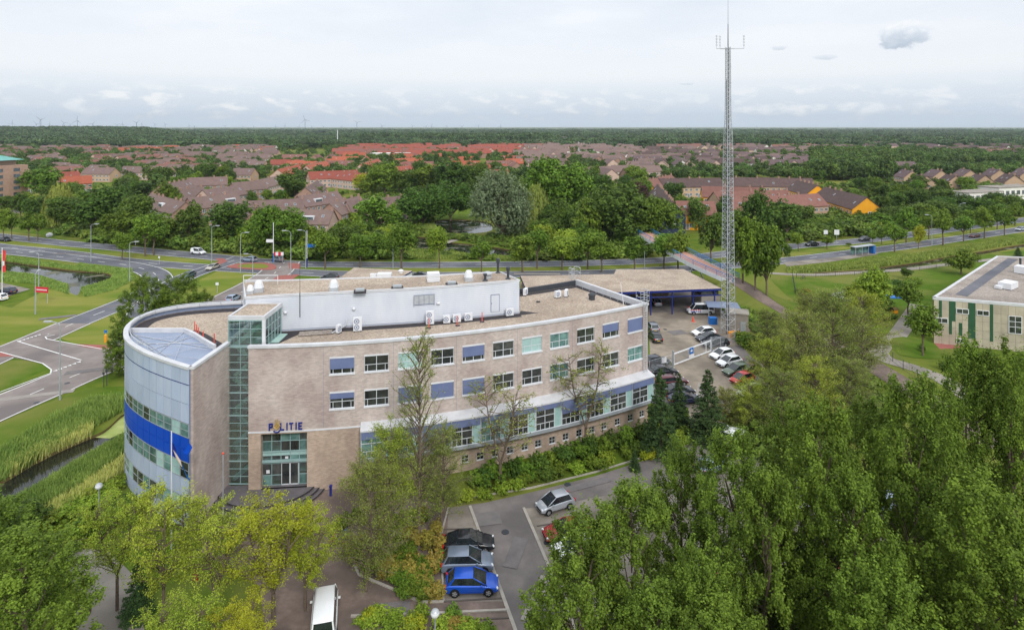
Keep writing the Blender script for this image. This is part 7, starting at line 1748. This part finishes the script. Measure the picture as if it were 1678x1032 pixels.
def shell(Ln, Dp, ev, rg, wm, rm):
    key = (Ln, Dp, ev, rg, wm, rm)
    if key in SHAPE: return SHAPE[key]
    mb = MB(); a, b = Ln/2, Dp/2
    for y, s in ((-b, 1), (b, -1)): mb.poly([(-a*s,y,0),(a*s,y,0),(a*s,y,ev),(-a*s,y,ev)])
    for x, s in ((-a, -1), (a, 1)): mb.poly([(x,-b*s,0),(x,b*s,0),(x,b*s,ev),(x,0,rg),(x,-b*s,ev)])
    w = mb.mesh('wall', MATS[wm]); mb = MB(); o = .35; sl = (rg-ev)/b; e = .3
    for s in (-1, 1):
        lo, hi = (s*(b+o), ev-o*sl+.05), (0, rg+.05); t = .22
        A, B = [(-a-e,lo[0],lo[1]),(a+e,lo[0],lo[1]),(a+e,0,hi[1]),(-a-e,0,hi[1])], None
        U = [(x,y,z+t) for x,y,z in A]
        mb.poly(A); mb.poly(U); 
        for i in range(4): mb.poly([A[i],A[(i+1)%4],U[(i+1)%4],U[i]])
    r = mb.mesh('roof', MATS[rm]); SHAPE[key] = (w, r); return w, r
def house(p, Ln, Dp, ang, ev, rg, wm, rm, label, group, detail=2, name='row_house', seed=0, dormer=False, cat='house'):
    o = empty(name, p, ang, label, cat, group); w, r = shell(Ln, Dp, ev, rg, wm, rm); link('wall', w, o); ro = link('roof', r, o)
    if detail == 0: return o
    rr = random.Random(seed); u = max(1, round(Ln/5.6)); sl = math.atan2(rg-ev, Dp/2); c = math.cos(ang)
    for i in range(u):
        x = -Ln/2+(i+.5)*Ln/u
        for s in (-1, 1):
            if detail < 2 and s == 1: continue
            if rr.random() < .45:
                k = link('skylight', skymesh(), ro); f = rr.uniform(.35,.65); k.location = (x+rr.uniform(-1.2,1.2), s*Dp/2*(1-f), ev+(rg-ev)*f+.3); k.rotation_euler = (s*-sl, 0, 0)
        for z, hh in ((3.5, 1.3), (.9, 1.5)):
            if z+hh > ev: continue
            for dx in (-1.3, 1.3):
                k = link('window', hwin(1.5, hh), o); k.location = (x+dx, -Dp/2, z)
        if detail == 2:
            k = link('door', hwin(1.0, 2.1), o); k.location = (x, -Dp/2-.02, 0)
        if rr.random() < .6 and detail == 2: k = link('chimney', chimesh(), ro); k.location = (x+Ln/u/2*.9, 0, rg)
    for s in (-1, 1):
        k = link('window', hwin(1.5, 1.3), o); k.location = (s*Ln/2, 1.2, 3.4); k.rotation_euler = (0,0,s*math.pi/2)
    if dormer:
        x = rr.uniform(-Ln*.2, Ln*.3); mb = MB(); mb.bx(x-2,x+2,-Dp/2*.75,0,ev+.8,ev+2.5); d = mb.build('dormer', MATS['white_paint'], ro); mb = MB(); mb.bx(x-1.8,x+1.8,-Dp/2*.75-.05,-Dp/2*.75,ev+1.2,ev+2.2); mb.build('dormer_window', MATS['house_glass'], ro)
    return o
# brown-roofed houses near the road: ridge ends given on the photo at ridge height
def H2(a, b, Dp, ev, rg, wm, rm, label, group, detail=2, dormer=False, name='row_house', seed=0):
    A, B = G(*a, rg), G(*b, rg); d = B-A; c = (A+B)/2; c.z = 0
    return house(c, round(d.length, 1), Dp, math.atan2(d.y, d.x), ev, rg, wm, rm, label, group, detail, name, seed, dormer)
BG = 'brown-roofed houses beyond the main road'
near = [((284,314),(330,306),'house nearest the left belt with pale gable'),((262,304),(308,295),'house behind the nearest left one'),((308,325),(388,317),'long brown house with white dormer above the dark trees'),((332,312),(392,304),'brown house in the second row, left'),((248,318),(304,332),'brown house with red-framed dormer behind the belt'),((408,330),(496,326),'low brown house left of the golden tree'),((430,344),(546,345),'front brown house with white window row and blue doors'),((488,322),(552,314),'brown house with white facade in the middle'),((540,334),(588,322),'brown gabled house beside the clipped hedges'),((568,330),(658,322),'brown house behind the round park tree'),((380,300),(430,296),'mauve house behind the strip, right'),((310,292),(372,290),'mauve house behind the strip, left'),((418,296),(460,288),'pale gabled house left of the red terrace'),((500,308),(520,296),'gabled brown house behind the dark tree'),((362,334),(420,340),'brown house hidden behind the dark belt trees')]
for i, (a, b, l) in enumerate(near): H2(a, b, 9.5, 5.4, 9.4, 'house_brick' if i % 3 else 'house_pink', 'tile_brown' if i % 2 else 'tile_mauve', l, BG, 2, i in (2,4,6,7), seed=i)
# red terraces
RG = 'red-roofed terraces'
red = [((455,278),(494,269),'tile_orange','orange-red terrace at the left end'),((502,272),(534,264),'tile_orange','orange-red terrace, second from the left'),((590,270),(620,261),'tile_orange','orange-red terrace with gable in the middle'),((505,282),(585,279),'tile_red','long red terrace in front, left'),((632,274),(725,270),'tile_red','long red terrace in front, right'),((725,271),(830,269),'tile_red','red terrace with many skylights'),((770,279),(832,278),'tile_red','lowest red terrace on the right'),((645,261),(690,258),'tile_orange','bright orange terrace in the second row'),((556,281),(600,285),'tile_red','red terrace behind the golden tree')]
for i, (a, b, rm, l) in enumerate(red): H2(a, b, 10, 5.5, 9.8, 'house_pink', rm, l, RG, 2, seed=20+i)
H2((100,290),(150,288),10,5.5,9.5,'house_brick','tile_orange','orange-red house behind the left copse',RG,2,seed=41); H2((92,283),(128,281),10,5.5,9.5,'house_brick','tile_red','red house left with dark solar panels',RG,2,seed=42); H2((34,290),(60,288),10,5.5,9.5,'house_brick','tile_terracotta','terracotta house beside the apartment block',RG,2,seed=43)
# yellow houses on the right
YG = 'yellow-walled houses on the right'
H2((1352,307),(1421,324),11,5.6,10.2,'house_yellow','tile_dark','bright yellow house with brown roof and skylights',YG,2,seed=50); H2((1306,296),(1340,304),11,5.6,10.2,'house_yellow','tile_dark','yellow-gabled house behind the bright yellow one',YG,2,seed=51)
H2((1078,302),(1102,330),9,6.5,11.5,'house_navy','tile_dark','dark blue gabled house by the bridge path',YG,2,seed=52); H2((1060,296),(1100,287),10,5.6,10,'house_yellow','tile_terracotta','terracotta roof behind the copper beech',YG,2,seed=53)
for i, (a, b) in enumerate((((1108,330),(1170,331)),((1150,306),(1250,308)),((1170,315),(1290,312)),((1080,293),(1180,292)),((1190,291),(1330,293)),((1260,322),(1340,318)),((1200,324),(1260,326)))):
    H2(a, b, 11, 5.6, 9.8, 'house_yellow' if i in (0,1) else 'house_tan', 'tile_terracotta' if i in (0,1,2,5,6) else 'tile_dark', ['terracotta-roofed row right of the blue gabled house','long terracotta row behind the mast','wide terracotta row with solar panels right of the mast','dark brown row left of the mast','dark brown row right of the mast','terracotta row left of the yellow house','terracotta row hidden behind the mast trees'][i], YG, 2, seed=60+i)
# gabled houses far right
for i in range(9): 
    px = 1478+i*24; py = 278+ (i % 2)*9 - i*.3; H2((px,py),(px+17,py+2.5),10,5.4,9.6,'house_tan','tile_dark' if i % 2 else 'tile_purple', 'brown gabled house at the far right, number-%d from the left in its zigzag row' % (i+1), 'gabled houses far right', 2, seed=80+i)
fb_ = empty('flat_house', G(1598,338), R(20), 'white flat-roofed house among the right trees', 'house'); MB().bx(-12,12,-5,5,0,7).build('wall', MATS['house_white'], fb_); MB().bx(-12.2,12.2,-5.2,5.2,7,7.4).build('roof', MATS['path_paving'], fb_)
for i in range(6): MB().bx(-11+i*4,-8.6+i*4,-5.08,-5,4,5.8).build('window', MATS['house_glass'], fb_)
fb_ = empty('flat_house', G(1650,332), R(20), 'white flat-roofed house at the right edge', 'house'); MB().bx(-14,14,-5,5,0,8).build('wall', MATS['house_white'], fb_); MB().bx(-14.2,14.2,-5.2,5.2,8,8.4).build('roof', MATS['path_paving'], fb_)
for i in range(7): MB().bx(-13+i*4,-10.6+i*4,-5.08,-5,4.6,6.6).build('window', MATS['house_glass'], fb_)
# terraces farther out, in rows
rg = random.Random(11)
def rows(x0, x1, y0, y1, n, wm, rm, ang, Ln, label, group, detail=1, name='terrace', mass=False):
    mv = []; mf = []; mm = []; ml = []
    Ds = [H*F/(y0-HY), H*F/(y1-HY)]
    for i in range(n):
        D = 1/rg.uniform(1/Ds[1], 1/Ds[0]) if False else math.exp(rg.uniform(math.log(Ds[0]), math.log(Ds[1])))
        px = rg.uniform(x0, x1); p = AT(px, D); wmm = rg.choice(wm); rmm = rg.choice(rm)
        ln_ = rg.choice((15.0, 20.0, 27.0)) if Ln is None else rg.choice(Ln); an_ = R(ang+rg.choice((0, 0, 90))+rg.uniform(-4,4))
        if not mass and D < 640: house(p, ln_, 10.0, an_, 5.5, 9.5, wmm, rmm, label, group, detail if D < 650 else 0, name, i); continue
        for me, mt in zip(shell(ln_, 10.0, 5.5, 9.5, wmm, rmm), (wmm, rmm)):
            if mt not in ml: ml.append(mt)
            k0 = len(mv); rt_ = Matrix.Rotation(an_, 3, 'Z'); mv += [tuple(rt_ @ v.co + p) for v in me.vertices]; mf += [tuple(k0+q for q in f.vertices) for f in me.polygons]; mm += [ml.index(mt)]*len(me.polygons)
    if mv:
        mb = MB(); mb.v, mb.f, mb.m = mv, mf, mm; tag(mb.build('far_terraces', [MATS[q] for q in ml]), label if mass else 'far mass of roofs like the '+group, 'houses', kind='stuff')
rows(0,440,300,262,48,['house_brick','house_pink','house_tan'],['tile_mauve','tile_brown','tile_terracotta'],-8,(15.,22.),'brown terrace in the front of the left town','left front terraces')
rows(0,440,270,246,80,['house_brick','house_pink','house_tan'],['tile_mauve','tile_brown','tile_mauve','tile_terracotta'],-8,None,'brown or mauve terrace in the left town','left town terraces')
rows(200,450,257,246,40,['house_white','house_white','house_pink'],['tile_mauve','tile_orange','tile_brown'],-8,(15.,22.),'pale-walled terrace in the rear of the left town','left rear terraces')
rows(560,880,262,241,120,['house_pink','house_brick'],['tile_red','tile_red','tile_terracotta'],4,(20.,27.,36.),'red terrace in the red-roofed quarter','red quarter terraces')
rows(850,1100,272,238,110,['house_pink','house_white','house_brick'],['tile_mauve','tile_brown','tile_mauve'],10,None,'mauve terrace in the middle town','middle town terraces')
rows(1060,1340,281,250,84,['house_white','house_pink'],['tile_mauve','tile_purple','tile_dark'],-2,(20.,27.,36.),'pale-walled brown-roofed terrace in the right town','right town terraces')
rows(1080,1400,250,234,90,['house_pink','house_white'],['tile_mauve','tile_terracotta','tile_brown'],2,None,'far terraces in the rear of the right town seen as one mass','right rear terraces',mass=True)
rows(900,1300,236,228,40,['house_white','house_pink'],['tile_mauve','tile_purple'],5,None,'faint far terraces before the middle horizon','horizon terraces',mass=True)
rows(1330,1500,285,262,14,['house_tan','house_pink'],['tile_dark','tile_purple'],12,None,'dark-roofed terrace among the right woods','right wood terraces')
rows(1250,1678,242,227,80,['house_white','house_pink'],['tile_mauve','tile_purple'],5,None,'faint far terraces before the right horizon','horizon terraces',mass=True)
rows(450,860,286,263,36,['house_pink','house_brick'],['tile_red','tile_orange','tile_terracotta'],6,(15.,24.),'red terrace in front of the red-roofed quarter','red front terraces')
rows(860,1080,300,268,24,['house_pink','house_brick'],['tile_mauve','tile_brown'],14,(15.,22.),'mauve terrace in front of the middle town','middle front terraces')
rows(1340,1700,262,234,90,['house_tan','house_pink','house_white'],['tile_purple','tile_mauve','tile_dark'],12,None,'far roofs beyond the right woods seen as one mass','right far',mass=True)
rows(0,900,241,229,90,['house_white','house_pink'],['tile_mauve','tile_terracotta'],0,None,'far roofs before the left woods seen as one mass','left far',mass=True)
o = house(AT(1640,740), 40., 14., R(10), 8, 11, 'house_tan', 'tile_terracotta', 'orange-tan block at the far right beyond the woods', None, 1, 'terrace', 3)
o = house(AT(640,690), 44., 14., R(4), 8, 8.6, 'house_white', 'house_white', 'long low white building among the red roofs', None, 1, 'terrace', 3)
# ------------------------------------------------------------------ woods to the horizon (one mass each), turbines, haze
def scatter(name, label, pts, rots, scl, kinds, mat=None):
    """points carrying whole crowns: geometry-node instances of a few crown meshes"""
    me = bpy.data.meshes.new(name); n = len(pts); me.vertices.add(n); me.vertices.foreach_set('co', np.asarray(pts, np.float32).reshape(-1))
    a = me.attributes.new('rz', 'FLOAT', 'POINT'); a.data.foreach_set('value', np.asarray(rots, np.float32))
    a = me.attributes.new('sc', 'FLOAT_VECTOR', 'POINT'); a.data.foreach_set('vector', np.asarray(scl, np.float32).reshape(-1))
    o = link(name, me); tag(o, label, 'woodland', kind='stuff')
    srcs = bpy.data.collections.new(name+'_crowns')
    for k in kinds:
        for i, (crown, tr, h0, w0) in enumerate(PROTO[k]): srcs.objects.link(bpy.data.objects.new('crown_source', crown))
    ng = bpy.data.node_groups.new(name, 'GeometryNodeTree'); ng.interface.new_socket('Geometry', in_out='INPUT', socket_type='NodeSocketGeometry'); ng.interface.new_socket('Geometry', in_out='OUTPUT', socket_type='NodeSocketGeometry')
    nn = ng.nodes; gi, go = nn.new('NodeGroupInput'), nn.new('NodeGroupOutput'); ip = nn.new('GeometryNodeInstanceOnPoints'); ci = nn.new('GeometryNodeCollectionInfo'); ci.inputs[0].default_value = srcs; ci.inputs[1].default_value = True; ci.inputs[2].default_value = True
    ip.inputs['Pick Instance'].default_value = True
    r = nn.new('GeometryNodeInputNamedAttribute'); r.data_type = 'FLOAT'; r.inputs[0].default_value = 'rz'; cx_ = nn.new('ShaderNodeCombineXYZ'); s = nn.new('GeometryNodeInputNamedAttribute'); s.data_type = 'FLOAT_VECTOR'; s.inputs[0].default_value = 'sc'
    lk = ng.links.new; lk(gi.outputs[0], ip.inputs['Points']); lk(ci.outputs[0], ip.inputs['Instance']); lk(r.outputs[0], cx_.inputs[2]); lk(cx_.outputs[0], ip.inputs['Rotation']); lk(s.outputs[0], ip.inputs['Scale'])
    lk(ip.outputs[0], go.inputs[0]); m = o.modifiers.new('crowns', 'NODES'); m.node_group = ng; return o
for nm_, l_, P_, R_, S_, k_ in THICK: scatter(nm_, l_, P_, R_, S_, k_)
for s in range(4): broad(190+s, 'wood', 'leaf_forest', 11., 11., 6, 60, 6, .95, .6, .02, .3)
rng = np.random.default_rng(3)
def wood(name, label, n, D0, D1, px0, px1, h, w, keep=None, z=None, kinds=('wood',), fdens=1.0):
    t = rng.uniform(0, 1, n); D = np.sqrt(D0**2+t*(D1**2-D0**2)) if fdens == 1 else np.exp(np.log(D0)+t*np.log(D1/D0)); px = rng.uniform(px0, px1, n)
    X = (px-CX)*D/F
    m = np.ones(n, bool)
    if keep: m = np.array([keep(p, H*F/d+HY) for p, d in zip(px, D)])
    X, D, px = X[m], D[m], px[m]; n = len(X); zz = np.zeros(n) if z is None else z(px, D)
    und = .5+.5*np.sin(X*.011+np.sin(D*.006)*2.)*np.sin(D*.009+np.sin(X*.004)*2.); hs = (h[0]+(h[1]-h[0])*np.clip(.65*und+.5*rng.uniform(0,1,n)-.08,0,1))/11; ws = rng.uniform(w[0], w[1], n)/11
    return scatter(name, label, np.stack([X, D, zz], 1), rng.uniform(0, 6.28, n), np.stack([ws, ws, hs], 1), kinds)
def town(px, y):                              # thin out where roofs stand
    r = rng.random()
    if px < 450 and 240 < y < 300: return r < .8
    if 450 < px < 900 and 236 < y < 290: return r < .5
    if 850 < px < 1110 and 234 < y < 296: return r < .5
    if 1080 < px < 1340 and 228 < y < 285: return r < .36
    if 1250 < px and 225 < y < 242: return r < .35
    if px > 1340 and 238 < y < 262: return r < .55
    if 915 < px < 985 and 228 < y < 262: return False
    return True
wood('town_trees', 'garden and street trees between the far roofs', 5600, 430, 1150, -60, 1760, (5,12), (6,12), town, kinds=('far',), fdens=0)
wood('far_wood', 'continuous far woodland behind the town', 15000, 1050, 2600, -80, 1760, (8,19), (16,26), town, fdens=0)
wood('horizon_wood', 'dark woodland along the horizon', 14000, 2500, 7000, -80, 1760, (6,24), (40,80), None, fdens=0)
wood('left_wood', 'wooded rise at the left horizon', 5000, 1300, 2100, -100, 320, (13,18), (18,28), None, lambda px, D: np.clip((D-1250)/850, 0, 1)*25*np.clip((330-px)/90, 0, 1), fdens=0)
wood('middle_wood', 'long even wood edge behind the red roofs', 2600, 1350, 1700, 590, 900, (18,23), (16,24), None, fdens=0)
wood('right_wood', 'wood behind the houses on the right', 2000, 430, 800, 1330, 1760, (8,16), (9,14), lambda p, y: not (1460 < p and y > 276), kinds=('far',), fdens=0)
# low ridge that carries the left wood
mb = MB(); 
rp = [AT(-140,1240), AT(240,1240), AT(330,1600), AT(240,2200), AT(-140,2200)]
top = [AT(-140,2050,24), AT(210,2050,24)]
mb.poly([rp[0], rp[1], top[1], top[0]]); mb.poly([rp[1], rp[2], top[1]]); mb.poly([rp[2], rp[3], top[1]]); mb.poly([rp[3], rp[4], top[0], top[1]])
tag(mb.build('hill', MATS['grass']), 'low wooded rise on the left horizon', 'hill', kind='structure')
# wind turbines
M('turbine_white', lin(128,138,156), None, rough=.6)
tb = []
for h in (80,):
    mb = MB(); mb.tube((0,0,0),(0,0,h),2.2,1.3,8); tb_t = mb.mesh('tower', MATS['turbine_white']); tb_n = MB().box((0,1.5,h+1.5),(4,10,4)).mesh('nacelle', MATS['turbine_white'])
    mb = MB(); mb.poly([(-.8,-4,0),(.9,-4,0),(1.6,-4,8),(.4,-4,40),(-.3,-4,40),(-1.4,-4,8)]); mb.poly([(-.8,-3.5,0),(-1.4,-3.5,8),(-.3,-3.5,40),(.4,-3.5,40),(1.6,-3.5,8),(.9,-3.5,0)]); tb_b = mb.mesh('blade', MATS['turbine_white'])
rg = random.Random(2)
TBX = [(20,196),(60,197),(67,187),(81,198),(105,195),(115,199),(127,189.5),(152,197),(192,199),(201,198),(224,194),(232,199),(254,199),(271,199),(310,202),(319,203),(369,203),(398,205),(416,204),(452,205),(467,202),(490,204),(500,188),(511,207),(530,206),(560,208),(585,194),(626,201),(676,203),(698,205),(707,202),(732,203),(757,203),(784,202),(820,206)]
for i, (px, ty) in enumerate(TBX):
    D = 4600+rg.uniform(0, 3000); z = H+(HY-ty)*D/F; s = max(.5, z/125)
    o = empty('wind_turbine', AT(px, D), rg.uniform(-.4,.4), 'tallest wind turbine on the horizon left of centre' if i == 22 else 'tiny white wind turbine standing on the left half of the horizon', 'wind turbine', 'wind turbines on the horizon'); o.scale = (s*1.3, s*1.3, s)
    link('tower', tb_t, o); link('nacelle', tb_n, o); a0 = rg.uniform(0, 2)
    for k in range(3): b = link('blade', tb_b, o); b.location = (0,0,81.5); b.rotation_euler = (0, a0+k*2.094, 0)
# lattice pylons on the right horizon
pm_ = MB(); 
for cx_, cy_ in corner: pm_.tube((cx_*5,cy_*5,0),(cx_*.8,cy_*.8,48),.5,.4,4)
for z in (26,34,42): pm_.tube((-11,0,z),(11,0,z),.5,.4,4)
pm_me = pm_.mesh('pylon', MATS['grey_metal'])
for i, px in enumerate((1125,1240,1373,1522,1630)): o = link('pylon', pm_me); o.location = AT(px, 5600); o.rotation_euler = (0,0,.4); tag(o, 'faint lattice pylon on the right horizon, number-%d from the mast' % (i+1), 'pylon', 'pylons')
thing('chimney_mast', MB().tube((0,0,0),(0,0,32),.9,.7,8), 'white_paint', AT(553,1150), 'slim white pole rising from the woods before the red roofs', 'pole')
# masts of boats at the far canal
for i, (px, h) in enumerate(((948,14),(953,12),(957,13),(966,12))): thing('boat_mast', MB().tube((0,0,0),(0,0,h),.25,.15,5), 'white_paint', AT(px, 1000), ['first','second','third','fourth'][i]+' thin sailing mast by the far canal', 'mast', 'masts by the far canal')
# haze: thin even air over the whole place
hz = bpy.data.materials.new('haze_air'); hz.use_nodes = True; nt = hz.node_tree; nt.nodes.remove(nt.nodes['Principled BSDF'])
pv = N('ShaderNodeVolumePrincipled'); pv.inputs['Color'].default_value = (.80,.90,1.0,1); pv.inputs['Density'].default_value = .00006; pv.inputs['Anisotropy'].default_value = .2
L(pv.outputs[0], nt.nodes['Material Output'].inputs['Volume'])
USE_HAZE = True
if USE_HAZE:
    mb = MB(); mb.bx(-14000, 14000, -200, 12000, -3, 260); o = mb.build('haze', hz); tag(o, 'thin pale haze filling the air', 'haze', kind='stuff')

# look-alikes that share a phrase are told apart by their order across the view
sets = {}
for o in COL.objects:
    if o.parent is None and 'label' in o and 'category' in o and 'kind' not in o: sets.setdefault(o['label'], []).append(o)
def nth(n): return '%d%s' % (n, 'th' if 10 <= n % 100 <= 20 else {1: 'st', 2: 'nd', 3: 'rd'}.get(n % 10, 'th'))
for lb, ob in sets.items():
    if len(ob) < 2: continue
    ob.sort(key=lambda q: q.location.x/max(1.0, q.location.y))
    for i, q in enumerate(ob):
        t_ = ', %s from the left' % nth(i+1) if 0 < i < len(ob)-1 else (', leftmost one' if i == 0 else ', rightmost one')
        if len((lb+t_).split()) <= 16: q['label'] = lb+t_
